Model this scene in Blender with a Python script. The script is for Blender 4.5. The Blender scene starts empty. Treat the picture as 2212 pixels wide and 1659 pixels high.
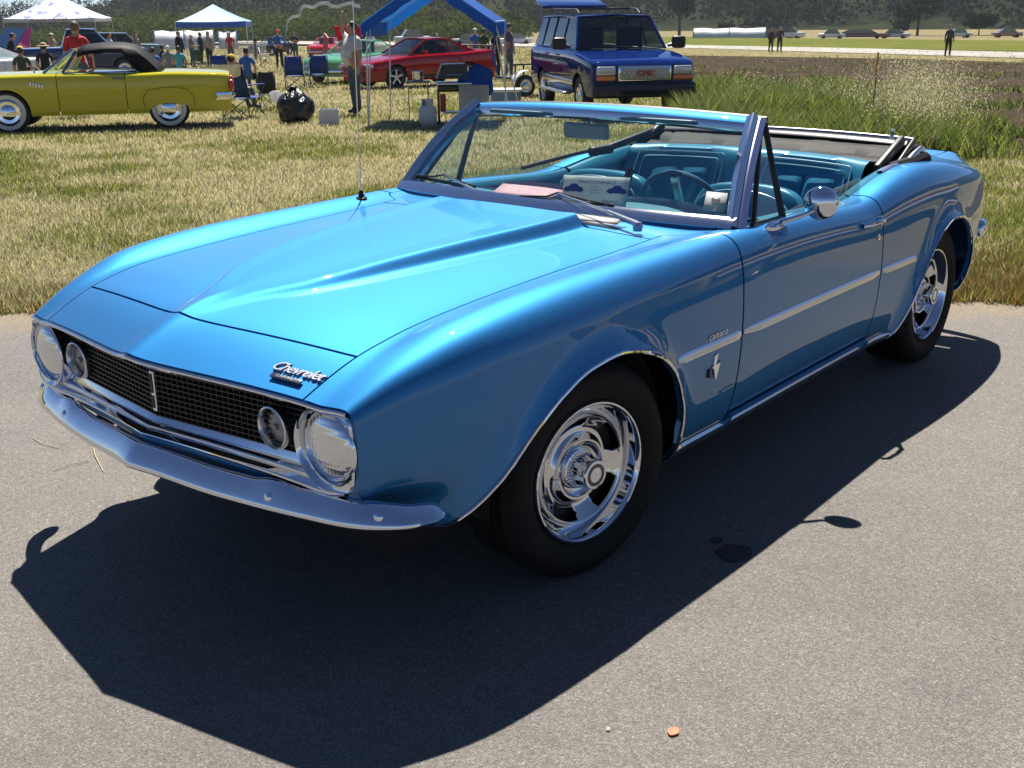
import bpy, bmesh, math, random
import numpy as np
from mathutils import Vector, Matrix
rad = math.radians
S = bpy.context.scene
C = S.collection
rng = np.random.default_rng(7)
random.seed(7)

# ---------------------------------------------------------------- camera
CAM = np.array([2.454, 2.616, 1.615])
PITCH, YAW, ROLL, FPX = rad(-18.524), rad(-140.064), rad(-0.617), 2390.0
_f = np.array([math.cos(PITCH)*math.cos(YAW), math.cos(PITCH)*math.sin(YAW), math.sin(PITCH)])
_s = np.cross(_f, [0, 0, 1]); _s /= np.linalg.norm(_s)
_u = np.cross(_s, _f)
_s2 = _s*math.cos(ROLL)+_u*math.sin(ROLL); _u2 = -_s*math.sin(ROLL)+_u*math.cos(ROLL)
cd = bpy.data.cameras.new('camera'); cam = bpy.data.objects.new('camera', cd); C.objects.link(cam)
cd.sensor_width = 36; cd.lens = 36*FPX/2212; cd.clip_start = 0.05; cd.clip_end = 3000
M = Matrix([[_s2[i], _u2[i], -_f[i], CAM[i]] for i in range(3)]+[[0, 0, 0, 1]])
cam.matrix_world = M
S.camera = cam

def at(u, v, z=0.0):
    """ground point (height z) seen at photo position u,v (2212 px wide scale)"""
    d = _f+_s2*(u-1106)/FPX+_u2*(829.5-v)/FPX
    t = (z-CAM[2])/d[2]
    p = CAM+t*d
    return float(p[0]), float(p[1])
def at_depth(u, v, dep):
    d = _f+_s2*(u-1106)/FPX+_u2*(829.5-v)/FPX
    p = CAM+dep*d
    return Vector(p)

# ---------------------------------------------------------------- light
SUN = np.array([-0.445, -0.37, 1.0]); SUN /= np.linalg.norm(SUN)
w = bpy.data.worlds.new('World'); S.world = w; w.use_nodes = True
nt = w.node_tree; bg = nt.nodes['Background']
sky = nt.nodes.new('ShaderNodeTexSky'); sky.sky_type = 'NISHITA'; sky.sun_disc = False
sky.sun_elevation = math.asin(SUN[2]); sky.sun_rotation = math.atan2(SUN[0], SUN[1])
sky.air_density = 0.8; sky.altitude = 2000; sky.dust_density = 0.0; sky.ozone_density = 6.0
nt.links.new(sky.outputs[0], bg.inputs[0]); bg.inputs[1].default_value = 0.05
sl = bpy.data.lights.new('sun', 'SUN'); sl.energy = 5.0; sl.angle = rad(0.53); sl.color = (1, 0.94, 0.84)
so = bpy.data.objects.new('sun', sl); C.objects.link(so)
so.rotation_euler = Vector(SUN).to_track_quat('Z', 'Y').to_euler()
S.view_settings.view_transform = 'Standard'; S.view_settings.look = 'None'
S.view_settings.gamma = 1; S.view_settings.exposure = 1.05
S.view_settings.use_curve_mapping = False
S.render.engine = 'CYCLES'
S.cycles.use_denoising = True
S.cycles.max_bounces = 8; S.cycles.transparent_max_bounces = 16
S.cycles.caustics_reflective = False; S.cycles.caustics_refractive = False
# ---------------------------------------------------------------- helpers
MAT = {}
def mat(name, col, rough=0.5, metal=0.0, coat=0.0, **k):
    if name in MAT: return MAT[name]
    m = bpy.data.materials.new(name); m.use_nodes = True; MAT[name] = m
    b = m.node_tree.nodes['Principled BSDF']
    b.inputs['Base Color'].default_value = (*col, 1); b.inputs['Roughness'].default_value = rough
    b.inputs['Metallic'].default_value = metal; b.inputs['Coat Weight'].default_value = coat
    b.inputs['Coat Roughness'].default_value = k.get('coat_rough', 0.03)
    if 'spec' in k: b.inputs['Specular IOR Level'].default_value = k['spec']
    if 'trans' in k: b.inputs['Transmission Weight'].default_value = k['trans']
    if 'ior' in k: b.inputs['IOR'].default_value = k['ior']
    if 'alpha' in k: b.inputs['Alpha'].default_value = k['alpha']
    return m
def nodes(m): return m.node_tree.nodes, m.node_tree.links, m.node_tree.nodes['Principled BSDF']
def vary(m, col2, scale=8.0, lo=0.4, hi=0.6, detail=4, bump=0.0, bscale=None, rough2=None, dist=0.01, coords='Object'):
    """mix the base colour with a second one by noise, optional bump"""
    N, L, b = nodes(m)
    tc = N.new('ShaderNodeTexCoord'); n = N.new('ShaderNodeTexNoise')
    n.inputs['Scale'].default_value = scale; n.inputs['Detail'].default_value = detail
    L.new(tc.outputs[coords], n.inputs['Vector'])
    mr = N.new('ShaderNodeMapRange'); mr.inputs[1].default_value = lo; mr.inputs[2].default_value = hi
    L.new(n.outputs[0], mr.inputs[0])
    mx = N.new('ShaderNodeMix'); mx.data_type = 'RGBA'
    mx.inputs[6].default_value = b.inputs['Base Color'].default_value; mx.inputs[7].default_value = (*col2, 1)
    L.new(mr.outputs[0], mx.inputs[0]); L.new(mx.outputs[2], b.inputs['Base Color'])
    if bump:
        n2 = N.new('ShaderNodeTexNoise'); n2.inputs['Scale'].default_value = bscale or scale*4; n2.inputs['Detail'].default_value = 3
        L.new(tc.outputs[coords], n2.inputs['Vector'])
        bp = N.new('ShaderNodeBump'); bp.inputs['Strength'].default_value = bump; bp.inputs['Distance'].default_value = dist
        L.new(n2.outputs[0], bp.inputs['Height']); L.new(bp.outputs[0], b.inputs['Normal'])
    return m

def link(o, parent=None):
    C.objects.link(o)
    if parent is not None: o.parent = parent
    return o
def tag(o, label=None, cat=None, group=None, kind=None):
    if label: o['label'] = label
    if cat: o['category'] = cat
    if group: o['group'] = group
    if kind: o['kind'] = kind
    return o
def thing(name, label, cat, loc=(0, 0, 0), rz=0.0, group=None):
    o = bpy.data.objects.new(name, None); link(o); o.location = loc; o.rotation_euler = (0, 0, rz)
    o.empty_display_size = 0.1
    return tag(o, label, cat, group)
def mesh(name, V, F, m=None, parent=None, smooth=True, angle=None):
    me = bpy.data.meshes.new(name)
    me.from_pydata([tuple(map(float, v)) for v in V], [], [tuple(f) for f in F]); me.update()
    if smooth and len(me.polygons):
        me.polygons.foreach_set('use_smooth', [True]*len(me.polygons))
        if angle is not None:
            me.set_sharp_from_angle(angle=rad(angle))
    if m is not None:
        for x in (m if isinstance(m, (list, tuple)) else [m]): me.materials.append(x)
    return link(bpy.data.objects.new(name, me), parent)

class MB:
    """collects simple shapes into one mesh"""
    def __init__(s): s.V = []; s.F = []; s.X = None
    def add(s, V, F):
        n = len(s.V)
        if s.X is not None: V = [s.X @ Vector(v) for v in V]
        s.V += [tuple(v) for v in V]; s.F += [tuple(i+n for i in f) for f in F]; return s
    def box(s, c, d, R=None, taper=1.0):
        hx, hy, hz = d[0]/2, d[1]/2, d[2]/2
        P = [Vector((sx*hx*(taper if sz > 0 else 1), sy*hy*(taper if sz > 0 else 1), sz*hz)) for sz in (-1, 1) for sy in (-1, 1) for sx in (-1, 1)]
        if R is not None: P = [R @ p for p in P]
        P = [p+Vector(c) for p in P]
        return s.add(P, [(0, 2, 3, 1), (4, 5, 7, 6), (0, 1, 5, 4), (2, 6, 7, 3), (0, 4, 6, 2), (1, 3, 7, 5)])
    def rbox(s, c, d, r=0.02, R=None, n=3):
        """box with rounded edges"""
        bm = bmesh.new(); bmesh.ops.create_cube(bm, size=1)
        for v in bm.verts: v.co = Vector((v.co.x*d[0], v.co.y*d[1], v.co.z*d[2]))
        bmesh.ops.bevel(bm, geom=bm.edges[:], offset=min(r, min(d)*0.49), segments=n, affect='EDGES', profile=0.5)
        if R is not None: bmesh.ops.rotate(bm, verts=bm.verts, matrix=R)
        bm.verts.index_update()
        V = [v.co+Vector(c) for v in bm.verts]; F = [[v.index for v in f.verts] for f in bm.faces]; bm.free()
        return s.add(V, F)
    def tube(s, pts, r, n=8, closed=False, cap=True):
        P = [Vector(p) for p in pts]; m = len(P)
        rs = r if hasattr(r, '__len__') else [r]*m
        T = []
        for i in range(m):
            a = P[(i-1) % m] if (closed or i > 0) else P[i]; b = P[(i+1) % m] if (closed or i < m-1) else P[i]
            t = (b-a); T.append(t.normalized() if t.length > 1e-9 else Vector((0, 0, 1)))
        up = Vector((0, 0, 1)) if abs(T[0].z) < 0.9 else Vector((1, 0, 0))
        nx = T[0].cross(up).normalized(); V = []
        for i in range(m):
            nx = (nx-T[i]*nx.dot(T[i]));
            nx = nx.normalized() if nx.length > 1e-6 else T[i].orthogonal().normalized()
            ny = T[i].cross(nx)
            for k in range(n):
                a = 2*math.pi*k/n
                V.append(P[i]+(nx*math.cos(a)+ny*math.sin(a))*rs[i])
        F = []
        for i in range(m if closed else m-1):
            j = (i+1) % m
            for k in range(n):
                k2 = (k+1) % n
                F.append((i*n+k, i*n+k2, j*n+k2, j*n+k))
        if cap and not closed:
            F.append(tuple(range(n-1, -1, -1))); F.append(tuple((m-1)*n+k for k in range(n)))
        return s.add(V, F)
    def lathe(s, prof, c=(0, 0, 0), axis='Z', n=24, close=False, a0=0, a1=2*math.pi):
        """prof: list of (r, h)"""
        full = abs(a1-a0-2*math.pi) < 1e-6; cnt = n if full else n+1
        V = []
        for r, h in prof:
            for k in range(cnt):
                a = a0+(a1-a0)*k/n
                x, y = r*math.cos(a), r*math.sin(a)
                p = {'Z': (x, y, h), 'Y': (x, h, y), 'X': (h, x, y)}[axis]
                V.append((p[0]+c[0], p[1]+c[1], p[2]+c[2]))
        F = []
        m = len(prof)
        for i in range(m if close else m-1):
            j = (i+1) % m
            for k in range(n):
                k2 = (k+1) % cnt
                F.append((i*cnt+k, i*cnt+k2, j*cnt+k2, j*cnt+k))
        return s.add(V, F)
    def ball(s, c, r, n=12, m=8, R=None):
        rx, ry, rz = r if hasattr(r, '__len__') else (r, r, r)
        V = []; F = []
        for i in range(m+1):
            t = math.pi*i/m
            for k in range(n):
                a = 2*math.pi*k/n
                v = Vector((rx*math.sin(t)*math.cos(a), ry*math.sin(t)*math.sin(a), rz*math.cos(t)))
                if R is not None: v = R @ v
                V.append(v+Vector(c))
        for i in range(m):
            for k in range(n):
                k2 = (k+1) % n
                F.append((i*n+k, (i+1)*n+k, (i+1)*n+k2, i*n+k2))
        return s.add(V, F)
    def prism(s, poly, h, X=None):
        """polygon in local xy, thickness h along local z; X = Matrix"""
        n = len(poly)
        V = [Vector((p[0], p[1], 0)) for p in poly]+[Vector((p[0], p[1], h)) for p in poly]
        if X is not None: V = [X @ v for v in V]
        F = [tuple(range(n-1, -1, -1)), tuple(range(n, 2*n))]+[(i, (i+1) % n, n+(i+1) % n, n+i) for i in range(n)]
        return s.add(V, F)
    def grid(s, P, closed_u=False):
        m, n = len(P), len(P[0])
        V = [p for row in P for p in row]
        F = []
        for i in range(m if closed_u else m-1):
            i2 = (i+1) % m
            for j in range(n-1): F.append((i*n+j, i*n+j+1, i2*n+j+1, i2*n+j))
        return s.add(V, F)
    def mirror_y(s):
        n = len(s.V)
        s.V += [(x, -y, z) for x, y, z in s.V]; s.F += [tuple(reversed([i+n for i in f])) for f in s.F]; return s
    def build(s, name, m=None, parent=None, smooth=True, angle=35):
        return mesh(name, s.V, s.F, m, parent, smooth, angle if smooth else None)
def mod(o, kind, **k):
    q = o.modifiers.new(kind.lower(), kind)
    for a, b in k.items(): setattr(q, a, b)
    return q
def text_mesh(name, s, size, depth, m, parent, X, font_shear=0.0, align='CENTER', space=1.0):
    cu = bpy.data.curves.new(name, 'FONT'); cu.body = s; cu.size = size; cu.extrude = depth; cu.shear = font_shear
    cu.align_x = align; cu.align_y = 'CENTER'; cu.resolution_u = 2; cu.space_character = space
    t = bpy.data.objects.new(name+'_curve', cu); C.objects.link(t)
    dg = bpy.context.evaluated_depsgraph_get()
    me = bpy.data.meshes.new_from_object(t.evaluated_get(dg)); bpy.data.objects.remove(t); bpy.data.curves.remove(cu)
    me.transform(X); me.materials.clear(); me.materials.append(m)
    me.name = name
    return link(bpy.data.objects.new(name, me), parent)
def frame(o, x, y):
    """4x4 with origin o, x axis x, y axis ~y, z = x cross y"""
    x = Vector(x).normalized(); z = x.cross(Vector(y)).normalized(); y = z.cross(x)
    return Matrix([[x[i], y[i], z[i], o[i]] for i in range(3)]+[[0, 0, 0, 1]])
def copy_tree(o, parent=None):
    c = o.copy(); C.objects.link(c); c.parent = parent
    for ch in list(o.children): copy_tree(ch, c)
    return c
def pchip(xk, yk, x):
    xk = np.asarray(xk, float); yk = np.asarray(yk, float)
    if xk[0] > xk[-1]: xk = xk[::-1]; yk = yk[::-1]
    x = np.clip(np.asarray(x, float), xk[0], xk[-1])
    h = np.diff(xk); d = np.diff(yk)/h; mm = np.zeros_like(yk)
    for i in range(1, len(yk)-1):
        if d[i-1]*d[i] > 0:
            w1 = 2*h[i]+h[i-1]; w2 = h[i]+2*h[i-1]; mm[i] = (w1+w2)/(w1/d[i-1]+w2/d[i])
    mm[0] = d[0]; mm[-1] = d[-1]
    i = np.clip(np.searchsorted(xk, x)-1, 0, len(h)-1)
    t = (x-xk[i])/h[i]; h0 = h[i]
    return (2*t**3-3*t**2+1)*yk[i]+(t**3-2*t**2+t)*h0*mm[i]+(-2*t**3+3*t**2)*yk[i+1]+(t**3-t**2)*h0*mm[i+1]
def sstep(a, b, x):
    t = np.clip((np.asarray(x, float)-a)/(b-a), 0, 1); return t*t*(3-2*t)
def bsp(P, t):
    """clamped-by-reflection uniform cubic b-spline; P (n,d), t array in [0,n-1]"""
    P = np.asarray(P, float); n = len(P)
    Q = np.concatenate([[2*P[0]-P[1]], P, [2*P[-1]-P[-2]]])
    t = np.clip(np.asarray(t, float), 0, n-1-1e-9); i = np.floor(t).astype(int); f = t-i
    f = f.reshape(f.shape+(1,)*(P.ndim-1))
    b0 = (1-f)**3/6; b1 = (3*f**3-6*f**2+4)/6; b2 = (-3*f**3+3*f**2+3*f+1)/6; b3 = f**3/6
    return b0*Q[i]+b1*Q[i+1]+b2*Q[i+2]+b3*Q[i+3]
# ---------------------------------------------------------------- materials
def paint(name, col, metal=0.55, rough=0.34, flake=True):
    m = mat(name, col, rough, metal, 1.0, coat_rough=0.02)
    m.node_tree.nodes['Principled BSDF'].inputs['Coat IOR'].default_value = 1.5
    if not flake: m.node_tree.nodes['Principled BSDF'].inputs['Specular IOR Level'].default_value = 0.0
    if flake:
        N, L, b = nodes(m)
        tc = N.new('ShaderNodeTexCoord'); v = N.new('ShaderNodeTexNoise'); v.inputs['Scale'].default_value = 900; v.inputs['Detail'].default_value = 1
        L.new(tc.outputs['Object'], v.inputs['Vector'])
        bp = N.new('ShaderNodeBump'); bp.inputs['Strength'].default_value = 0.12; bp.inputs['Distance'].default_value = 0.001
        L.new(v.outputs[0], bp.inputs['Height']); L.new(bp.outputs[0], b.inputs['Normal'])
        # slow orange-peel / polishing swirls in the clear coat
        n2 = N.new('ShaderNodeTexNoise'); n2.inputs['Scale'].default_value = 14; n2.inputs['Detail'].default_value = 2
        L.new(tc.outputs['Object'], n2.inputs['Vector'])
        b2 = N.new('ShaderNodeBump'); b2.inputs['Strength'].default_value = 0.03; b2.inputs['Distance'].default_value = 0.003
        L.new(n2.outputs[0], b2.inputs['Height']); L.new(b2.outputs[0], b.inputs['Coat Normal'])
        # light dust film
        d = N.new('ShaderNodeTexNoise'); d.inputs['Scale'].default_value = 3.2; d.inputs['Detail'].default_value = 6
        L.new(tc.outputs['Object'], d.inputs['Vector'])
        mr = N.new('ShaderNodeMapRange'); mr.inputs[1].default_value = 0.35; mr.inputs[2].default_value = 0.75; mr.inputs[3].default_value = 0.0; mr.inputs[4].default_value = 0.02
        L.new(d.outputs[0], mr.inputs[0]); L.new(mr.outputs[0], b.inputs['Coat Roughness'])
    return m
BLUE = paint('marina_blue_paint', (0.020, 0.172, 0.41), metal=0.95, rough=0.58)
CHROME = mat('chrome', (0.66, 0.69, 0.77), 0.02, 1.0)
STEEL = mat('brushed_steel', (0.62, 0.62, 0.64), 0.22, 1.0)
ALU = mat('cast_aluminium', (0.50, 0.50, 0.51), 0.35, 1.0)
BLACK = mat('satin_black', (0.012, 0.012, 0.013), 0.45)
VOID = mat('dark_underbody', (0.006, 0.006, 0.006), 0.9)
RUBBER = vary(mat('tyre_rubber', (0.005, 0.005, 0.005), 0.75, spec=.25), (0.009, 0.009, 0.009), 9, 0.3, 0.7, bump=0.15, bscale=120, dist=0.002)
SOFT = vary(mat('black_vinyl_top', (0.005, 0.005, 0.006), 0.6, spec=.15), (0.009, 0.009, 0.010), 20, bump=0.3, bscale=300, dist=0.002)
VINYL = vary(mat('blue_vinyl', (0.016, 0.16, 0.27), 0.30, 0.2), (0.028, 0.20, 0.32), 5, 0.3, 0.7, bump=0.12, bscale=220, dist=0.002)
PIPING = mat('light_piping', (0.25, 0.42, 0.52), 0.3)
DASH = mat('dash_blue', (0.015, 0.10, 0.20), 0.45)
def glassmat(name, col=(0.93, 0.98, 0.97), veil=0.0):
    m = bpy.data.materials.new(name); m.use_nodes = True
    N, L = m.node_tree.nodes, m.node_tree.links
    N.remove(N['Principled BSDF']); out = N['Material Output']
    tr = N.new('ShaderNodeBsdfTransparent'); tr.inputs[0].default_value = (*col, 1)
    gl = N.new('ShaderNodeBsdfGlossy'); gl.inputs['Roughness'].default_value = 0.0
    lw = N.new('ShaderNodeLayerWeight'); lw.inputs[0].default_value = 0.5
    pw = N.new('ShaderNodeMath'); pw.operation = 'POWER'; pw.inputs[1].default_value = 5; L.new(lw.outputs['Facing'], pw.inputs[0])
    fr = N.new('ShaderNodeMath'); fr.operation = 'MULTIPLY_ADD'; fr.inputs[1].default_value = 0.92; fr.inputs[2].default_value = 0.075; L.new(pw.outputs[0], fr.inputs[0])
    mx = N.new('ShaderNodeMixShader')
    L.new(fr.outputs[0], mx.inputs[0]); L.new(tr.outputs[0], mx.inputs[1]); L.new(gl.outputs[0], mx.inputs[2])
    if veil:                                   # pale noisy veil imitating glare haze on the glass
        df = N.new('ShaderNodeBsdfTranslucent'); df.inputs[0].default_value = (.6, .62, .62, 1); m2_ = N.new('ShaderNodeMixShader')
        tc = N.new('ShaderNodeTexCoord'); nn_ = N.new('ShaderNodeTexNoise'); nn_.inputs['Scale'].default_value = 5; nn_.inputs['Detail'].default_value = 5; L.new(tc.outputs['Object'], nn_.inputs['Vector'])
        ma = N.new('ShaderNodeMath'); ma.operation = 'MULTIPLY'; ma.inputs[1].default_value = veil*2; L.new(nn_.outputs[0], ma.inputs[0]); L.new(ma.outputs[0], m2_.inputs[0])
        L.new(mx.outputs[0], m2_.inputs[1]); L.new(df.outputs[0], m2_.inputs[2]); L.new(m2_.outputs[0], out.inputs[0])
    else: L.new(mx.outputs[0], out.inputs[0])
    MAT[name] = m
    return m
GLASS = glassmat('window_glass', (0.82, 0.91, 0.89), .035)
GLASSD = glassmat('dark_window_glass', (0.25, 0.30, 0.30))
LENS = glassmat('lamp_lens_glass', (0.95, 0.97, 1.0))
PAPER = mat('white_paper', (0.80, 0.80, 0.80), 0.7)
_N, _L, _b = nodes(PAPER); _t = _N.new('ShaderNodeBsdfTranslucent'); _t.inputs[0].default_value = (.75, .75, .78, 1); _x = _N.new('ShaderNodeMixShader'); _x.inputs[0].default_value = .6
_L.new(_b.outputs[0], _x.inputs[1]); _L.new(_t.outputs[0], _x.inputs[2]); _L.new(_x.outputs[0], _N['Material Output'].inputs[0])
WHITE = mat('white_paint', (0.78, 0.78, 0.78), 0.45)
# ---------------------------------------------------------------- body surface of the convertible
# s runs along the car (front axle = 0, nose = +0.94); y to the driver's side; z up
SK = np.arange(0.94, -3.561, -0.05)
def knots(*kv): a = np.array(kv); return a[:, 0], a[:, 1]
kW = knots((.94, .757), (.89, .776), (.82, .802), (.71, .835), (.56, .868), (.38, .888), (.1, .903), (-.3, .910), (-.8, .914), (-1.4, .909),
           (-1.9, .908), (-2.3, .916), (-2.7, .921), (-3.05, .908), (-3.3, .880), (-3.45, .845), (-3.56, .80))
kZC = knots((.94, .728), (.88, .762), (.82, .790), (.71, .830), (.56, .862), (.42, .880), (.06, .902), (-.4, .910), (-.8, .912), (-1.16, .905),
            (-1.6, .885), (-1.82, .874), (-1.93, .877), (-2.0, .890), (-2.16, .922), (-2.35, .945), (-2.55, .958), (-2.70, .951), (-2.86, .937), (-3.05, .906), (-3.26, .866), (-3.45, .832), (-3.56, .81))
kZ0 = knots((.94, .754), (.85, .797), (.763, .833), (.6, .858), (.4, .876), (.1, .893), (-.3, .905), (-.6, .913), (-.9, .925), (-1.5, .92),
            (-2.7, .938), (-3.0, .928), (-3.3, .922), (-3.47, .926), (-3.56, .925))
kZS = knots((.94, .735), (.85, .777), (.763, .809), (.56, .836), (.35, .850), (.13, .862), (-.09, .873), (-.32, .880), (-.55, .889), (-.8, .900),
            (-1.2, .89), (-1.9, .88), (-2.6, .940), (-3.0, .925), (-3.3, .916), (-3.47, .920), (-3.56, .918))
kIN = knots((.94, .034), (.84, .060), (.6, .105), (.2, .13), (-.4, .12), (-.8, .10), (-1.4, .085), (-1.9, .09), (-2.3, .12), (-2.7, .140), (-3.0, .108), (-3.25, .078), (-3.56, .055))
kK = knots((.94, .168), (.763, .150), (.6, .11), (.4, .05), (.2, .01), (0, 0), (-3.56, 0))
kZB = knots((.94, .415), (.80, .395), (.70, .345), (.62, .315), (.50, .29), (.3, .215), (-2.3, .215), (-2.9, .235), (-3.3, .30), (-3.56, .36))
def smooth3(a, n=2):
    for _ in range(n):
        a[1:-1] = (a[:-2]+2*a[1:-1]+a[2:])/4
    return a
def K(k, n=2): return smooth3(pchip(k[0], k[1], SK), n)
_W, _ZC, _Z0, _ZS, _IN, _ZB = K(kW), K(kZC), K(kZ0), K(kZS), K(kIN), K(kZB)
NJ = 15
net = np.zeros((len(SK), NJ, 2))
ysm = _W-_IN-.075
y3 = np.minimum(.66, ysm-.02)
fz = (_ZC-.60)/.325; fb = (.60-_ZB)/(.60-.215)
cols = [(0*_W, _Z0), (.22+0*_W, _Z0+(_ZS-_Z0)*.111), (.45+0*_W, _Z0+(_ZS-_Z0)*.45), (y3, _ZS),
        (ysm, _ZC-.003+(_ZS-_ZC)*(.25+.55*sstep(-2.8, -3.1, SK))), (_W-_IN, _ZC+.005), (_W-_IN*.46, _ZC-.014*fz), (_W-_IN*.13, _ZC-.075*fz), (_W-.002, _ZC-.19*fz),
        (_W+.001, _ZC-.325*fz), (_W-.004, .60-.125*fb), (_W-.020, .60-.24*fb), (_W-.047, .60-.33*fb), (_W-.075, .60-.375*fb), (_W-.12, .60-.385*fb)]
for j, (a, b) in enumerate(cols): net[:, j, 0] = a; net[:, j, 1] = b
FRONT_ARCH = knots((-.427, .20), (-.424, .30), (-.412, .40), (-.385, .475), (-.335, .565), (-.255, .635), (-.15, .678), (-.03, .698), (.1, .685), (.21, .645), (.34, .560),
                   (.44, .462), (.52, .392), (.585, .342), (.63, .322), (.67, .314))
REAR_ARCH = knots((-3.118, .20), (-3.116, .33), (-3.095, .45), (-3.035, .565), (-2.93, .655), (-2.82, .697), (-2.70, .705), (-2.59, .675), (-2.49, .605), (-2.40, .50),
                  (-2.335, .39), (-2.285, .30), (-2.24, .235), (-2.22, .20))
def arch_poly(k, n=160):
    xs = np.linspace(k[0].min(), k[0].max(), 4000); zs = pchip(k[0], k[1], xs)
    d = np.concatenate([[0], np.cumsum(np.hypot(np.diff(xs), np.diff(zs)))])
    t = np.linspace(0, d[-1], n)
    return np.stack([np.interp(t, d, xs), np.interp(t, d, zs)], 1)
APOLY = [arch_poly(FRONT_ARCH), arch_poly(REAR_ARCH)]
def surf(s, wv):
    """s, wv arrays (same shape) -> positions"""
    s = np.asarray(s, float); wv = np.asarray(wv, float)
    shp = s.shape; s = s.ravel(); wv = wv.ravel()
    t = (SK[0]-s)/.05
    us, inv = np.unique(np.round(t, 7), return_inverse=True)
    row = bsp(net, us)                       # (nu,NJ,2)
    R = row[inv]                             # (N,NJ,2)
    Q = np.concatenate([R[:, :1]*[-1, 1]+0*R[:, :1], R, 2*R[:, -1:]-R[:, -2:-1]], 1)
    Q[:, 0] = R[:, 1]*[-1, 1]
    ww = np.clip(wv, 0, NJ-1-1e-9); i = np.floor(ww).astype(int); f = (ww-i)[:, None]
    ar = np.arange(len(s))
    y, z = ((1-f)**3/6*Q[ar, i]+(3*f**3-6*f**2+4)/6*Q[ar, i+1]+(-3*f**3+3*f**2+3*f+1)/6*Q[ar, i+2]+f**3/6*Q[ar, i+3]).T
    k = pchip(kK[0], kK[1], s)
    x = s-k*np.abs(y)
    # lower front corner tucks back, tail undercut
    x = x-.075*sstep(.515, .44, z)*sstep(.60, .90, s)
    x = x+.09*sstep(.62, .30, z)*sstep(-3.2, -3.5, s)+.05*sstep(.70, .90, z)*sstep(-3.3, -3.5, s)
    # windsplit on the nose
    ay = np.abs(y)
    z = z+.014*np.exp(-ay/.055)*sstep(.56, .70, s)-.004*sstep(.56, .70, s)
    # power bulge
    hw = pchip(*knots((.80, .0), (.6, .085), (.46, .165), (.13, .240), (-.2, .285), (-.6, .325), (-.9, .325)), s)
    h = pchip(*knots((.80, .0), (.70, .004), (.6, .012), (.46, .020), (.13, .034), (-.2, .040), (-.6, .044), (-.9, .044)), s)
    on = sstep(-.66, -.64, s)
    sl = .036+.006*sstep(.5, 0, s)
    q_ = (ay-hw)/sl
    prof_ = np.where(q_ < 0, 1-.10*np.minimum(1, -q_*.5), 0)+np.where(q_ >= 0, 1-sstep(0, 1, np.clip(q_+.08, 0, 1.08)/1.08), 0)
    z = z+np.where(wv < 3, h*on*prof_, 0)
    # flared arches
    off = np.zeros_like(x)
    m = (z < .92) & (wv > 5.5)
    if m.any():
        P = np.stack([x[m], z[m]], 1)
        for a in APOLY:
            d = np.sqrt(((P[:, None]-a[None])**2).sum(2)).min(1)
            off[m] += .020*np.exp(-(d/.050)**2)+.006*np.exp(-(d/.016)**2)
    # slight feature crease where the side moulding runs
    y = y+off
    return np.stack([x, y, z], 1).reshape(shp+(3,))
def w_at_z(s, z, lo=6.0, hi=13.99):
    """girth parameter where the side surface reaches height z"""
    s = np.asarray(s, float); lo = np.full_like(s, lo); hi = np.full_like(s, hi)
    for _ in range(26):
        mid = (lo+hi)/2; zz = surf(s, mid)[..., 2]
        lo = np.where(zz > z, mid, lo); hi = np.where(zz > z, hi, mid)
    return (lo+hi)/2
def arch_w(s):
    """lower limit of the girth parameter for the column s"""
    s = np.asarray(s, float); out = np.full_like(s, 14.0)
    for k in (FRONT_ARCH, REAR_ARCH):
        w_ = np.full_like(s, 10.0)
        for _ in range(4):
            x = surf(s, w_)[..., 0]
            inside = (x > k[0].min()) & (x < k[0].max())
            z = pchip(k[0], k[1], x)
            w_ = np.where(inside, w_at_z(s, z), 10.0)
        out = np.where(inside, np.minimum(out, w_), out)
    return out
def scols(a, b, step=.016, extra=()):
    n = max(2, int(abs(b-a)/step)+1)
    xs = list(np.linspace(a, b, n))
    for e0, e1, st in extra:
        xs += list(np.arange(e0, e1, st))
    xs = [x for x in xs if min(a, b)-1e-9 <= x <= max(a, b)+1e-9]
    return np.array(sorted(set(np.round(xs, 5)), reverse=True))
GAP = .0028
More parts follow.
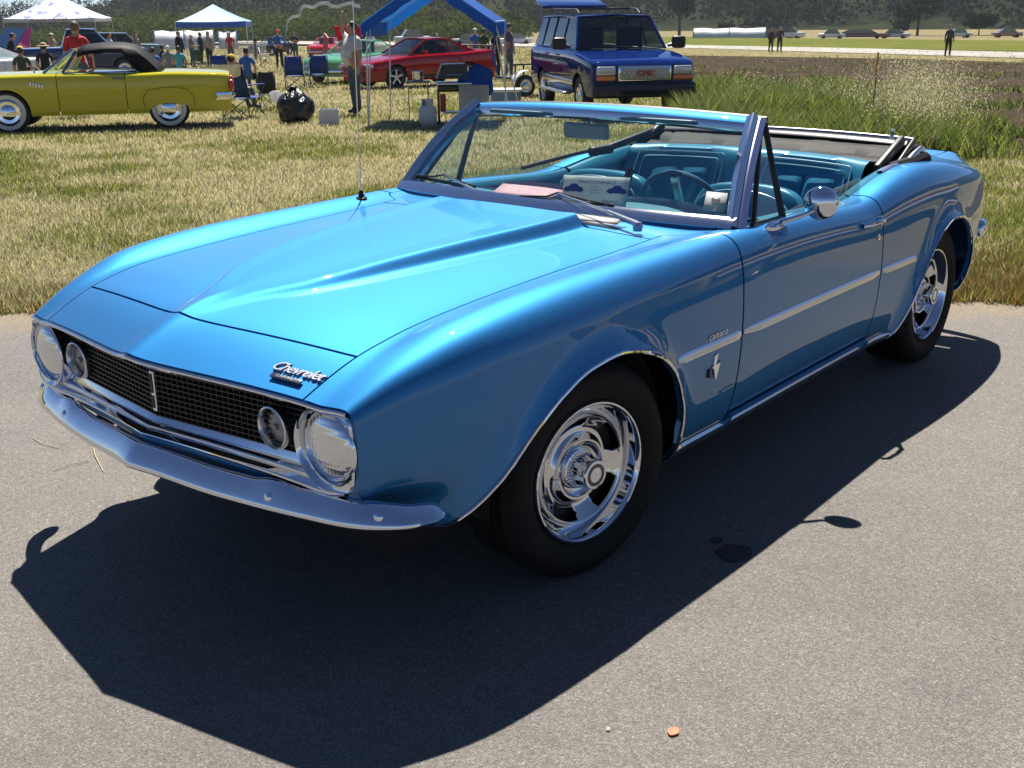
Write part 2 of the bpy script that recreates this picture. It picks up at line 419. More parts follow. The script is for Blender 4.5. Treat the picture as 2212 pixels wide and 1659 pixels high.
def panel(name, sc, w0, w1, nr, parent, m=None, side=1, flange=.022, both=False, edges=(1, 1, 1, 1), label=None, wspace=None):
    """body panel between columns sc and girth w0(s)..w1(s); edges: front, rear, inner, outer flanges"""
    m = m or BLUE
    W0 = w0(sc) if callable(w0) else np.full_like(sc, w0); W1 = w1(sc) if callable(w1) else np.full_like(sc, w1)
    t = np.linspace(0, 1, nr) if wspace is None else np.asarray(wspace)
    if wspace is None: G = W0[:, None]+(W1-W0)[:, None]*t[None]
    else:                                      # upper rows keep the same girth in every column, only the lower ones follow the arch
        ka = np.linspace(0, 1, 44)[None]; kb_ = np.linspace(0, 1, 30)[None, 1:]
        G = np.concatenate([W0[:, None]+(7.8-W0)[:, None]*ka, 7.8+(W1-7.8)[:, None]*kb_], 1)
    P = surf(np.repeat(sc[:, None], G.shape[1], 1), G)
    if both:                                   # whole-width panel: mirror across the centre
        L = P[:, ::-1]*[1, -1, 1]
        P = np.concatenate([L[:, :-1], P], 1)
    # normals
    du = np.gradient(P, axis=0); dv = np.gradient(P, axis=1); nn = np.cross(du, dv); nn /= np.linalg.norm(nn, axis=2, keepdims=True)+1e-12
    nn = -nn if (nn[nn.shape[0]//2, nn.shape[1]//2] @ np.array([0, .6, 1])) < 0 else nn
    nin = -nn
    def inset(P, axis, front, g=GAP):
        P = P.copy()
        if axis == 0:
            a, b = (0, 1) if front else (-1, -2)
            d = P[b]-P[a]; d /= np.linalg.norm(d, axis=1, keepdims=True)+1e-9; P[a] += d*g
        else:
            a, b = (0, 1) if front else (-1, -2)
            d = P[:, b]-P[:, a]; d /= np.linalg.norm(d, axis=1, keepdims=True)+1e-9; P[:, a] += d*g
        return P
    e = list(edges)
    if both: e[2] = e[3]
    if e[0]: P = inset(P, 0, True)
    if e[1]: P = inset(P, 0, False)
    if e[2]: P = inset(P, 1, True)
    if e[3]: P = inset(P, 1, False)
    mm, n = P.shape[:2]
    V = P.reshape(-1, 3).tolist(); idx = np.arange(mm*n).reshape(mm, n)
    F = []
    flip = None
    for i in range(mm-1):
        for j in range(n-1):
            F.append((int(idx[i, j]), int(idx[i+1, j]), int(idx[i+1, j+1]), int(idx[i, j+1])))
    def edge(seq_idx, seqP, seqN, rev):
        base = len(V); k = len(seq_idx)
        r = .0025
        q1 = seqP+seqN*r*1.0; q2 = seqP+seqN*flange
        V.extend(q1.tolist()); V.extend(q2.tolist())
        rows = [list(map(int, seq_idx)), [base+i for i in range(k)], [base+k+i for i in range(k)]]
        for a in range(2):
            for i in range(k-1):
                f = (rows[a][i], rows[a][i+1], rows[a+1][i+1], rows[a+1][i])
                F.append(tuple(reversed(f)) if rev else f)
    if e[0]: edge(idx[0], P[0], nin[0], False)
    if e[1]: edge(idx[-1], P[-1], nin[-1], True)
    if e[2]: edge(idx[:, 0], P[:, 0], nin[:, 0], True)
    if e[3]: edge(idx[:, -1], P[:, -1], nin[:, -1], False)
    V = np.array(V)
    if side < 0: V[:, 1] *= -1
    # orientation
    f = F[len(F)//3]
    a, b, c = V[f[0]], V[f[1]], V[f[2]]
    nrm = np.cross(b-a, c-a); ref = nn[(len(F)//3)//(n-1) if (len(F)//3)//(n-1) < mm else 0, 0].copy()
    ref = nn.reshape(-1, 3)[min(f[0], mm*n-1)].copy()
    if side < 0: ref[1] *= -1
    if nrm @ ref < 0: F = [tuple(reversed(q)) for q in F]
    o = mesh(name, V, F, m, parent, True, 50)
    if label: o['label'] = label
    return o
def bodypt(s, w_, side=1, off=0.0):
    p = surf(np.array([s]), np.array([w_]))[0]
    e = 1e-3
    a = surf(np.array([s-e]), np.array([w_]))[0]-p; b = surf(np.array([s]), np.array([w_+e*10]))[0]-p
    n = np.cross(b, a); n /= np.linalg.norm(n)
    if n @ np.array([0, .7, .7]) < 0: n = -n
    p = p+n*off
    if side < 0: p = p*[1, -1, 1]; n = n*[1, -1, 1]
    return Vector(p), Vector(n)

car = thing('convertible_car', 'bright metallic blue classic convertible with its top folded, parked on the asphalt in front', 'convertible')
ex = [(-.46, -.37, .004), (-3.13, -3.05, .004), (-2.45, -2.18, .008)]
# header panel over the grille, hood, cowl, trunk
panel('header_panel', scols(.94, .765, .008), 0.0, lambda s: 3.0+0*s, 26, car, both=True, edges=(1, 1, 1, 1))
panel('hood', scols(.762, -.640, .016), 0.0, 3.0, 120, car, both=True)
panel('cowl_panel', scols(-.643, -.985, .02), 0.0, lambda s: 3.0+1.15*sstep(-.70, -.79, s), 26, car, both=True)
def w_in_q(s): return np.where(s > -2.80, 4.15, np.where(s > -2.92, 4.15-1.15*(sstep(-2.80, -2.92, s)), 3.0))
panel('trunk_lid', scols(-2.965, -3.47, .02), 0.0, 3.0, 26, car, both=True)
panel('tulip_panel', scols(-2.84, -2.962, .02), 0.0, lambda s: np.minimum(3.0, w_in_q(s)), 26, car, both=True)
SIDE_T = np.concatenate([np.linspace(0, .35, 26), np.linspace(.35, 1, 45)[1:]])
for sd in (1, -1):
    fs = scols(.94, -.787, .016, ex)
    panel('front_fender', fs, lambda s: np.where(s > -.70, 3.0, 3.0+1.15*sstep(-.70, -.787, s)), arch_w, 70, car, side=sd, wspace=SIDE_T)
    panel('door', scols(-.791, -1.975, .02), 4.15, 11.75, 60, car, side=sd, flange=.03)
    panel('rocker_panel', scols(-.791, -1.975, .04), 11.8, 14.0, 12, car, side=sd)
    qs = scols(-1.979, -3.50, .016, ex)
    panel('rear_quarter', qs, w_in_q, arch_w, 70, car, side=sd, wspace=SIDE_T)
# ---------------------------------------------------------------- nose: valance, grille, lamps, bumper
MOUTH_X = lambda y: .94-.168*abs(y)
_rw = np.linspace(0, 5.2, 60); _rp = surf(np.full(60, .94), _rw)
def rim_z(y): return float(np.interp(abs(y), _rp[:, 1], _rp[:, 2]))
YM = .757
def mouth_low(y):
    a = abs(y)
    b = .520-.034*min(1, a/.62)**1.3
    if a < .675: return b
    t = min(1, (a-.675)/(YM-.675)); return b+.11*(1-math.sqrt(max(0, 1-t*t)))
LIPX = lambda y: MOUTH_X(y)-.022*(1-min(1, abs(y)/.72)**4)
def front_valance():
    ys = np.concatenate([np.linspace(0, .66, 23), .675+(YM-.675)*np.sin(np.linspace(0, math.pi/2, 16))])
    rows = []
    for y in list(-ys[::-1])+list(ys[1:]):
        zt = mouth_low(y); r = []
        for k in range(-2, 15):
            if k < 0:
                z = zt-.001*(2+k); x = LIPX(y)-.02*(-k)          # lip turning back into the mouth
            else:
                z = zt+(.408-zt)*k/14; x = LIPX(y)-.075*float(sstep(.515, .44, z))*(abs(y)/YM)**4-.13*float(sstep(zt-.018, zt-.045, z))*(1-(abs(y)/YM)**5)
            r.append((x, y, z))
        rows.append(r)
    MB().grid(rows).build('front_valance', BLUE, car, angle=60)
front_valance()
GX = lambda y: .862-.118*abs(y)
GZ0, GZ1 = .560, .738
def grille():
    g = MB()
    for k in range(12):
        z = GZ0+.006+(GZ1-GZ0)*k/12
        for sd in (1, -1):
            n = 12; pts = [Vector((GX(y), sd*y, z)) for y in (0, .62)]
            a, b = pts; d = b-a; c = (a+b)/2; L = d.length
            R = Matrix(((0, 0, 0),)*3) if False else Vector((1, 0, 0)).rotation_difference(d.normalized()).to_matrix()
            g.box(c, (L, .018, .0032), R)
    for sd in (1, -1):
        for k in range(29):
            y = (k+.5)*.0215; g.box((GX(y)-.002, sd*y, (GZ0+GZ1)/2), (.016, .0026, GZ1-GZ0))
    g.build('grille_mesh', mat('grille_black', (.012, .012, .012), .35), grl, angle=30)
    b = MB()
    rows = [[(GX(y)-.07, y, z) for z in (.40, .76)] for y in (-.74, 0, .74)]
    b.grid(rows); b.build('grille_backing', VOID, grl)
    # top and inner surfaces of the opening
    t = MB(); rows = []
    for y in np.linspace(-.74, .74, 41): rows.append([(MOUTH_X(y)-.004, y, rim_z(y)-.006), (GX(y)-.06, y, rim_z(y)-.014)])
    t.grid(rows); t.build('grille_surround', mat('surround_black', (.01, .01, .01), .6), grl)
grl = bpy.data.objects.new('grille', None); link(grl, car); grl['label'] = 'black egg-crate grille with chrome trims'
grille()
def sweep_y(name, ys, fx, prof, m, parent, angle=40):
    """prof: (dx, dz) swept along y with x = fx(y)+dx, z = dz or dz(y)"""
    rows = [[(fx(y)+dx, y, dz(y) if callable(dz) else dz) for dx, dz in prof] for y in ys]
    return MB().grid(rows).build(name, m, parent, angle=angle)
ysv = np.concatenate([np.linspace(-.715, 0, 15), np.linspace(0, .715, 15)[1:]])
def lower_mould():
    rows = []
    for y in ysv:
        g, mo = GX(y), LIPX(y)+.004
        z0, z1 = .566, mouth_low(y)+.006
        rows.append([(g+(mo-g)*f+dx, y, z1+(z0-z1)*q) for f, dx, q in [(0, -.02, .97), (0, .004, 1.0), (.10, .002, .98), (.30, 0, .74), (.34, 0, .66), (.26, -.002, .60), (.34, 0, .57), (.60, .0, .48), (.66, 0, .42), (.66, 0, .35),
            (.58, -.003, .31), (.68, -.003, .26), (.94, .0, .16), (1.0, .002, .11), (1.02, .002, .04), (1.0, -.001, -.04), (.97, -.006, -.10)]])
    MB().grid(rows).build('lower_grille_moulding', CHROME, grl, angle=25)
lower_mould()
rimy = np.linspace(-.735, .735, 61)
sweep_y('upper_grille_moulding', rimy, lambda y: MOUTH_X(y), [(-.012, lambda y: rim_z(y)-.004), (.004, lambda y: rim_z(y)-.003), (.007, lambda y: rim_z(y)-.007), (.007, lambda y: rim_z(y)-.012), (.001, lambda y: rim_z(y)-.018), (-.012, lambda y: rim_z(y)-.020)], CHROME, grl, 25)
b = MB(); b.rbox((.868, 0, .637), (.012, .019, .118), .003); cb = b.build('centre_bar', CHROME, grl)
MB().box((.875, 0, .660), (.003, .009, .055)).box((.875, 0, .606), (.003, .009, .035)).build('bar_insert', BLACK, grl)

GLASSRIB = mat('ribbed_lamp_glass', (0.70, 0.72, 0.76), 0.07, 0.85, 0.8)
def ribs(m):
    N, L, b = nodes(m)
    tc = N.new('ShaderNodeTexCoord'); w1 = N.new('ShaderNodeTexWave'); w1.bands_direction = 'Y'; w1.inputs['Scale'].default_value = 30
    w2 = N.new('ShaderNodeTexWave'); w2.bands_direction = 'Z'; w2.inputs['Scale'].default_value = 18
    for q in (w1, w2): L.new(tc.outputs['Object'], q.inputs['Vector']); q.inputs['Distortion'].default_value = 0.4
    ad = N.new('ShaderNodeMath'); ad.operation = 'ADD'; L.new(w1.outputs[1], ad.inputs[0]); L.new(w2.outputs[1], ad.inputs[1])
    bp = N.new('ShaderNodeBump'); bp.inputs['Strength'].default_value = 0.22; bp.inputs['Distance'].default_value = 0.0015
    L.new(ad.outputs[0], bp.inputs['Height']); L.new(bp.outputs[0], b.inputs['Normal'])
ribs(GLASSRIB)
def headlight(sd):
    r0 = bpy.data.objects.new('headlight', None); link(r0, car)
    yc, zc = .661, .618; xc = MOUTH_X(yc)
    n = 96; rows = []
    def ro(t_):
        c, s_ = math.cos(t_), math.sin(t_)
        a_ = .088 if c >= 0 else .108
        bb = .103 if s_ > 0 else .113
        e = 2+2.6*float(sstep(-.15, .30, c))
        return 1/((abs(c)/a_)**e+(abs(s_)/bb)**e)**(1/e)
    for k, dx in ((1.0, -.035), (1.0, -.002), (.992, .003), (.972, .005), (.93, .001)):
        row = []
        for i in range(n):
            t_ = 2*math.pi*i/n; r = ro(t_)*k
            if k < .95: r = max(r, .0985)
            yy = yc+r*math.cos(t_); zz = zc+r*math.sin(t_); zz = min(zz, rim_z(min(yy, .74))-.014-(.004 if k < 1 else 0))
            row.append((xc+(MOUTH_X(yy)-xc)*(.85 if yy > yc else .25)+dx, sd*yy, zz))
        rows.append(row)
    for r, dx in ((.0975, -.004), (.0955, -.002), (.0935, -.010), (.0925, -.030)):
        rows.append([(xc+dx, sd*(yc+r*math.cos(2*math.pi*i/n)), zc+r*math.sin(2*math.pi*i/n)) for i in range(n)])
    rows = [r+[r[0]] for r in rows]
    b = MB().grid(rows); b.build('bezel', CHROME, r0, angle=50)
    # retaining ring, lens and reflector
    prof = [(.0915, -.03), (.0915, -.016), (.0885, -.012), (.0855, -.016)]
    MB().lathe(prof, (xc, sd*yc, zc), 'X', 48).build('lamp_ring', CHROME, r0)
    MB().lathe([(.0865, -.018), (.080, -.010), (.065, -.003), (.045, .003), (.022, .006), (.001, .007)], (xc, sd*yc, zc), 'X', 48).build('lens', GLASSRIB, r0)
    MB().lathe([(.0865, -.020), (.078, -.045), (.060, -.066), (.035, -.080), (.001, -.086)], (xc, sd*yc, zc), 'X', 48).build('reflector', CHROME, r0)
    MB().lathe([(.014, -.080), (.014, -.045), (.010, -.040), (.001, -.040)], (xc, sd*yc, zc), 'X', 16).build('bulb_shield', STEEL, r0)
    MB().lathe([(.001, .004), (.004, .003), (.005, 0)], (MOUTH_X(.74)+.006, sd*.735, .69), 'X', 10).build('screw', STEEL, r0)
AMBER = mat('parking_lamp_lens', (0.30, 0.27, 0.25), 0.18, 0.0, 0.5)
def parklight(sd):
    yc, zc = .467, .626; xc = GX(yc)+.022
    r0 = bpy.data.objects.new('parking_light', None); link(r0, car)
    MB().lathe([(.050, -.04), (.057, -.03), (.059, .0), (.057, .008), (.053, .010), (.049, .004), (.047, -.018)], (xc, sd*yc, zc), 'X', 40).build('lamp_ring', STEEL, r0)
    MB().lathe([(.047, -.018), (.040, -.014), (.020, -.009), (.009, -.008), (.009, .0), (.006, .003), (.001, .004)], (xc, sd*yc, zc), 'X', 32).build('lens', AMBER, r0)
for sd in (1, -1): headlight(sd); parklight(sd)

# bumper
BK = [(0, .958), (.03, .954), (.10, .941), (.30, .909), (.50, .876), (.62, .850), (.72, .824), (.80, .782), (.850, .740), (.870, .702), (.880, .675), (.882, .652)]
def bumper():
    ys = np.array([p[0] for p in BK]); xs = np.array([p[1] for p in BK])
    d = np.concatenate([[0], np.cumsum(np.hypot(np.diff(ys), np.diff(xs)))])
    tt = np.linspace(0, d[-1], 60)
    Y = pchip(d, ys, tt); X = pchip(d, xs, tt)
    X[:2] = X[2]+(X[2]-X[3])*np.array([2, 1])*.9
    half = []
    prof = [(-.95, -.020, -1), (-1.0, .006, -1), (-.97, .018, -1), (-.88, .026, -1), (-.72, .0285, 0), (-.4, .0225, 0), (0, .0125, 0), (.45, -.001, 0), (.80, -.014, 0), (.95, -.022, 1), (1.0, -.030, 1), (.98, -.045, 1)]
    for i in range(60):
        a = max(0, i-1); b = min(59, i+1)
        T = Vector((X[b]-X[a], Y[b]-Y[a], 0)).normalized(); Nn = Vector((T.y, -T.x, 0))
        if i == 0: Nn = Vector((1, 0, 0))
        f = tt[i]/d[-1]
        hh = .0305*(1-.38*float(sstep(.78, .97, f)))
        end = math.sqrt(max(0, 1-max(0, (f-.955)/.045)**2)); hh *= max(end, .02)
        zc = .457+.017*float(sstep(.35, 0, f))-.003*float(sstep(.75, 1, f))
        up = .009*float(sstep(.43, .50, f))*(1-float(sstep(.52, .60, f)))
        row = []
        for a_, o_, e_ in prof:
            q = Vector((X[i], Y[i], zc+a_*hh+up*max(0, a_)))+Nn*(o_*.72*(max(end, .3)))
            row.append(q)
        half.append(row)
    full = [[Vector((q.x, -q.y, q.z)) for q in r] for r in half[::-1]][:-1]+half
    b = MB().grid(full)
    o = b.build('front_bumper', CHROME, car, angle=60)
    mod(o, 'SOLIDIFY', thickness=.003, offset=-1)
    for sd in (1, -1):
        for f in (.515, .845):
            i = int(f*59); T = Vector((X[i+1]-X[i-1], (Y[i+1]-Y[i-1]), 0)).normalized(); Nn = Vector((T.y, -T.x, 0))
            p = Vector((X[i], Y[i], .462))+Nn*.0075
            p.y *= sd; nn = Vector((Nn.x, Nn.y*sd, 0))
            nn = (nn+Vector((0, 0, .45))).normalized(); R = Vector((0, 0, 1)).rotation_difference(nn).to_matrix()
            m_ = MB(); m_.X = Matrix.Translation(p) @ R.to_4x4()
            m_.lathe([(.0125, -.002), (.012, .003), (.008, .006), (.001, .0068)], n=16); m_.build('bumper_bolt', CHROME, o)
bumper()
for sd in (1, -1):
    MB().box((.80, sd*.40, .440), (.12, .04, .03)).build('bumper_bracket', VOID, car)

# inner wells, floor pan and inner dark shells
u = MB()
u.box((-1.2, 0, .27), (3.6, 1.30, .10)); u.box((.25, 0, .50), (.9, 1.05, .30)); u.box((-2.9, 0, .45), (.9, 1.0, .35))
u.box((-1.38, .70, .30), (1.8, .24, .14)); u.box((-1.38, -.70, .30), (1.8, .24, .14))
u.box((.62, 0, .44), (.16, 1.10, .10))
u.build('underbody', VOID, car)
for sd in (1, -1):
    for cx, r in ((0.0, .42), (-2.70, .41)):
        q = MB()
        q.lathe([(r, sd*.845), (r, sd*.50), (.02, sd*.50)], (cx+.02, 0, .32), 'Y', 28, a0=0.02, a1=math.pi-.02)
        q.build('inner_wheel_well', VOID, car)
# ---------------------------------------------------------------- wheels
def make_wheel():
    wr = bpy.data.objects.new('wheel', None); link(wr, car); wr['label'] = 'polished slotted steel wheel with chrome trim ring and black tyre'
    # local frame: axis +Y is outward, origin at the wheel centre plane; outer rim plane at h=.105
    H = .100
    tr = []
    R, W2 = .333, .122
    pr = [(.215, .088), (.222, .097), (.231, .104), (.250, .115), (.270, .121), (.290, .120), (.308, .114), (.320, .103), (.328, .090)]
    tp = list(pr)
    for yy in (.086, .058, .030, .002, -.026, -.054, -.082):
        tp += [(R, yy), (R, yy-.020), (R-.008, yy-.0205), (R-.008, yy-.0275)]
    tp = tp[:-2]+[(r, -h) for r, h in pr[::-1]]
    MB().lathe(tp, axis='Y', n=96).build('tyre', RUBBER, wr, angle=40)
    t = MB().lathe([(.205, H-.022), (.211, H-.006), (.210, H+.002), (.206, H+.008), (.201, H+.008), (.197, H+.003), (.194, H-.006), (.184, H-.040), (.176, H-.052), (.169, H-.050), (.166, H-.040)], axis='Y', n=96)
    t.build('trim_ring', CHROME, wr, angle=40)
    # disc with five slots
    prof = [(.167, H-.044), (.164, H-.030), (.160, H-.024), (.155, H-.026), (.152, H-.032), (.141, H-.040), (.131, H-.048), (.124, H-.055), (.112, H-.060), (.101, H-.056), (.094, H-.040), (.089, H-.032),
            (.083, H-.033), (.078, H-.044), (.066, H-.050), (.055, H-.050)]
    n = 180; d = MB(); V = []; F = []
    for r, h in prof:
        for k in range(n):
            a = 2*math.pi*k/n; V.append((r*math.cos(a), h, r*math.sin(a)))
    for i in range(len(prof)-1):
        for k in range(n):
            ang = (k+.5)*2 % 72
            if i in (4, 5, 6) and 14 < ang < 58:
                if not (i in (4, 6) and (ang < 17 or ang > 55)): continue
            k2 = (k+1) % n; F.append((i*n+k, i*n+k2, (i+1)*n+k2, (i+1)*n+k))
    d.add(V, F); dm = d.build('wheel_disc', mat('polished_wheel', (.66, .66, .68), .10, 1.0), wr, angle=50)
    mod(dm, 'SOLIDIFY', thickness=.004, offset=1)
    MB().lathe([(.19, -.06), (.185, .0), (.17, H-.075), (.03, H-.078)], axis='Y', n=48).build('brake_drum', mat('dark_brake', (.02, .02, .02), .6), wr)
    # ribbed hub cap
    c = MB(); V = []; F = []; n = 120
    prof = [(.060, H-.052, 0), (.058, H-.040, 0), (.0545, H-.038, 1), (.052, H-.025, 1), (.047, H-.002, 1), (.0435, H+.010, 1), (.043, H+.012, 0), (.0445, H+.014, 0), (.0445, H+.022, 0), (.041, H+.027, 0), (.033, H+.028, 0), (.031, H+.026, 0), (.024, H+.026, 0), (.022, H+.028, 0), (.001, H+.030, 0)]
    for r, h, f in prof:
        for k in range(n):
            a = 2*math.pi*k/n; rr = r-(.0028 if (f and k % 4 in (0, 1)) else 0)
            V.append((rr*math.cos(a), h, rr*math.sin(a)))
    for i in range(len(prof)-1):
        for k in range(n):
            k2 = (k+1) % n; F.append((i*n+k, i*n+k2, (i+1)*n+k2, (i+1)*n+k))
    c.add(V, F); c.build('hub_cap', CHROME, wr, angle=35)
    cap = MB().lathe([(.0325, H+.0285), (.0225, H+.0290)], axis='Y', n=40); cap.build('cap_ring', mat('cap_dark', (.10, .10, .11), .3, .6), wr)
    v = MB().box((.187, H-.005, .03), (.006, .03, .006)); v.build('valve', BLACK, wr)
    for ch in wr.children:
        if not ch.name.startswith(('tyre', 'brake')): ch.data.transform(Matrix.Diagonal((1.052, 1, 1.052, 1)))
    return wr
w0 = make_wheel()
for i, (x, y, rz, ro) in enumerate([(0, .755, 0, .5), (-2.745, .755, 0, 1.3), (0, -.755, math.pi, 0), (-2.745, -.755, math.pi, .7)]):
    o = w0 if i == 0 else copy_tree(w0, car)
    o.location = (x-(.018 if x == 0 else 0), y, .327); o.rotation_euler = (0, ro, rz-(rad(9) if x == 0 else 0))
MB().tube([(0, -.65, .33), (0, .65, .33)], .03).tube([(-2.745, -.65, .33), (-2.745, .65, .33)], .05).build('axle', VOID, car)

# ---------------------------------------------------------------- chrome trims on the sides
def strip(name, pts, nrm, h, d, m, parent, taper=True, prof=None):
    prof = prof or [(-1, 0), (-.98, .45), (-.80, .75), (-.1, 1.0), (.15, .92), (.85, .55), (1, .0)]
    rows = []
    n = len(pts)
    for i in range(n):
        a = pts[max(0, i-1)]; b = pts[min(n-1, i+1)]; T = (b-a).normalized(); U = nrm[i].cross(T).normalized()
        if U.z < 0: U = -U
        e = 1.0
        if taper: e = min(1, (min(i, n-1-i)+.25)/2.0)
        rows.append([pts[i]+U*(h/2*q*(.5+.5*e))+nrm[i]*(d*o*e+.0005) for q, o in prof])
    return MB().grid(rows).build(name, m, parent, angle=28)
def side_curve(s0, s1, zf, n, sd=1):
    ss = np.linspace(s0, s1, n); ww = w_at_z(ss, np.array([zf(s) for s in ss]))
    P = []; Nn = []
    for s, w_ in zip(ss, ww):
        p, nn = bodypt(float(s), float(w_), sd); P.append(p); Nn.append(nn)
    return P, Nn
for sd in (1, -1):
    for a, b in ((-.372, -.780), (-.800, -1.966), (-1.988, -2.352)):
        P, Nn = side_curve(a, b, lambda s: .587+.004*(s+1.3), 24, sd)
        strip('side_moulding', P, Nn, .029, .011, mat('satin_trim', (.80, .82, .88), .30, 1.0), car, prof=[(-1, 0), (-.98, .7), (-.85, 1.0), (-.3, .92), (.4, .62), (.9, .22), (1, 0)])
    P, Nn = side_curve(-.432, -2.235, lambda s: .246, 50, sd)
    strip('rocker_moulding', P, Nn, .044, .018, mat('bright_trim', (.74, .75, .80), .16, 1.0), car, prof=[(-1, 0), (-.97, .5), (-.8, .82), (-.3, 1.0), (.3, .95), (.8, .6), (1, 0)])
    for k, e in ((FRONT_ARCH, ex[:1]), (REAR_ARCH, ex[1:])):
        xs = arch_poly(k, 90)
        ss = xs[:, 0]+pchip(kK[0], kK[1], xs[:, 0])*.86
        ww = arch_w(ss); keep = ww < 13.9
        ss, ww = ss[keep], ww[keep]
        P = surf(ss, ww)
        # follow the arch outline exactly and sit on the skin
        P[:, 1] += .001; P[:, 1] *= sd
        t = MB().tube([tuple(p) for p in P], .0062, 8); t.build('wheel_arch_trim', CHROME, car)
        # folded inner lip of the arch
        rows = [[(p[0], p[1], p[2]), (p[0], p[1]-sd*.012, p[2]-.001), (p[0], p[1]-sd*.014, p[2]+.012)] for p in P]
        MB().grid(rows).build('arch_lip', BLUE, car)
# ---------------------------------------------------------------- windscreen, mirrors, interior
YB, YT = .800, .672
def ws_base(y): f = y/YB; return Vector((-.925+.115*(1-f*f), y, .918+.010*(1-f*f)))
def ws_top(y): f = y/YT; return Vector((-1.255+.085*(1-f*f), y, 1.222+.026*(1-f*f)))
def ws(fy, t):
    p = ws_base(fy*YB)*(1-t)+ws_top(fy*YT)*t
    return p+Vector((.020, 0, .014))*math.sin(math.pi*t)
wsr = bpy.data.objects.new('windscreen', None); link(wsr, car)
g = MB().grid([[ws(f, t) for t in np.linspace(0, 1, 13)] for f in np.linspace(-.985, .985, 33)]); g.build('glass_pane', GLASS, wsr)
# header beam: chrome front trim, painted top, dark underside
FR = mat('stainless_trim', (.70, .71, .78), .10, 1.0)
def beam(name, fn, ys, prof, m, parent, angle=35):
    rows = []
    for y in ys:
        p = fn(y); rows.append([p+Vector((dx, 0, dz)) for dx, dz in prof])
    rows = [r+[r[0]] for r in rows]
    b = MB().grid(rows); n = len(prof)+1
    b.F.append(tuple(range(n-1))); b.F.append(tuple((len(rows)-1)*n+k for k in range(n-2, -1, -1)))
    return b.build(name, m, parent, angle=angle)
yy = np.linspace(-YT-.008, YT+.008, 31)
beam('header', ws_top, yy, [(.016, -.014), (.018, .004), (.008, .016), (-.012, .023), (-.038, .024), (-.062, .018), (-.070, .006), (-.066, -.010), (-.03, -.016), (.004, -.020)], BLUE, wsr)
beam('header_trim', ws_top, yy, [(.014, -.028), (.024, -.022), (.0225, .000), (.019, .006), (.014, -.010)], FR, wsr)
beam('header_lining', ws_top, yy, [(-.002, -.034), (-.004, -.022), (-.064, -.012), (-.072, -.026), (-.04, -.036)], mat('header_vinyl', (.02, .06, .09), .5), wsr)
beam('header_seal', ws_top, yy, [(-.070, .008), (-.062, .022), (-.075, .026), (-.084, .012)], BLACK, wsr)
beam('base_trim', ws_base, np.linspace(-YB, YB, 31), [(.006, .030), (.030, .022), (.052, -.002), (.045, -.020), (-.01, -.02)], FR, wsr)
for sd in (1, -1):
    a = Vector((-.918, sd*.812, .905)); b = Vector((-1.268, sd*.682, 1.238))
    ctrl = [a.lerp(b, t)+Vector((.022, sd*.006, .016))*math.sin(math.pi*t) for t in np.linspace(0, 1, 14)]
    def pil(name, dx0, dx1, dy, th, m):
        rows = []
        for i, p in enumerate(ctrl):
            t = (ctrl[min(13, i+1)]-ctrl[max(0, i-1)]).normalized()
            out = Vector((.45, sd*.9, .25)); out = (out-t*out.dot(t)).normalized()      # facing outward
            lat = t.cross(out).normalized()                                             # across the pillar
            if lat.x > 0: lat = -lat
            c = p+out*dy
            q = [c+lat*dx0-out*th, c+lat*dx0, c+lat*(dx0+.004)+out*.004, c+lat*(dx1-.004)+out*.004, c+lat*dx1, c+lat*dx1-out*th]
            rows.append(q+[q[0]])
        bb = MB().grid(rows); n = 7
        bb.F.append(tuple(range(6))); bb.F.append(tuple(13*n+k for k in range(5, -1, -1)))
        bb.build(name, m, wsr, angle=30)
    pil('pillar_trim', -.042, -.013, .004, .030, FR)
    pil('pillar', -.0125, .022, .008, .045, mat('pillar_satin', (.42, .43, .60), .25, .9))
    # vent window: dark division bar, seal and small pane
    t0 = Vector((-1.292, sd*.690, 1.228)); b0 = Vector((-1.262, sd*.800, .900)); f0 = Vector((-.985, sd*.812, .905))
    vw = bpy.data.objects.new('vent_window', None); link(vw, car)
    MB().tube([b0, b0.lerp(t0, .5)+Vector((.004, 0, 0)), t0], [.014, .012, .011], 8).build('division_bar', BLACK, vw)
    MB().tube([f0+Vector((-.02, 0, 0)), b0+Vector((.02, sd*.004, 0))], .011, 8).build('lower_seal', BLACK, vw)
    MB().tube([f0+Vector((-.03, 0, .0)), t0+Vector((.03, 0, 0))], .010, 8).build('front_seal', BLACK, vw)
    MB().add([f0+Vector((-.02, 0, 0)), b0, t0], [(0, 1, 2)]).build('pane', GLASS, vw, smooth=False)
# partly lowered door glass on the driver's side
def doorglass(sd, z0, z1):
    P = [(-1.275, sd*.802, .885), (-1.275, sd*.800, z0), (-1.60, sd*.803, (z0+z1)/2+.006), (-1.93, sd*.800, z1), (-1.945, sd*.799, z1-.012), (-1.945, sd*.802, .86)]
    n = len(P); V = P+[(x, y-sd*.005, z) for x, y, z in P]
    F = [tuple(range(n)), tuple(range(2*n-1, n-1, -1))]+[(i, n+i, n+(i+1) % n, (i+1) % n) for i in range(n)]
    MB().add(V, F).build('door_glass', GLASS, car, smooth=False)
doorglass(1, .915, .965)
doorglass(-1, .905, .912)

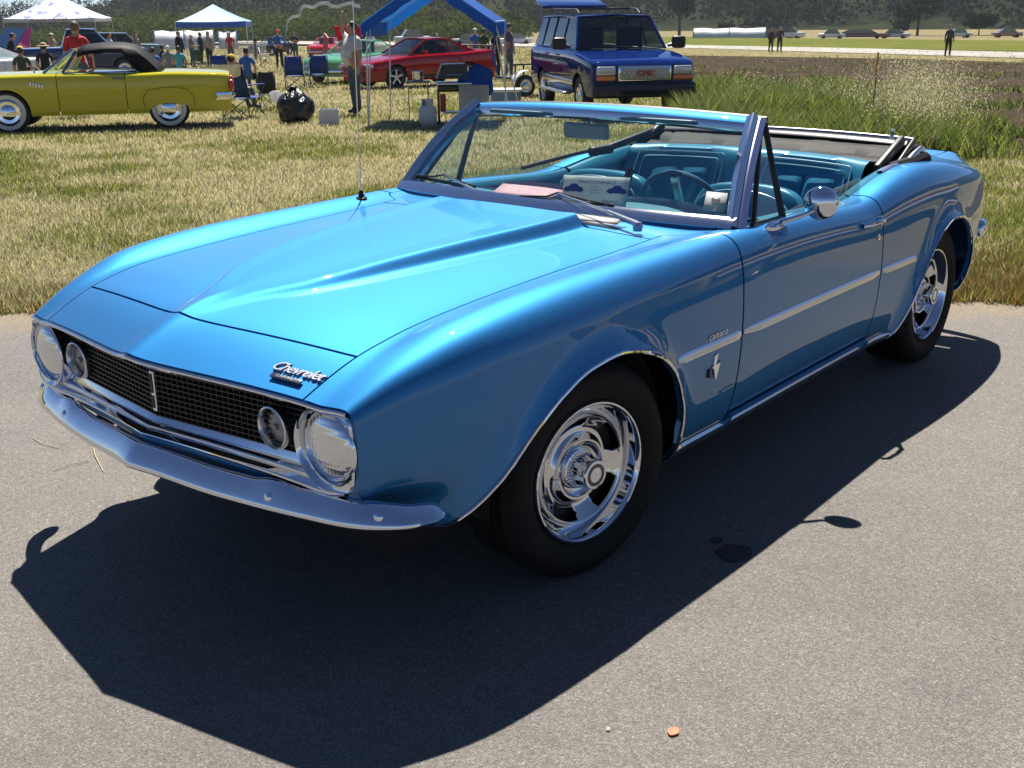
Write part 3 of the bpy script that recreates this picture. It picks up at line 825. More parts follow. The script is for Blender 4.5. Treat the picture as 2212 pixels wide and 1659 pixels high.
# door and quarter inner panels
for sd in (1, -1):
    def inner(name, s0, s1, n, prof, m):
        rows = []
        for s in np.linspace(s0, s1, n):
            p = surf(np.array([s]), np.array([4.12]))[0]
            rows.append([(p[0], sd*(p[1]+dy), p[2]+dz if dz > -.3 else z_) for dy, dz, z_ in prof])
        b = MB().grid(rows); return b.build(name, m, car, angle=50)
    inner('door_trim_panel', -.99, -1.96, 14, [(-.001, -.006, 0), (-.022, .004, 0), (-.040, -.004, 0), (-.052, -.03, 0), (-.056, -.10, 0), (-.045, -.25, 0), (-.04, -1, .40)], VINYL)
    inner('quarter_trim_panel', -1.98, -2.50, 12, [(-.001, -.006, 0), (-.022, .002, 0), (-.045, -.006, 0), (-.075, -.05, 0), (-.09, -.12, 0), (-.09, -.25, 0), (-.09, -1, .40)], VINYL)
    MB().rbox((-1.55, sd*.665, .74), (.36, .06, .05), .02).build('armrest', VINYL, car)
    MB().tube([(-1.30, sd*.675, .80), (-1.30, sd*.655, .80)], .012).tube([(-1.30, sd*.650, .80), (-1.36, sd*.648, .79)], .007).build('window_crank', CHROME, car)
    # well rail around the folded top
    rows = []
    for s in np.linspace(-2.33, -2.95, 22):
        p = surf(np.array([s]), w_in_q(np.array([s])))[0]; tl = (s+2.33)/-.62
        yo = p[1]-.004
        rows.append([(p[0], sd*(yo+.012), p[2]+.004), (p[0], sd*yo, p[2]+.010), (p[0], sd*(yo-.018), p[2]+.006), (p[0], sd*(yo-.022), p[2]-.05)])
    MB().grid(rows).build('well_trim', MAT['pillar_satin'], car, angle=50)
# floor and dashboard
MB().box((-1.75, 0, .34), (1.7, 1.36, .02)).build('floor_carpet', mat('blue_carpet', (.01, .035, .06), .95), car)
MB().box((-.93, 0, .62), (.02, 1.45, .55)).build('firewall', VOID, car)
MB().box((-2.62, 0, .60), (.02, 1.30, .50)).build('rear_bulkhead', VOID, car)
rows = []
for y in np.linspace(-.76, .76, 31):
    f = 1-(y/.80)**2; xb = -.925+.115*f
    r = [(xb-.015, y, .905+.01*f), (-1.06, y, .915), (-1.13, y, .912), (-1.165, y, .898), (-1.172, y, .875), (-1.15, y, .855), (-1.14, y, .80), (-1.17, y, .72), (-1.12, y, .66)]
    hump = .030*math.exp(-((y-.36)/.20)**4)
    r = [(x-(.015 if i > 1 else 0)*math.exp(-((y-.36)/.2)**4), yy_, z+(hump if 1 <= i <= 5 else 0)) for i, (x, yy_, z) in enumerate(r)]
    rows.append(r)
MB().grid(rows).build('dashboard', vary(mat('dash_pad', (.018, .15, .22), .42), (.03, .19, .26), 6, bump=.1, bscale=300, dist=.001), car, angle=60)
# steering wheel
sw = bpy.data.objects.new('steering_wheel', None); link(sw, car)
ax = Vector((-.90, 0, .42)).normalized(); cc = Vector((-1.30, .365, .855))
Xw = Matrix.Translation(cc) @ Vector((0, 0, 1)).rotation_difference(ax).to_matrix().to_4x4()
q = MB(); q.X = Xw; q.tube([(math.cos(a)*.195, math.sin(a)*.195, 0) for a in np.linspace(0, 2*math.pi, 40, endpoint=False)], .011, 8, closed=True); q.build('rim', DASH, sw)
q = MB(); q.X = Xw; q.box((.09, 0, -.01), (.19, .03, .012)); q.box((-.09, 0, -.01), (.19, .03, .012)); q.build('spoke', STEEL, sw)
q = MB(); q.X = Xw; q.lathe([(.06, -.03), (.055, .01), (.03, .02), (.001, .022)], n=20); q.build('hub', DASH, sw)
MB().tube([cc-ax*.02, cc-ax*.35], .025, 10).build('column', DASH, car)
# bucket seats
def bucket(sy):
    st = bpy.data.objects.new('front_seat', None); link(st, car)
    def cushion(name, pts, wf, th, rr=None):
        rows = []
        for i, (x, z, hw) in enumerate(pts):
            r = []
            for k in range(13):
                a = -1+2*k/12; e = 1-abs(a)**5
                r.append((x, sy+a*hw, z, e))
            rows.append(r)
        return rows
    # backrest as a rounded slab
    bm = bmesh.new(); bmesh.ops.create_cube(bm, size=1)
    bmesh.ops.subdivide_edges(bm, edges=bm.edges[:], cuts=6, use_grid_fill=True)
    for v in bm.verts:
        x, y, z = v.co*2
        k = lambda a, b: (1-abs(a*b)**4*.10)
        hh = .29; top = 1-.10*abs(y)**3
        X = x*.075*(1-.5*max(0, z)**4)*(1-.35*abs(y)**4); Y = y*(.262-.035*max(0, z)**3); Z = z*hh*top
        X += -.055*z-.03*(1-y*y)*(x > 0)
        v.co = Vector((X, Y, Z))
    me = bpy.data.meshes.new('backrest'); bm.to_mesh(me); bm.free(); me.polygons.foreach_set('use_smooth', [True]*len(me.polygons)); me.materials.append(VINYL)
    o = link(bpy.data.objects.new('backrest', me), st); o.location = (-1.76, sy, .630); mod(o, 'SUBSURF', levels=1, render_levels=1)
    q = MB().rbox((-1.47, sy, .45), (.50, .54, .14), .06, n=4); q.build('seat', VINYL, st)
    pts = []
    for a in np.linspace(0, math.pi, 22):
        pts.append((-1.745-.052, sy+.225*math.cos(a), .765+.135*math.sin(a)**.6))
    MB().tube([(-1.722-.03*(p[2]-.75)/.2, p[1], p[2]) for p in pts], .004, 6).build('piping', PIPING, st)
    MB().lathe([(.022, 0), (.018, .012), (.001, .014)], (-1.79, sy+.27*(1 if sy > 0 else -1), .80), 'Y', 12).build('seat_knob', CHROME, st)
bucket(.375); bucket(-.375)
# rear seat with framed pleated panels
rs = bpy.data.objects.new('rear_seat', None); link(rs, car)
def rsurf(y, t):
    """backrest front surface: t 0 bottom, 1 top"""
    x = -2.22-.24*t+.05*(y/.6)**4; z = .50+.485*t
    if t > .92: x -= (t-.92)*.5; z -= (t-.92)**2*2.5
    z += .015*(1-(y/.62)**2)*t
    bow = .028*math.exp(-((abs(y)-.33)/.20)**4)
    return Vector((x-bow*.8*(t < .9), y, z))
rows = [[rsurf(y, t) for t in list(np.linspace(0, 1, 18))]+[rsurf(y, 1)+Vector((-.07, 0, -.01)), rsurf(y, 1)+Vector((-.12, 0, -.06))] for y in np.linspace(-.63, .63, 41)]
MB().grid(rows).build('backrest', VINYL, rs, angle=60)
MB().rbox((-2.08, 0, .46), (.42, 1.18, .16), .06, n=4).build('seat', VINYL, rs)
for sy in (-.335, .335):
    for off, col in ((0, 0), (.028, 1)):
        P = []
        for a in np.linspace(0, 1, 40):
            # rounded arch outline
            w2 = .235-off; tt = .905-off*1.9
            u_ = -1+2*a
            if abs(u_) > .55: yv = math.copysign(w2, u_)*(1+.12*(1-tt)); t_ = tt*(1-(abs(u_)-.55)/.45)*.98
            else: yv = w2*math.sin(u_/.55*math.pi/2)**1 if True else 0; t_ = tt
            cr = max(0, (abs(u_)-.40)/.15) if abs(u_) < .55 else 1
            t_ -= .05*min(1, cr)**2
            p = rsurf(sy+yv, max(.02, t_)); P.append(p+Vector((.006, 0, .002)))
        MB().tube(P, .0042, 6).build('piping', PIPING, rs)
    for dy in (-.082, .082):
        rows = []
        for a in np.linspace(-1, 1, 9):
            r = []
            for b_ in np.linspace(-1, 1, 11):
                e = (1-abs(a)**6)*(1-abs(b_)**6)
                p = rsurf(sy+dy+a*.076, .42+b_*.36); r.append(p+Vector((.004+.022*e, 0, .004*e)))
            rows.append(r)
        MB().grid(rows).build('pleated_pad', VINYL, rs, angle=60)
# folded convertible top behind the rear seat
ft = bpy.data.objects.new('folded_top', None); link(ft, car); ft['label'] = 'black convertible top folded behind the rear seat'
rows = []
for y in np.linspace(-.66, .66, 35):
    f = 1-(y/.72)**2
    wob = .006*math.sin(y*17)+.004*math.sin(y*41+1)
    r = [(-2.50-.03*f, y, .90), (-2.53-.03*f, y, .955+wob), (-2.58-.03*f, y, .972+wob*.5), (-2.62-.03*f, y, .955-wob), (-2.66-.04*f, y, .985+wob), (-2.70-.05*f, y, 1.008), (-2.76-.06*f, y, 1.000-wob), (-2.83-.05*f, y, .965+wob), (-2.88-.04*f, y, .930)]
    rows.append(r)
MB().grid(rows).build('fabric', SOFT, ft, angle=60)
rows = []
for y in np.linspace(-.66, .67, 25):
    f = 1-(y/.70)**2
    c = Vector((-2.79-.05*f, y, 1.022+.010*f))
    rows.append([c+Vector(q) for q in ((.045, 0, -.030), (.050, 0, -.010), (.030, 0, .006), (-.02, 0, .010), (-.05, 0, .004), (-.052, 0, -.02))])
MB().grid(rows).build('header_bow', mat('bow_black', (.010, .012, .016), .22), ft, angle=60)
MB().tube([(-2.815-.05*(1-(y/.7)**2), y, 1.034+.010*(1-(y/.7)**2)) for y in np.linspace(-.665, .675, 25)], .007, 8).build('bow_trim', STEEL, ft)
for sd in (1, -1):
    lk = MB()
    lk.rbox((-2.60, sd*.655, .985), (.30, .035, .045), .012, Matrix.Rotation(rad(22), 3, 'Y') )
    lk.rbox((-2.66, sd*.700, .975), (.26, .022, .035), .010, Matrix.Rotation(rad(28), 3, 'Y'))
    lk.tube([(-2.52, sd*.69, .90), (-2.64, sd*.70, .955), (-2.80, sd*.70, 1.005)], .014, 8)
    lk.build('linkage', BLACK, ft)
    sl_ = MB()
    sl_.tube([(-2.585, sd*.728, .935), (-2.68, sd*.735, .978), (-2.78, sd*.730, .998)], .015, 10)
    sl_.lathe([(.001, -.012), (.030, -.010), (.034, 0), (.028, .010), (.010, .014), (.001, .014)], (-2.72, sd*.735, .965), 'Y', 20)
    sl_.lathe([(.001, -.01), (.020, -.008), (.022, .006), (.001, .008)], (-2.79, sd*.735, .985), 'Y', 16)
    sl_.build('hinge', STEEL, ft)
    MB().lathe([(.010, 0), (.010, .02), (.006, .026), (.011, .036), (.009, .048), (.001, .05)], (-2.75, sd*.60, 1.035), 'Z', 12).build('latch_pin', STEEL, ft)
    MB().tube([(-2.5, sd*.70, .93), (-2.62, sd*.735, .93), (-2.80, sd*.745, .95)], [.03, .045, .035], 10).build('side_fold', SOFT, ft)
# long side rail lying on the passenger side
MB().tube([(-1.62, -.715, .925), (-2.0, -.705, .950), (-2.12, -.69, .958)], .010, 6).build('belt_rail', BLACK, car)
MB().rbox((-2.42, -.66, .985), (.62, .03, .035), .01, Matrix.Rotation(rad(7), 3, 'Y')).rbox((-2.17, -.655, .958), (.18, .04, .045), .012).build('folded_side_rail', BLACK, car)

# mirrors
mr_ = bpy.data.objects.new('side_mirror', None); link(mr_, car)
pc = Vector((-1.236, .955, .968)); dirn = Vector((-.92, -.34, .06)).normalized()   # glass faces rearward, head towards camera shows its chrome back
R = Vector((0, 0, 1)).rotation_difference(-dirn).to_matrix().to_4x4()
q = MB(); q.X = Matrix.Translation(pc) @ R
q.lathe([(.001, .030), (.020, .028), (.040, .020), (.054, .008), (.060, -.004), (.061, -.010), (.058, -.014)], n=40); q.build('shell', CHROME, mr_)
q = MB(); q.X = Matrix.Translation(pc) @ R; q.lathe([(.058, -.013), (.001, -.012)], n=40); q.build('glass', mat('mirror_glass', (.9, .9, .9), .0, 1.0), mr_)
bp_, _n = bodypt(-1.10, 5.2)
MB().tube([pc+Vector((.02, -.008, -.020)), pc+Vector((.045, -.045, -.040)), Vector((-1.12, .865, .910))], [.007, .008, .010], 10).build('stem', CHROME, mr_)
q = MB(); q.X = Matrix.Translation(Vector((-1.10, .858, .902))) @ Matrix.Rotation(rad(-32), 4, 'X') @ Matrix.Diagonal((1.0, .26, 1, 1)); q.lathe([(.075, -.006), (.070, .006), (.050, .011), (.001, .013)], n=32); q.build('base', CHROME, mr_)
im = bpy.data.objects.new('rear_view_mirror', None); link(im, car)
q = MB().rbox((-1.155, -.01, 1.172), (.028, .215, .062), .02, Matrix.Rotation(rad(8), 3, 'Y'), 4); q.build('shell', mat('mirror_grey', (.16, .25, .27), .35, .4), im)
MB().tube([(-1.165, -.01, 1.19), (-1.19, -.01, 1.235)], .006, 8).build('stem', STEEL, im)
for sy in (-.34, .30):
    MB().rbox((-1.22, sy, 1.222), (.14, .34, .016), .007, Matrix.Rotation(rad(-6), 3, 'Y')).build('sun_visor', mat('visor_blue', (.05, .16, .20), .5), car)

# door handle and lock
for sd in (1, -1):
    dh = bpy.data.objects.new('door_handle', None); link(dh, car)
    p0, n0 = bodypt(-1.775, float(w_at_z(np.array([-1.775]), np.array([.800]))[0]), sd); p1, _ = bodypt(-1.945, float(w_at_z(np.array([-1.945]), np.array([.800]))[0]), sd)
    q = MB(); q.tube([p0+n0*.004, p0.lerp(p1, .12)+n0*.024, p0.lerp(p1, .5)+n0*.030, p0.lerp(p1, .85)+n0*.026, p1+n0*.006], [.010, .010, .009, .011, .012], 10); q.build('grip', CHROME, dh)
    q = MB(); q.X = Matrix.Translation(p1+n0*.004) @ Vector((0, 0, 1)).rotation_difference(n0).to_matrix().to_4x4(); q.lathe([(.020, -.004), (.019, .005), (.012, .010), (.001, .011)], n=20); q.build('button', CHROME, dh)
    p2, n2 = bodypt(-1.925, float(w_at_z(np.array([-1.925]), np.array([.735]))[0]), sd)
    q = MB(); q.X = Matrix.Translation(p2) @ Vector((0, 0, 1)).rotation_difference(n2).to_matrix().to_4x4(); q.lathe([(.014, -.002), (.013, .004), (.001, .005)], n=18); q.build('lock', CHROME, car)

# tail: panel, lamps, bumper
rows = []
for w_ in np.linspace(0, 13.5, 50):
    p = surf(np.array([-3.50]), np.array([w_]))[0]; rows.append([(p[0]+.004, p[1], p[2]), (p[0]+.02, p[1]*.9, p[2]*.9+.05), (-3.44, 0, .55)])
b = MB().grid(rows); b.mirror_y(); b.build('tail_panel', BLUE, car)
def rear_bumper():
    Y = np.array([0, .3, .55, .72, .80, .845, .862, .868]); X = np.array([-3.60, -3.595, -3.575, -3.54, -3.50, -3.45, -3.40, -3.34])
    tt = np.linspace(0, 1, 40); ys = pchip(np.linspace(0, 1, 8), Y, tt); xs = pchip(np.linspace(0, 1, 8), X, tt)
    half = []
    for i in range(40):
        a, b = max(0, i-1), min(39, i+1); T = Vector((xs[b]-xs[a], ys[b]-ys[a], 0)).normalized(); Nn = Vector((-T.y, T.x, 0))
        if i == 0: Nn = Vector((-1, 0, 0))
        e = math.sqrt(max(0.0004, 1-max(0, (tt[i]-.93)/.07)**2)); hh = .045*e
        half.append([Vector((xs[i], ys[i], .548+a_*hh))+Nn*o_*e for a_, o_ in ((-1, -.01), (-1, .004), (-.8, .018), (0, .027), (.8, .018), (1, .004), (1, -.02))])
    full = [[Vector((q.x, -q.y, q.z)) for q in r] for r in half[::-1]][:-1]+half
    MB().grid(full).build('rear_bumper', CHROME, car, angle=60)
rear_bumper()

# wipers
def wiper(p0, p1, b0, b1):
    wp = bpy.data.objects.new('wiper', None); link(wp, car)
    p0, p1, b0, b1 = map(Vector, (p0, p1, b0, b1))
    q = MB(); q.lathe([(.016, -.012), (.018, .008), (.012, .018), (.001, .020)], p0, 'Z', 14); q.build('pivot', STEEL, wp)
    q = MB(); q.tube([p0+Vector((0, 0, .010)), p0.lerp(p1, .35)+Vector((0, 0, .012))], [.011, .008], 8); q.tube([p0.lerp(p1, .33)+Vector((0, 0, .012)), p1+Vector((0, 0, .006))], [.0045, .0035], 8); q.build('arm', STEEL, wp)
    q = MB(); q.tube([b0+Vector((0, 0, .002)), b0.lerp(b1, .3)+Vector((0, 0, .010)), p1+Vector((0, 0, .008)), b0.lerp(b1, .75)+Vector((0, 0, .009)), b1+Vector((0, 0, .002))], .004, 6)
    q.tube([b0.lerp(b1, .1), b0.lerp(b1, .9)], .003, 6); q.build('blade_frame', BLACK, wp)
    q = MB(); q.box((b0+b1)/2-Vector((0, 0, .006)), ((b1-b0).length, .005, .010), Vector((1, 0, 0)).rotation_difference((b1-b0).normalized()).to_matrix()); q.build('rubber', RUBBER, wp)
wiper((-.668, .564, .925), (-.828, .10, .972), (-.800, -.06, .954), (-.822, .357, .957))
wiper((-.826, -.300, .935), (-.925, -.57, .974), (-.930, -.735, .964), (-.895, -.37, .953))

# antenna
an = bpy.data.objects.new('antenna', None); link(an, car)
pa, na = bodypt(-.615, 4.15, -1)
MB().lathe([(.024, -.006), (.023, .004), (.013, .012), (.010, .026), (.006, .034)], pa, 'Z', 18).build('base', BLACK, an)
MB().tube([pa+Vector((0, 0, .02)), pa+Vector((-.004, 0, .45)), pa+Vector((-.012, 0, .86))], [.0030, .0022, .0018], 6).build('mast', STEEL, an)
MB().ball(pa+Vector((-.012, 0, .885)), .028, 16, 10).build('topper_ball', vary(mat('orange_ball', (.75, .30, .05), .45), (.8, .45, .2), 30), an)
# cowl vent slots
for sd in (1, -1):
    q = MB()
    for k in range(17):
        y = .275+k*.0118
        a, _ = bodypt(-.665, 1.0); 
        za = surf(np.array([-.665]), np.array([np.interp(y, surf(np.full(60, -.665), np.linspace(0, 3, 60))[:, 1], np.linspace(0, 3, 60))]))[0][2]
        q.box((-.700, sd*(y+.01), za+.0012), (.060, .0065, .002), Matrix.Rotation(rad(-12*sd), 3, 'Z'))
    q.build('cowl_vent_slots', VOID, car)
# badges
cv_, _ = bodypt(.815, 2.45)
# ---------------------------------------------------------------- ground
# line of the asphalt edge (runs behind the car)
EA = np.array([-.30, -3.62]); EB = np.array([-4.02, .80]); ed = (EB-EA)/np.linalg.norm(EB-EA); en = np.array([ed[1], -ed[0]])   # en points to the field
if en @ np.array([-1, -1]) < 0: en = -en
def asphalt_mat():
    m = mat('asphalt', (.2, .2, .2), .82); N, L, b = nodes(m)
    tc = N.new('ShaderNodeTexCoord')
    def noise(sc, det=3, rough=.5):
        n = N.new('ShaderNodeTexNoise'); n.inputs['Scale'].default_value = sc; n.inputs['Detail'].default_value = det; n.inputs['Roughness'].default_value = rough
        L.new(tc.outputs['Object'], n.inputs['Vector']); return n
    def vor(sc, feat='F1'):
        n = N.new('ShaderNodeTexVoronoi'); n.inputs['Scale'].default_value = sc; n.feature = feat
        L.new(tc.outputs['Object'], n.inputs['Vector']); return n
    def ramp(src, stops):
        r = N.new('ShaderNodeValToRGB'); e = r.color_ramp.elements
        while len(e) < len(stops): e.new(.5)
        for q, (p, c) in zip(e, stops): q.position = p; q.color = (*c, 1)
        L.new(src, r.inputs[0]); return r
    def mix(kind, f, a, b_):
        x = N.new('ShaderNodeMix'); x.data_type = 'RGBA'; x.blend_type = kind
        if hasattr(f, 'links') or not isinstance(f, (int, float)): L.new(f, x.inputs[0])
        else: x.inputs[0].default_value = f
        L.new(a, x.inputs[6]); L.new(b_, x.inputs[7]); return x.outputs[2]
    v1 = vor(260); v2 = vor(120)
    c1 = ramp(v1.outputs['Color'], [(0, (.095, .086, .076)), (.45, (.172, .158, .140)), (.75, (.25, .23, .205)), (.93, (.42, .39, .35)), (1, (.62, .58, .52))])
    c2 = ramp(v2.outputs['Color'], [(0, (.11, .100, .088)), (.6, (.20, .182, .158)), (1, (.34, .31, .27))])
    base = mix('MIX', .42, c1.outputs[0], c2.outputs[0])
    # large, slow stains and worn wheel paths
    big = ramp(noise(.55, 5, .6).outputs[0], [(.30, (.82, .81, .80)), (.52, (1, 1, 1)), (.75, (1.12, 1.09, 1.04))])
    mid = ramp(noise(4.5, 4, .65).outputs[0], [(.30, (.94, .94, .94)), (.6, (1.02, 1.01, 1.0))])
    base = mix('MULTIPLY', 1.0, base, big.outputs[0]); base = mix('MULTIPLY', 1.0, base, mid.outputs[0])
    sc7 = N.new('ShaderNodeRGB'); sc7.outputs[0].default_value = (.74, .755, .785, 1); base = mix('MULTIPLY', 1.0, base, sc7.outputs[0])
    # dusty dirt creeping over the broken edge next to the grass
    sx_ = N.new('ShaderNodeVectorMath'); sx_.operation = 'DOT_PRODUCT'; L.new(tc.outputs['Object'], sx_.inputs[0]); sx_.inputs[1].default_value = (float(en[0]), float(en[1]), 0)
    ns = noise(3.0, 5, .7); md = N.new('ShaderNodeMath'); md.operation = 'MULTIPLY_ADD'; L.new(ns.outputs[0], md.inputs[0]); md.inputs[1].default_value = .9; L.new(sx_.outputs['Value'], md.inputs[2])
    mr = N.new('ShaderNodeMapRange'); b0_ = float(EA @ en); mr.inputs[1].default_value = b0_-.05; mr.inputs[2].default_value = b0_+.42; mr.interpolation_type = 'SMOOTHSTEP'
    L.new(md.outputs[0], mr.inputs[0]); dirt = ramp(noise(40, 4, .7).outputs[0], [(.3, (.13, .10, .07)), (.7, (.26, .21, .15))]); base = mix('MIX', mr.outputs[0], base, dirt.outputs[0])
    L.new(base, b.inputs['Base Color'])
    hb = N.new('ShaderNodeMath'); hb.operation = 'MULTIPLY_ADD'; L.new(v1.outputs['Distance'], hb.inputs[0]); hb.inputs[1].default_value = -1.0
    nn = noise(60, 4, .6); L.new(nn.outputs[0], hb.inputs[2])
    bp = N.new('ShaderNodeBump'); bp.inputs['Strength'].default_value = .75; bp.inputs['Distance'].default_value = .0035
    L.new(hb.outputs[0], bp.inputs['Height']); L.new(bp.outputs[0], b.inputs['Normal'])
    rr = ramp(v1.outputs['Color'], [(0, (.9,)*3), (.8, (.8,)*3), (1, (.45,)*3)]); L.new(rr.outputs[0], b.inputs['Roughness'])
    return m
def sheet(name, poly, z, m, n=1):
    o = MB().add([(x, y, z) for x, y in poly], [tuple(range(len(poly)))]).build(name, m, smooth=False); tag(o, kind='structure'); return o
def E_(a, b): p = EA+ed*a+en*b; return float(p[0]), float(p[1])
def edge_wob(a): return .10*math.sin(a*1.3)+.06*math.sin(a*3.7+1)+.03*math.sin(a*9.1)
pts = [E_(a, edge_wob(a)) for a in np.arange(-30, 34, .25)]
sheet('asphalt', pts+[E_(34, -11.5), E_(-30, -11.5)], 0.0, asphalt_mat())
def earth_mat(name, c1, c2, sc, bump=.6, c3=None):
    m = mat(name, c1, 1.0, spec=.0); vary(m, c2, sc, .35, .65, 6, bump, sc*14, dist=.03); return m
DRY = earth_mat('dry_grass_ground', (.25, .205, .13), (.14, .13, .055), 1.1)
SL = .016; BMAX = 200.0
def zf(x, y):
    b = (x-EA[0])*en[0]+(y-EA[1])*en[1]
    return -SL*min(max(b, 0), BMAX)-.004*float(sstep(0, .4, b))
def atf(u, v):
    """field point seen at photo position u,v"""
    z = 0.0
    for _ in range(60):
        x, y = at(u, v, z) if v > 30 else at(u, 30.5, z)
        z = .5*z+.5*zf(x, y)
    return x, y, zf(x, y)
bs = [-.6, 0, .4, 5, 20, 60, 120, 200, 400, 1500]
rows = []
for a_ in np.linspace(-1400, 1400, 29): rows.append([(*E_(a_, b_), zf(*E_(a_, b_))-.02-(.01 if b_ < .1 else 0)) for b_ in bs])
gd = MB().grid(rows).build('grass_field', DRY, smooth=False); tag(gd, kind='structure')
def ppoly(name, px, dz, m):
    o = MB().add([(lambda q: (q[0], q[1], q[2]+dz))(atf(u, v)) for u, v in px], [tuple(range(len(px)))]).build(name, m, smooth=False); tag(o, kind='structure'); return o
SOIL = earth_mat('ploughed_soil', (.042, .032, .026), (.068, .053, .041), .9, 1.0)
ppoly('soil_field', [(1440, 119), (2000, 128), (2600, 150), (3000, 300), (2800, 520), (2400, 400), (2212, 330), (2000, 245), (1700, 225), (1440, 200)], .004, SOIL)
RUN = vary(mat('runway_concrete', (.32, .305, .275), .9), (.25, .235, .21), .4)
ppoly('runway', [(-700, 92), (300, 92), (1500, 104), (2212, 126), (2900, 150), (2900, 136), (2212, 113), (1500, 96), (300, 86), (-700, 86)], .012, RUN)
GRN = earth_mat('green_strip_ground', (.085, .11, .025), (.13, .13, .04), .25)
ppoly('green_strip', [(1300, 94), (2212, 111), (2900, 135), (2900, 100), (2212, 88), (1300, 78)], .008, GRN)
# other side of the asphalt, only seen mirrored in the paint: verge, red soil, pale taxiway
far_ = MB().add([(*E_(a_, b_), z_) for a_, b_, z_ in ((-900, -11.3, -.02), (900, -11.3, -.02), (900, -900, -.02), (-900, -900, -.02))], [(0, 1, 2, 3)]).build('far_meadow', DRY, smooth=False); tag(far_, kind='structure')
# ---------------------------------------------------------------- grass as real blades
def blade_obj(name, P, H, Wd, lean, mats_, idx, mseg=2):
    """P (n,3) roots; tapered bent blades of mseg segments built straight into one mesh"""
    n = len(P); a = rng.uniform(0, 2*np.pi, n); dx, dy = np.cos(a), np.sin(a)
    la = rng.uniform(0, 2*np.pi, n); lx, ly = np.cos(la)*lean*H, np.sin(la)*lean*H
    if mseg == 1:
        V = np.zeros((n, 3, 3)); V[:] = P[:, None]
        V[:, 0, 0] -= dx*Wd; V[:, 0, 1] -= dy*Wd; V[:, 1, 0] += dx*Wd; V[:, 1, 1] += dy*Wd
        V[:, 2, 0] += lx; V[:, 2, 1] += ly; V[:, 2, 2] += H
        F = np.arange(n*3).reshape(n, 3); k = 3
        loops = F.ravel(); starts = np.arange(n)*3; tot = np.full(n, 3); mi = idx
    else:
        V = np.zeros((n, 5, 3)); V[:] = P[:, None]
        V[:, 0, 0] -= dx*Wd; V[:, 0, 1] -= dy*Wd; V[:, 1, 0] += dx*Wd; V[:, 1, 1] += dy*Wd
        for q, s_ in ((2, .7), (3, -.7)):
            V[:, q, 0] += lx*.35+dx*Wd*s_; V[:, q, 1] += ly*.35+dy*Wd*s_; V[:, q, 2] += H*.6
        V[:, 4, 0] += lx; V[:, 4, 1] += ly; V[:, 4, 2] += H
        b = np.arange(n)[:, None]*5
        q4 = b+np.array([[0, 1, 2, 3]]); t3 = b+np.array([[3, 2, 4]])
        loops = np.concatenate([q4, t3], 1).ravel(); starts = (np.arange(n)[:, None]*7+np.array([[0, 4]])).ravel(); tot = np.tile([4, 3], n); mi = np.repeat(idx, 2)
    me = bpy.data.meshes.new(name); me.vertices.add(V.shape[0]*V.shape[1]); me.vertices.foreach_set('co', V.astype(np.float32).ravel())
    me.loops.add(len(loops)); me.loops.foreach_set('vertex_index', loops.astype(np.int32))
    me.polygons.add(len(starts)); me.polygons.foreach_set('loop_start', starts.astype(np.int32)); me.polygons.foreach_set('loop_total', tot.astype(np.int32))
    for m in mats_: me.materials.append(m)
    me.polygons.foreach_set('material_index', mi.astype(np.int32)); me.update(calc_edges=True)
    o = link(bpy.data.objects.new(name, me)); return o
def leafmat(name, col, tr=.35, rough=.55, spec=.3):
    m = bpy.data.materials.new(name); m.use_nodes = True; MAT[name] = m
    N, L = m.node_tree.nodes, m.node_tree.links; b = N['Principled BSDF']; out = N['Material Output']
    b.inputs['Base Color'].default_value = (*col, 1); b.inputs['Roughness'].default_value = rough; b.inputs['Specular IOR Level'].default_value = spec
    t = N.new('ShaderNodeBsdfTranslucent'); t.inputs[0].default_value = (col[0]*1.1, col[1]*1.15, col[2]*.8, 1)
    mx = N.new('ShaderNodeMixShader'); mx.inputs[0].default_value = tr
    L.new(b.outputs[0], mx.inputs[1]); L.new(t.outputs[0], mx.inputs[2]); L.new(mx.outputs[0], out.inputs[0]); return m
GM = [leafmat('straw_pale', (.50, .455, .37), .5), leafmat('straw_tan', (.40, .33, .215), .5), leafmat('grass_olive', (.23, .22, .075), .5), leafmat('grass_green', (.125, .17, .038), .5), leafmat('straw_rust', (.22, .13, .055), .4)]
from mathutils import noise as _mn
def nz(x, y, s, o=0.0): return _mn.noise(Vector((x*s+o, y*s-o, o*.37)))
def scatter(n, fn):
    """n candidate points from fn(rng) -> x,y arrays"""
    return fn(n)
# visible field wedge sampled in view space so the density follows the distance
def view_points(n, u0, u1, v0, v1, power=1.0):
    u = rng.uniform(u0, u1, n); v = v0+(v1-v0)*rng.uniform(0, 1, n)**power
    d = _f[None]+_s2[None]*((u-1106)/FPX)[:, None]+_u2[None]*((829.5-v)/FPX)[:, None]
    # plane of the sloping field: z = -SL*b
    den = d[:, 2]+SL*(d[:, :2] @ en); num = -(CAM[2]+SL*float((CAM[:2]-EA) @ en))
    t = num/den; P = CAM+t[:, None]*d; P = P[(t > 0) & (t < 140)]
    return P
def field(P):
    q = P[:, :2]-EA; a = q @ ed; b = q @ en; w_ = .10*np.sin(a*1.3)+.06*np.sin(a*3.7+1)+.03*np.sin(a*9.1)
    return b-w_
allP = []
P = view_points(560000, -60, 2300, 98, 760, 1.0)
fb_ = field(P); keep = (fb_ > -.04)
P = P[keep]; fb_ = fb_[keep]
_uu = ((P-CAM) @ _s2)/((P-CAM) @ _f)*FPX+1106; _vv = 829.5-((P-CAM) @ _u2)/((P-CAM) @ _f)*FPX
def soil_lim(u): return 205+(u-1480)*.03+.42*np.clip(u-1990, 0, 600)
onsoil = (_uu > 1455) & (_vv > 117) & (_vv < soil_lim(_uu)+8*np.array([nz(x, y, .8, 1) for x, y in P[:, :2]]))
onrun = (_vv < 128) & (_vv > 92) & (_uu > 1300)
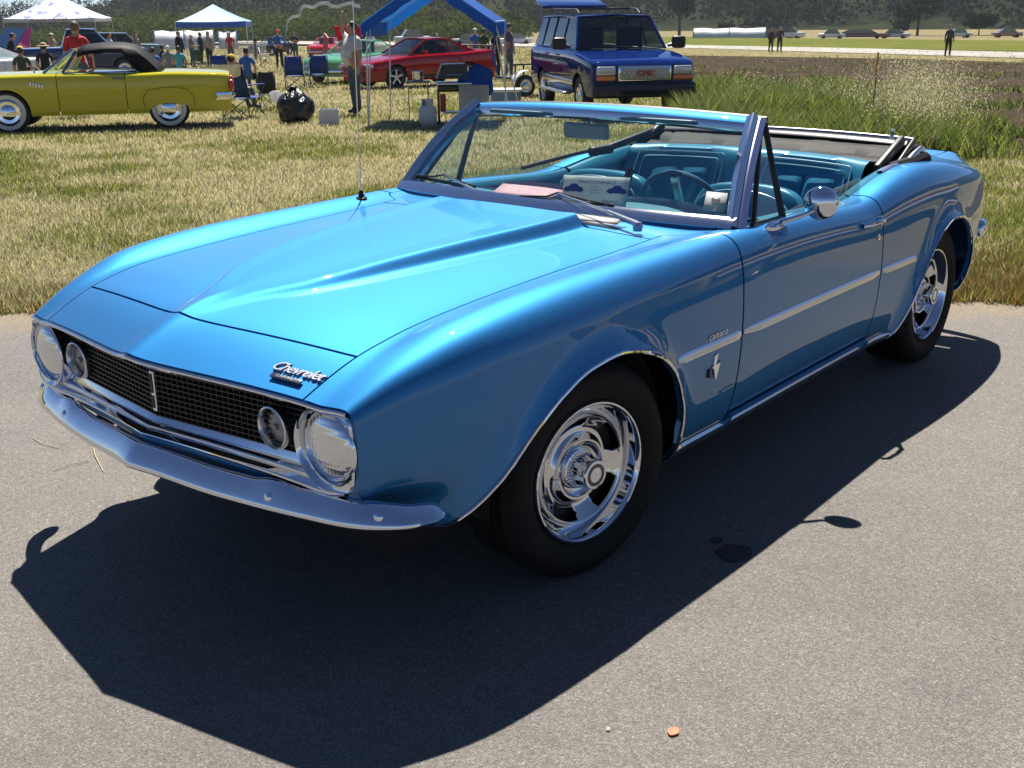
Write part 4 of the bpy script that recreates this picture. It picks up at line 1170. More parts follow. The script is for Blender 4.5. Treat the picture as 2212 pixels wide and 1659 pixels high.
keep = ~((onsoil | onrun) & (rng.uniform(0, 1, len(P)) > .05))
P = P[keep]; fb_ = fb_[keep]
g1 = np.array([nz(x, y, .35, 3) for x, y in P[:, :2]]); g2 = np.array([nz(x, y, 1.3, 8) for x, y in P[:, :2]])
gr = g1*.9+g2*.7                                  # greenness
dist = np.linalg.norm(P-CAM, axis=1)
right = sstep(1.5, 5.0, (P[:, :2]-EA) @ ed)       # toward the weedy right side
edge_near = 1-sstep(.1, 1.1, fb_)
r_ = rng.uniform(0, 1, len(P))
greenp = np.clip(.31+gr*1.5+.25*right-.15*edge_near, .04, .9)
idx = np.where(r_ < greenp, np.where(rng.uniform(0, 1, len(P)) < .5, 2, 3), np.where(rng.uniform(0, 1, len(P)) < .62, 0, 1))
rb_ = (sstep(2.5, 4.0, (P[:, :2]-EA) @ ed)+(1-sstep(-2.5, -1, (P[:, :2]-EA) @ ed)))*(1-sstep(.8, 2.6, fb_)); idx = np.where(rng.uniform(0, 1, len(P)) < .5*rb_, 4, idx)
idx = np.where((edge_near > .3) & (rng.uniform(0, 1, len(P)) < .35), 4, idx)
H = (rng.uniform(.018, .055, len(P))*(1+.5*np.clip(gr, -.3, 1))+.0012*dist)*(1+1.3*edge_near*rng.uniform(0, 1, len(P))**2)
soil = np.zeros(len(P), bool)
Wd = .0018+.00034*dist
P[:, 2] = -SL*np.clip(fb_, 0, 200)-.02
sx = (P[:, :2]-EA) @ ed
ds = np.array([0]*len(P))
gro = blade_obj('field_grass', P, H, Wd, .55, GM, idx, 1); tag(gro, 'short dry straw and green grass covering the field', 'grass', kind='stuff')
# ---------------------------------------------------------------- hills, woods and weeds
def dirp(u, v=829.5):
    d = _f+_s2*(u-1106)/FPX+_u2*(829.5-v)/FPX
    h = np.array([d[0], d[1]]); return h/np.linalg.norm(h), d[2]/np.linalg.norm(h)
# hill: ring of terrain sampled by bearing and range, ridge height per bearing
HUS = np.arange(-2600, 5000, 100)
ridge_k = knots((-3000, 26), (-900, 20), (-200, 3.5), (0, 3.5), (180, 4.5), (330, 10), (520, 28), (900, 46), (1500, 55), (2300, 60), (3500, 62), (5200, 50))
Z0 = -SL*BMAX-.02
rows = []
def hill_pt(u, t):
    h, _ = dirp(float(u)); R_ = 285+t*420
    k = float(pchip(ridge_k[0], ridge_k[1], np.array([u]))[0])
    x, y = CAM[0]+h[0]*R_, CAM[1]+h[1]*R_
    z = Z0-.6+(k*1.0)*float(sstep(0, .85, t))+ (2.5*nz(x, y, .013, 5)+1.2*nz(x, y, .04, 9))*float(sstep(0, .3, t))*min(1, k/30)
    return x, y, z
for u in HUS: rows.append([hill_pt(u, t) for t in np.linspace(0, 1.15, 22)])
HM = vary(mat('hill_ground', (.016, .022, .013), 1.0, spec=0), (.030, .035, .018), .03, .4, .6, 6)
hill = MB().grid(rows).build('hillside', HM); tag(hill, kind='structure')
# woods: crowns of leaf faces spread over the slope
def lm(n, c, tr): return leafmat(n, c, tr, 1.0, 0.0)
WM = [lm('wood_dark', (.011, .018, .012), .15), lm('wood_mid', (.017, .026, .014), .15), lm('wood_olive', (.034, .040, .019), .2), lm('wood_bluish', (.014, .022, .019), .15)]
def crown_faces(c, rx, rz, n, size):
    """leaf-size quads spread through a lumpy crown volume"""
    a = rng.normal(0, 1, (n, 3)); a /= np.linalg.norm(a, axis=1, keepdims=True); r = rng.uniform(.55, 1.0, (n, 1))**.6
    lump = 1+.25*np.sin(a[:, :1]*5+c[0])*np.sin(a[:, 1:2]*4+c[1])+.12*np.sin(a[:, 2:3]*9+c[2])
    P = a*r*lump*np.array([rx, rx, rz])+np.array(c)
    t1 = rng.normal(0, 1, (n, 3)); t1 /= np.linalg.norm(t1, axis=1, keepdims=True); t2 = np.cross(t1, a+rng.normal(0, .4, (n, 3))); t2 /= np.linalg.norm(t2, axis=1, keepdims=True)+1e-9
    s_ = size*rng.uniform(.5, 1.3, (n, 1))
    return np.stack([P-t1*s_, P-t2*s_*.6, P+t1*s_, P+t2*s_*.6], 1)
def quads_obj(name, Q, idx, mats_):
    n = len(Q); me = bpy.data.meshes.new(name); me.vertices.add(n*4); me.vertices.foreach_set('co', Q.astype(np.float32).ravel())
    me.loops.add(n*4); me.loops.foreach_set('vertex_index', np.arange(n*4, dtype=np.int32)); me.polygons.add(n)
    me.polygons.foreach_set('loop_start', np.arange(n, dtype=np.int32)*4); me.polygons.foreach_set('loop_total', np.full(n, 4, np.int32))
    for m in mats_: me.materials.append(m)
    me.polygons.foreach_set('material_index', idx.astype(np.int32)); me.update(calc_edges=True)
    return link(bpy.data.objects.new(name, me))
Q = []; I = []
for k in range(1900):
    u = rng.uniform(-500, 2700); t = rng.uniform(.03, .98)**.8; x, y, z = hill_pt(u, t)
    tall = (.5+.5*nz(x, y, .012, 2.0)+.3*rng.uniform(-1, 1)) > .52
    kk = float(pchip(ridge_k[0], ridge_k[1], np.array([u]))[0]); sc = .45+.55*min(1, kk/35)
    rx = (rng.uniform(4.5, 7.5) if tall else rng.uniform(4, 7))*sc; rzv = (rng.uniform(7, 12) if tall else rng.uniform(2.5, 4.5))*sc
    n = 170 if t < .5 else 90
    q = crown_faces((x, y, z+rzv*.75), rx, rzv, n, .80*sc); Q.append(q)
    mi = (0 if rng.uniform() < .6 else 3) if tall else (1 if rng.uniform() < .55 else 2)
    I.append(np.where(rng.uniform(0, 1, n) < .8, mi, (mi+1) % 4))
wd = quads_obj('hillside_woods', np.concatenate(Q), np.concatenate(I), WM); tag(wd, 'dark evergreen woods covering the hillside', 'woods', kind='stuff')
# hedge band of brighter scrub at the foot of the hill (left half of the view)
Q = []; I = []
for k in range(420):
    u = rng.uniform(330, 1130) if k < 330 else rng.uniform(-300, 330); h, _ = dirp(u); R_ = rng.uniform(215, 262)
    x, y = CAM[0]+h[0]*R_, CAM[1]+h[1]*R_; rzv = rng.uniform(1.6, 2.8)*(1 if u > 330 else .55)*(1+.5*(R_-215)/47)
    q = crown_faces((x, y, Z0+rzv*.7), rng.uniform(2.5, 4), rzv, 140, .38); Q.append(q); I.append(np.where(rng.uniform(0, 1, 140) < .6, 0, 1))
sc_ = quads_obj('scrub_band', np.concatenate(Q), np.concatenate(I), [leafmat('scrub_green', (.055, .085, .022), .25, 1.0, 0.0), leafmat('scrub_olive', (.09, .10, .03), .25, 1.0, 0.0)]); tag(sc_, 'mid green scrub band at the foot of the wooded hill', 'scrub', kind='stuff')
# single trees and bushes that stand out at the foot of the hill
TRUNK = mat('tree_bark', (.06, .05, .04), .9)
def tree(name, label, u, vb, Hh, Wd_, mats_, trunk=.25, n=1800, dist=None, leaf=.26, group='separate trees below the hill'):
    x, y, z = atf(u, vb)
    if dist: h, _ = dirp(u); x, y = CAM[0]+h[0]*dist, CAM[1]+h[1]*dist; z = zf(x, y)
    t = thing(name, label, 'tree' if 'tree' in name else 'bush', (x, y, z), 0, group)
    MB().tube([(0, 0, -.2), (.1, 0, Hh*.35), (-.1, .1, Hh*.7)], [Hh*.035, Hh*.026, Hh*.012], 8).tube([(0, 0, Hh*.3), (Wd_*.25, 0, Hh*.6)], [Hh*.016, Hh*.006], 6).tube([(0, 0, Hh*.25), (-Wd_*.2, .3, Hh*.6)], [Hh*.016, Hh*.006], 6).build('trunk', TRUNK, t)
    qs = []; k = 9
    for i in range(k):
        a = 2*math.pi*i/k+rng.uniform(-.3, .3); rr = Wd_*.28*rng.uniform(.5, 1.1); zz = Hh*(trunk+(1-trunk)*rng.uniform(.25, .85))
        qs.append(crown_faces((math.cos(a)*rr, math.sin(a)*rr, zz), Wd_*rng.uniform(.16, .26), Hh*(1-trunk)*rng.uniform(.16, .26), n//k, leaf))
    Qq = np.concatenate(qs); o = quads_obj('crown', Qq, (rng.uniform(0, 1, len(Qq)) < .35).astype(int), mats_); o.parent = t
    return t
LM1 = [leafmat('tree_green', (.030, .048, .018), .2, 1.0, 0.0), leafmat('tree_green2', (.055, .070, .025), .2, 1.0, 0.0)]
LM2 = [leafmat('tree_dark', (.012, .020, .012), .15, 1.0, 0.0), leafmat('tree_dark2', (.022, .032, .016), .15, 1.0, 0.0)]
LM3 = [leafmat('tree_pale', (.085, .085, .035), .2, 1.0, 0.0), leafmat('tree_pale2', (.06, .065, .03), .2, 1.0, 0.0)]
TD = 235
for nm, lb, u, Hh, Wd_, mm in (('dark_round_tree', 'dark dense round tree beyond the green strip, largest tree at the right', 1905, 8.2, 10.5, LM2), ('small_yellow_tree', 'small yellow-green round bush left of the lone dark figure', 1872, 3.2, 3.4, LM3),
        ('olive_tree', 'pale olive tree above the roof of the red coupe', 965, 6.0, 7.5, LM3), ('low_green_tree', 'small green tree between the canopy posts, left of the olive tree', 905, 3.6, 4.2, LM1),
        ('green_tree', 'green bushy tree beyond the right canopy post', 1120, 5.2, 6.0, LM1), ('dark_low_tree', 'dark low spreading tree at the right edge', 2170, 5.0, 9.0, LM2), ('wide_dark_bush', 'wide dark bush above the lone figure', 2025, 4.0, 7.0, LM2),
        ('green_round_bush', 'small green bush beside the two walking people', 1530, 2.6, 3.6, LM1), ('tall_tree', 'tall dark tree just right of the wagon roof', 1440, 10, 7, LM2)):
    tree(nm, lb, u, 80, Hh, Wd_, mm, dist=TD)
# far row of vehicles and plastic tunnels along the foot of the hill
def far_box_car(label, u, dist, L, Hh, col, cat='car', name='distant_car', group='distant vehicles below the hill'):
    h, _ = dirp(u); x, y = CAM[0]+h[0]*dist, CAM[1]+h[1]*dist; t = thing(name, label, cat, (x, y, zf(x, y)), math.atan2(h[1], h[0])+math.pi/2+rng.uniform(-.3, .3), group)
    m = mat('far_%.2f_%.2f_%.2f' % col, col, .35, 0, .6)
    q = MB().rbox((0, 0, Hh*.38), (L, 1.8, Hh*.42), .15); q.build('body', m, t)
    q = MB(); q.prism([(-L*.30, Hh*.58), (-L*.18, Hh), (L*.15, Hh), (L*.30, Hh*.58)], 1.6, Matrix(((1, 0, 0, 0), (0, 0, 1, -.8), (0, 1, 0, 0), (0, 0, 0, 1)))); q.build('cabin', mat('far_glass', (.08, .10, .12), .1, 0, 1), t)
    for sx in (-L*.3, L*.3):
        for sy in (-.8, .8): MB().lathe([(.001, -.1), (.34, -.1), (.34, .1), (.001, .1)], (sx, sy, .34), 'Y', 12).build('wheel', VOID, t)
    return t
def tunnel(label, u0, u1, dist, Hh, col):
    h0, _ = dirp(u0); h1, _ = dirp(u1); a = Vector((CAM[0]+h0[0]*dist, CAM[1]+h0[1]*dist, 0)); b = Vector((CAM[0]+h1[0]*dist, CAM[1]+h1[1]*dist, 0)); c = (a+b)/2
    t = thing('plastic_tunnel', label, 'greenhouse', (c.x, c.y, zf(c.x, c.y)), math.atan2((b-a).y, (b-a).x)); L = (b-a).length
    rows = []
    for i, x in enumerate(np.linspace(-L/2, L/2, max(8, int(L/3)))): rows.append([(x, 2.2*math.cos(q), Hh*(1+.05*math.sin(i*2.1))*math.sin(q)**.8) for q in np.linspace(0, math.pi, 10)])
    mb = MB().grid(rows); mb.build('cover', mat('tunnel_film', col, .35, 0, .3), t)
    for i, x in enumerate(np.linspace(-L/2, L/2, max(3, int(L/9)))): MB().tube([(x, 2.25*math.cos(q), Hh*1.07*math.sin(q)**.8) for q in np.linspace(0, math.pi, 8)], .08, 5).build('hoop', STEEL, t)
    return t
tunnel('long white plastic growing tunnel right of the wagon', 1468, 1608, 190, 1.9, (.55, .57, .58))
tunnel('white covered growing tunnel between the left wagon and the blue pop-up tent', 415, 530, 150, 2.2, (.62, .64, .62))
tunnel('white growing tunnel seen just right of the blue pop-up tent legs', 540, 575, 150, 2.0, (.62, .64, .62))
for lb, u, L, Hh, col, c_ in (('white distant truck at the end of the long plastic tunnel', 1650, 6, 2.0, (.6, .62, .62), 'truck'), ('low dark red distant trailer left of the two walking people', 1625, 9, 1.7, (.10, .03, .03), 'trailer'), ('white distant car nose right of the two walking people', 1738, 4.4, 1.5, (.62, .64, .66), 'car'),
        ('long dark red distant trailer beyond the green strip', 1790, 10, 1.5, (.10, .035, .03), 'trailer'), ('pale grey distant car under the dark round tree', 1860, 5, 1.4, (.40, .42, .44), 'car'), ('small white distant car left of the lone dark figure', 1985, 4, 1.4, (.6, .6, .6), 'car'), ('reddish distant car right of the lone dark figure', 2080, 4.5, 1.4, (.30, .16, .12), 'car'),
        ('white distant car close to the right edge', 2165, 4.2, 1.5, (.6, .62, .64), 'car'), ('silver distant van framed above the red coupe', 918, 4.6, 2.1, (.40, .46, .50), 'van'), ('grey distant car beyond the white-haired man', 1030, 4.6, 1.5, (.18, .20, .22), 'car'), ('white distant car left of the wagon', 1118, 4.4, 1.5, (.62, .64, .66), 'car')):
    far_box_car(lb, u, 200 if u > 1400 else 150, L, Hh, col, c_)
# weeds on the right: tall green grass, dock leaves and pale oat heads
def weed_zone(n, u0, u1, v0, v1):
    P = view_points(n, u0, u1, v0, v1, 1.0); return P
P = weed_zone(170000, 1480, 2330, 165, 345)
q_ = P[:, :2]-EA; a_ = q_ @ ed; b_ = q_ @ en
uu = ((P-CAM) @ _s2)/((P-CAM) @ _f)*FPX+1106; vv = 829.5-((P-CAM) @ _u2)/((P-CAM) @ _f)*FPX
low = soil_lim(uu)-4                          # far limit of the weeds against the soil
m_ = (vv > low+14*np.array([nz(x, y, .6, 1) for x, y in P[:, :2]])) & (b_ > .9)
dens = np.array([nz(x, y, .55, 4) for x, y in P[:, :2]]); m_ &= (rng.uniform(0, 1, len(P)) < np.clip(.65+dens*1.1, .1, 1)*np.clip((2230-uu)/200, 0.05, 1))
P = P[m_]; dens = dens[m_]; P[:, 2] = -SL*np.clip(b_[m_], 0, 200)-.02; dd = np.linalg.norm(P-CAM, axis=1); uu = uu[m_]
WG = [leafmat('weed_bright', (.18, .22, .05), .45), leafmat('weed_green', (.10, .14, .035), .4), leafmat('weed_dark', (.04, .075, .02), .3), leafmat('weed_straw', (.34, .28, .17), .4)]
r_ = rng.uniform(0, 1, len(P)); idx = np.where(r_ < .38, 0, np.where(r_ < .70, 1, np.where(r_ < .86, 2, 3)))
Hh = rng.uniform(.12, .50, len(P))*(1+.4*dens)*np.clip(1.25-(uu-1500)/1600, .6, 1.3)
o = blade_obj('tall_weeds', P, Hh, (.0022+.00042*dd)*rng.uniform(.6, 1.8, len(P)), .55, WG, idx, 2); tag(o, 'tall bright green weeds behind the convertible', 'weeds', kind='stuff')
# oat heads: thin stems with hanging pale spikelets
n = 1500; uo = np.concatenate([rng.uniform(1560, 1860, n//4), rng.normal(1975, 62, n-n//4)]); vo = np.concatenate([rng.uniform(215, 280, n//4), rng.uniform(225, 330, n-n//4)])
SP = []; ST = []
for u, v in zip(uo, vo):
    x, y, z = atf(float(u), float(v))
    if (np.array([x, y])-EA) @ en < .7: continue
    h = rng.uniform(.45, 1.15)*(1.0 if u > 1850 else .7); lx, ly = rng.normal(0, .12, 2)
    top = np.array([x+lx, y+ly, z+h]); ST.append(((x, y, z-.02), top))
    for k in range(9):
        f = 1-.06*k; c = np.array([x, y, z])+(top-np.array([x, y, z]))*f+np.append(rng.normal(0, .022+.006*k, 2), -.01*k)
        d = rng.normal(0, 1, 3); d[2] = -2.2; d /= np.linalg.norm(d); s_ = np.cross(d, rng.normal(0, 1, 3)); s_ /= np.linalg.norm(s_)
        SP.append([c-d*.014, c-s_*.0045, c+d*.016, c+s_*.0045])
SP = np.array(SP); o = quads_obj('oat_heads', SP, (rng.uniform(0, 1, len(SP)) < .3).astype(int), [leafmat('oat_pale', (.68, .63, .55), .5), leafmat('oat_tan', (.42, .34, .22), .5)]); tag(o, 'pale feathery wild oat heads above the weeds', 'wild oats', kind='stuff')
A = np.array([s[0] for s in ST]); B = np.array([s[1] for s in ST]); w2 = np.array([.003, 0, 0])
Qs = np.stack([A-w2, A+w2, B+w2*.4, B-w2*.4], 1); o = quads_obj('oat_stems', Qs, np.zeros(len(Qs)), [WG[3]]); tag(o, 'thin dry stems carrying the wild oat heads', 'stems', kind='stuff')
# sparse low green on the soil and stubble
P = view_points(16000, 1450, 2330, 122, 300); q_ = P[:, :2]-EA; b_ = q_ @ en; dn = np.array([nz(x, y, .25, 11) for x, y in P[:, :2]]); m_ = (dn > .12)
P = P[m_]; P[:, 2] = -SL*np.clip(b_[m_], 0, 200)-.01; o = blade_obj('soil_sprouts', P, rng.uniform(.05, .22, len(P)), .02*np.ones(len(P)), .6, WG, rng.integers(0, 3, len(P)), 1); tag(o, 'scattered green sprouts on the ploughed soil', 'sprouts', kind='stuff')
# survey stake
x, y, z = atf(1880, 300)
sk_ = thing('survey_stake', 'wooden survey stake with an orange top standing in the weeds', 'stake', (x, y, z), .4)
MB().box((0, 0, .42), (.055, .02, 1.0)).build('lath', vary(mat('stake_wood', (.30, .24, .16), .8), (.22, .17, .11), 15), sk_)
MB().box((0, 0, 1.06), (.057, .022, .30)).build('orange_tip', mat('stake_orange', (.72, .25, .02), .7), sk_)
# ---------------------------------------------------------------- people
SKIN = mat('skin', (.42, .24, .16), .55); HAIR = mat('hair_dark', (.02, .015, .012), .6)
def cloth(name, col): return vary(mat(name, col, .85), tuple(c*.75 for c in col), 12, bump=.3, bscale=40, dist=.01)
def person(label, u, vf, H, shirt, pants, face=0.0, sit=False, hair=(.02, .015, .012), hat=None, pose='stand', pos=None, sleeves='short', group=None, cat='person', scale=1.0, zoff=0.0, belly=0.0, lean=0.0):
    """face: heading in radians relative to 'looking at the camera'; figure grown from joints"""
    x, y, z = pos if pos else atf(u, vf)
    to = math.atan2(CAM[1]-y, CAM[0]-x)
    root = thing('person', label, cat, (x, y, z+zoff), to+face, group)
    s = H/1.75
    # joints: local x forward, y left, z up
    J = {}; E_l = []; R = {}
    def j(n, p, r, par=None, lab='shirt'):
        J[n] = p; R[n] = (r[0]*1.13, r[1]*1.13) if n not in ('hea', 'top', 'nec') else r
        if par: E_l.append((par, n, lab))
    hip = .93 if not sit else .50
    ln = lean
    def tp(dx, dy, dz):  # torso point with lean
        return (dx+ln*(dz), dy, hip+dz)
    j('pel', (0, 0, hip), (.155, .115), None, 'pants')
    j('wai', tp(belly*.06, 0, .16), (.150, .115+belly*.06), 'pel', 'shirt')
    j('che', tp(belly*.03, 0, .36), (.165, .118+belly*.03), 'wai', 'shirt')
    j('col', tp(0, 0, .50), (.10, .075), 'che', 'shirt')
    j('nec', tp(.01, 0, .57), (.052, .055), 'col', 'skin')
    j('hea', tp(.02, 0, .66), (.078, .092), 'nec', 'skin')
    j('top', tp(.015, 0, .76), (.070, .085), 'hea', 'skin')
    arms = {'stand': ((.02, .24, .16), (.06, .25, -.06)), 'akimbo': ((-.06, .36, .22), (.06, .20, .10)), 'fold': ((.02, .24, .22), (.20, .06, .24)), 'up': ((.02, .34, .62), (.02, .30, .90)), 'fwd': ((.08, .24, .20), (.30, .20, .22)), 'lap': ((.05, .24, .22), (.25, .16, .08))}
    for sd in (1, -1):
        q = pose if not (pose == 'up' and sd == 1) else 'stand'
        e, h = arms['lap' if sit and pose == 'stand' else q]
        j('sh%d' % sd, tp(0, sd*.17, .47), (.062, .060), 'col', 'shirt')
        j('el%d' % sd, tp(e[0], sd*e[1], e[2]), (.042, .042), 'sh%d' % sd, 'shirt')
        j('wr%d' % sd, tp(h[0], sd*h[1], h[2]), (.028, .030), 'el%d' % sd, 'shirt' if sleeves == 'long' else 'skin')
        d = Vector(J['wr%d' % sd])-Vector(J['el%d' % sd]); d.normalize(); hp = Vector(J['wr%d' % sd])+d*.10
        j('ha%d' % sd, tuple(hp), (.030, .020), 'wr%d' % sd, 'skin')
        if not sit:
            j('hj%d' % sd, (0, sd*.09, hip-.06), (.095, .100), 'pel', 'pants')
            j('kn%d' % sd, (.02+.05*sd*.5, sd*.105, .50), (.062, .066), 'hj%d' % sd, 'pants')
            j('an%d' % sd, (-.02+.06*sd*.5, sd*.115, .09), (.048, .052), 'kn%d' % sd, 'pants')
            j('to%d' % sd, (.15+.06*sd*.5, sd*.13, .035), (.038, .032), 'an%d' % sd, 'shoe')
        else:
            j('hj%d' % sd, (.05, sd*.10, hip-.03), (.09, .09), 'pel', 'pants')
            j('kn%d' % sd, (.46, sd*.13, hip-.01), (.062, .066), 'hj%d' % sd, 'pants')
            j('an%d' % sd, (.50, sd*.13, .09), (.046, .05), 'kn%d' % sd, 'pants')
            j('to%d' % sd, (.66, sd*.14, .035), (.038, .032), 'an%d' % sd, 'shoe')
    nm = list(J); V = [Vector(J[n])*s for n in nm]; ed_ = [(nm.index(a), nm.index(b)) for a, b, _ in E_l]
    me = bpy.data.meshes.new('body'); me.from_pydata(V, ed_, []); o = bpy.data.objects.new('body', me); C.objects.link(o)
    o.modifiers.new('skin', 'SKIN'); sk = me.skin_vertices[0].data
    for i, n in enumerate(nm): sk[i].radius = (R[n][0]*s, R[n][1]*s); sk[i].use_root = (n == 'pel')
    ss = o.modifiers.new('sub', 'SUBSURF'); ss.levels = 2 if H*FPX/max(1, (Vector((x, y))-Vector(CAM[:2])).length) > 130 else 1; ss.render_levels = ss.levels
    dg = bpy.context.evaluated_depsgraph_get(); m2 = bpy.data.meshes.new_from_object(o.evaluated_get(dg)); bpy.data.objects.remove(o)
    labs = ['skin', 'shirt', 'pants', 'shoe']; mm = [SKIN, shirt, pants, mat('shoe_dark', (.03, .025, .02), .6)]
    segs = [(Vector(J[a])*s, Vector(J[b])*s, labs.index(l), b) for a, b, l in E_l]
    m2.materials.clear()
    for q in mm: m2.materials.append(q)
    for p in m2.polygons:
        c = p.center; best = (9, 0)
        for a, b, l, bn in segs:
            d = b-a; t = max(0, min(1, (c-a).dot(d)/max(d.dot(d), 1e-9))); dd = (c-a-d*t).length
            if l == 1 and bn.startswith('el') and sleeves == 'short' and t > .62: ll = 0
            elif bn.startswith('an') and t > .86: ll = 3
            elif bn == 'wai' and t < .45: ll = 2
            else: ll = l
            if dd < best[0]: best = (dd, ll)
        p.material_index = best[1]; p.use_smooth = True
    m2.name = 'body'; ob = link(bpy.data.objects.new('body', m2), root)
    hc = Vector(J['hea'])*s+Vector((.0, 0, .035*s))
    hm = mat('hair_%.2f_%.2f' % (hair[0], hair[1]), hair, .6)
    MB().ball(hc+Vector((-.018*s, 0, .022*s)), (.098*s, .084*s, .105*s), 14, 8).build('hair', hm, root)
    MB().ball(hc+Vector((.030*s, 0, -.012*s)), (.075*s, .068*s, .098*s), 14, 8).ball(hc+Vector((.105*s, 0, -.02*s)), (.018*s, .013*s, .022*s), 8, 5).ball(hc+Vector((.01*s, .076*s, -.01*s)), (.016*s, .012*s, .028*s), 8, 5).ball(hc+Vector((.01*s, -.076*s, -.01*s)), (.016*s, .012*s, .028*s), 8, 5).build('face', SKIN, root)
    if hat:
        kind, hcol = hat; q = MB(); hz = hc+Vector((0, 0, .055*s))
        q.lathe([(.001, .085*s), (.05*s, .075*s), (.085*s, .045*s), (.098*s, .0)], hz, 'Z', 16)
        if kind == 'cap': q.box(hz+Vector((.125*s, 0, .005*s)), (.11*s, .13*s, .012*s))
        elif kind == 'brim': q.lathe([(.09*s, .0), (.19*s, -.012*s), (.19*s, -.02*s), (.09*s, -.01*s)], hz, 'Z', 20)
        q.build('cap' if kind == 'cap' else 'hat', mat('hat_%.2f_%.2f_%.2f' % hcol, hcol, .8), root)
    return root
# ---------------------------------------------------------------- background vehicles
def bg_wheel(parent, R, W2, style, loc, out):
    """wheel with hub, outer side = out (+1/-1 in local y)"""
    w_ = bpy.data.objects.new('wheel', None); link(w_, parent); w_.location = loc
    o = out
    tr = mat('bg_tyre', (.014, .014, .014), .7)
    rr = {'white': .62, 'spoke': .70, 'slot': .64, 'steel': .62}[style]
    pr = [(R*rr, W2*.75), (R*(rr+.04), W2*.9), (R*.85, W2), (R*.95, W2*.9), (R, W2*.6), (R, -W2*.6), (R*.9, -W2), (R*rr, -W2*.8)]
    MB().lathe([(r, h*o) for r, h in pr], axis='Y', n=32).build('tyre', tr, w_)
    if style == 'white':
        MB().lathe([(R*.655, W2*.93*o), (R*.655, W2*.985*o), (R*.84, W2*1.03*o), (R*.845, W2*.97*o)], axis='Y', n=32).build('whitewall', mat('whitewall', (.62, .60, .55), .6), w_)
    if style == 'spoke':
        q = MB().lathe([(R*rr, W2*.8*o), (R*rr*.95, W2*.85*o), (R*rr*.9, W2*.5*o)], axis='Y', n=32); q.build('rim', ALU, w_)
        for k in range(5):
            a = 2*math.pi*k/5+.3; Rm = Matrix.Rotation(-a, 3, 'Y')
            MB().box(Rm @ Vector((R*rr*.47, W2*.62*o, 0)), (R*rr*.95, .03, R*.17), Rm, 1.0).build('spoke', ALU, w_)
        MB().lathe([(R*.17, W2*.5*o), (R*.15, W2*.75*o), (.001, W2*.8*o)], axis='Y', n=16).build('hub', ALU, w_)
        MB().lathe([(R*rr*.92, W2*.1*o), (.001, W2*.1*o)], axis='Y', n=20).build('brake_disc', VOID, w_)
    else:
        m = {'white': CHROME, 'slot': STEEL, 'steel': STEEL}[style]
        MB().lathe([(R*rr, W2*.8*o), (R*rr*.92, W2*.85*o), (R*rr*.85, W2*.55*o), (R*rr*.6, W2*.5*o), (R*rr*.55, W2*.8*o), (R*rr*.3, W2*1.0*o), (.001, W2*1.03*o)], axis='Y', n=32).build('hub_cap', m, w_)
    return w_
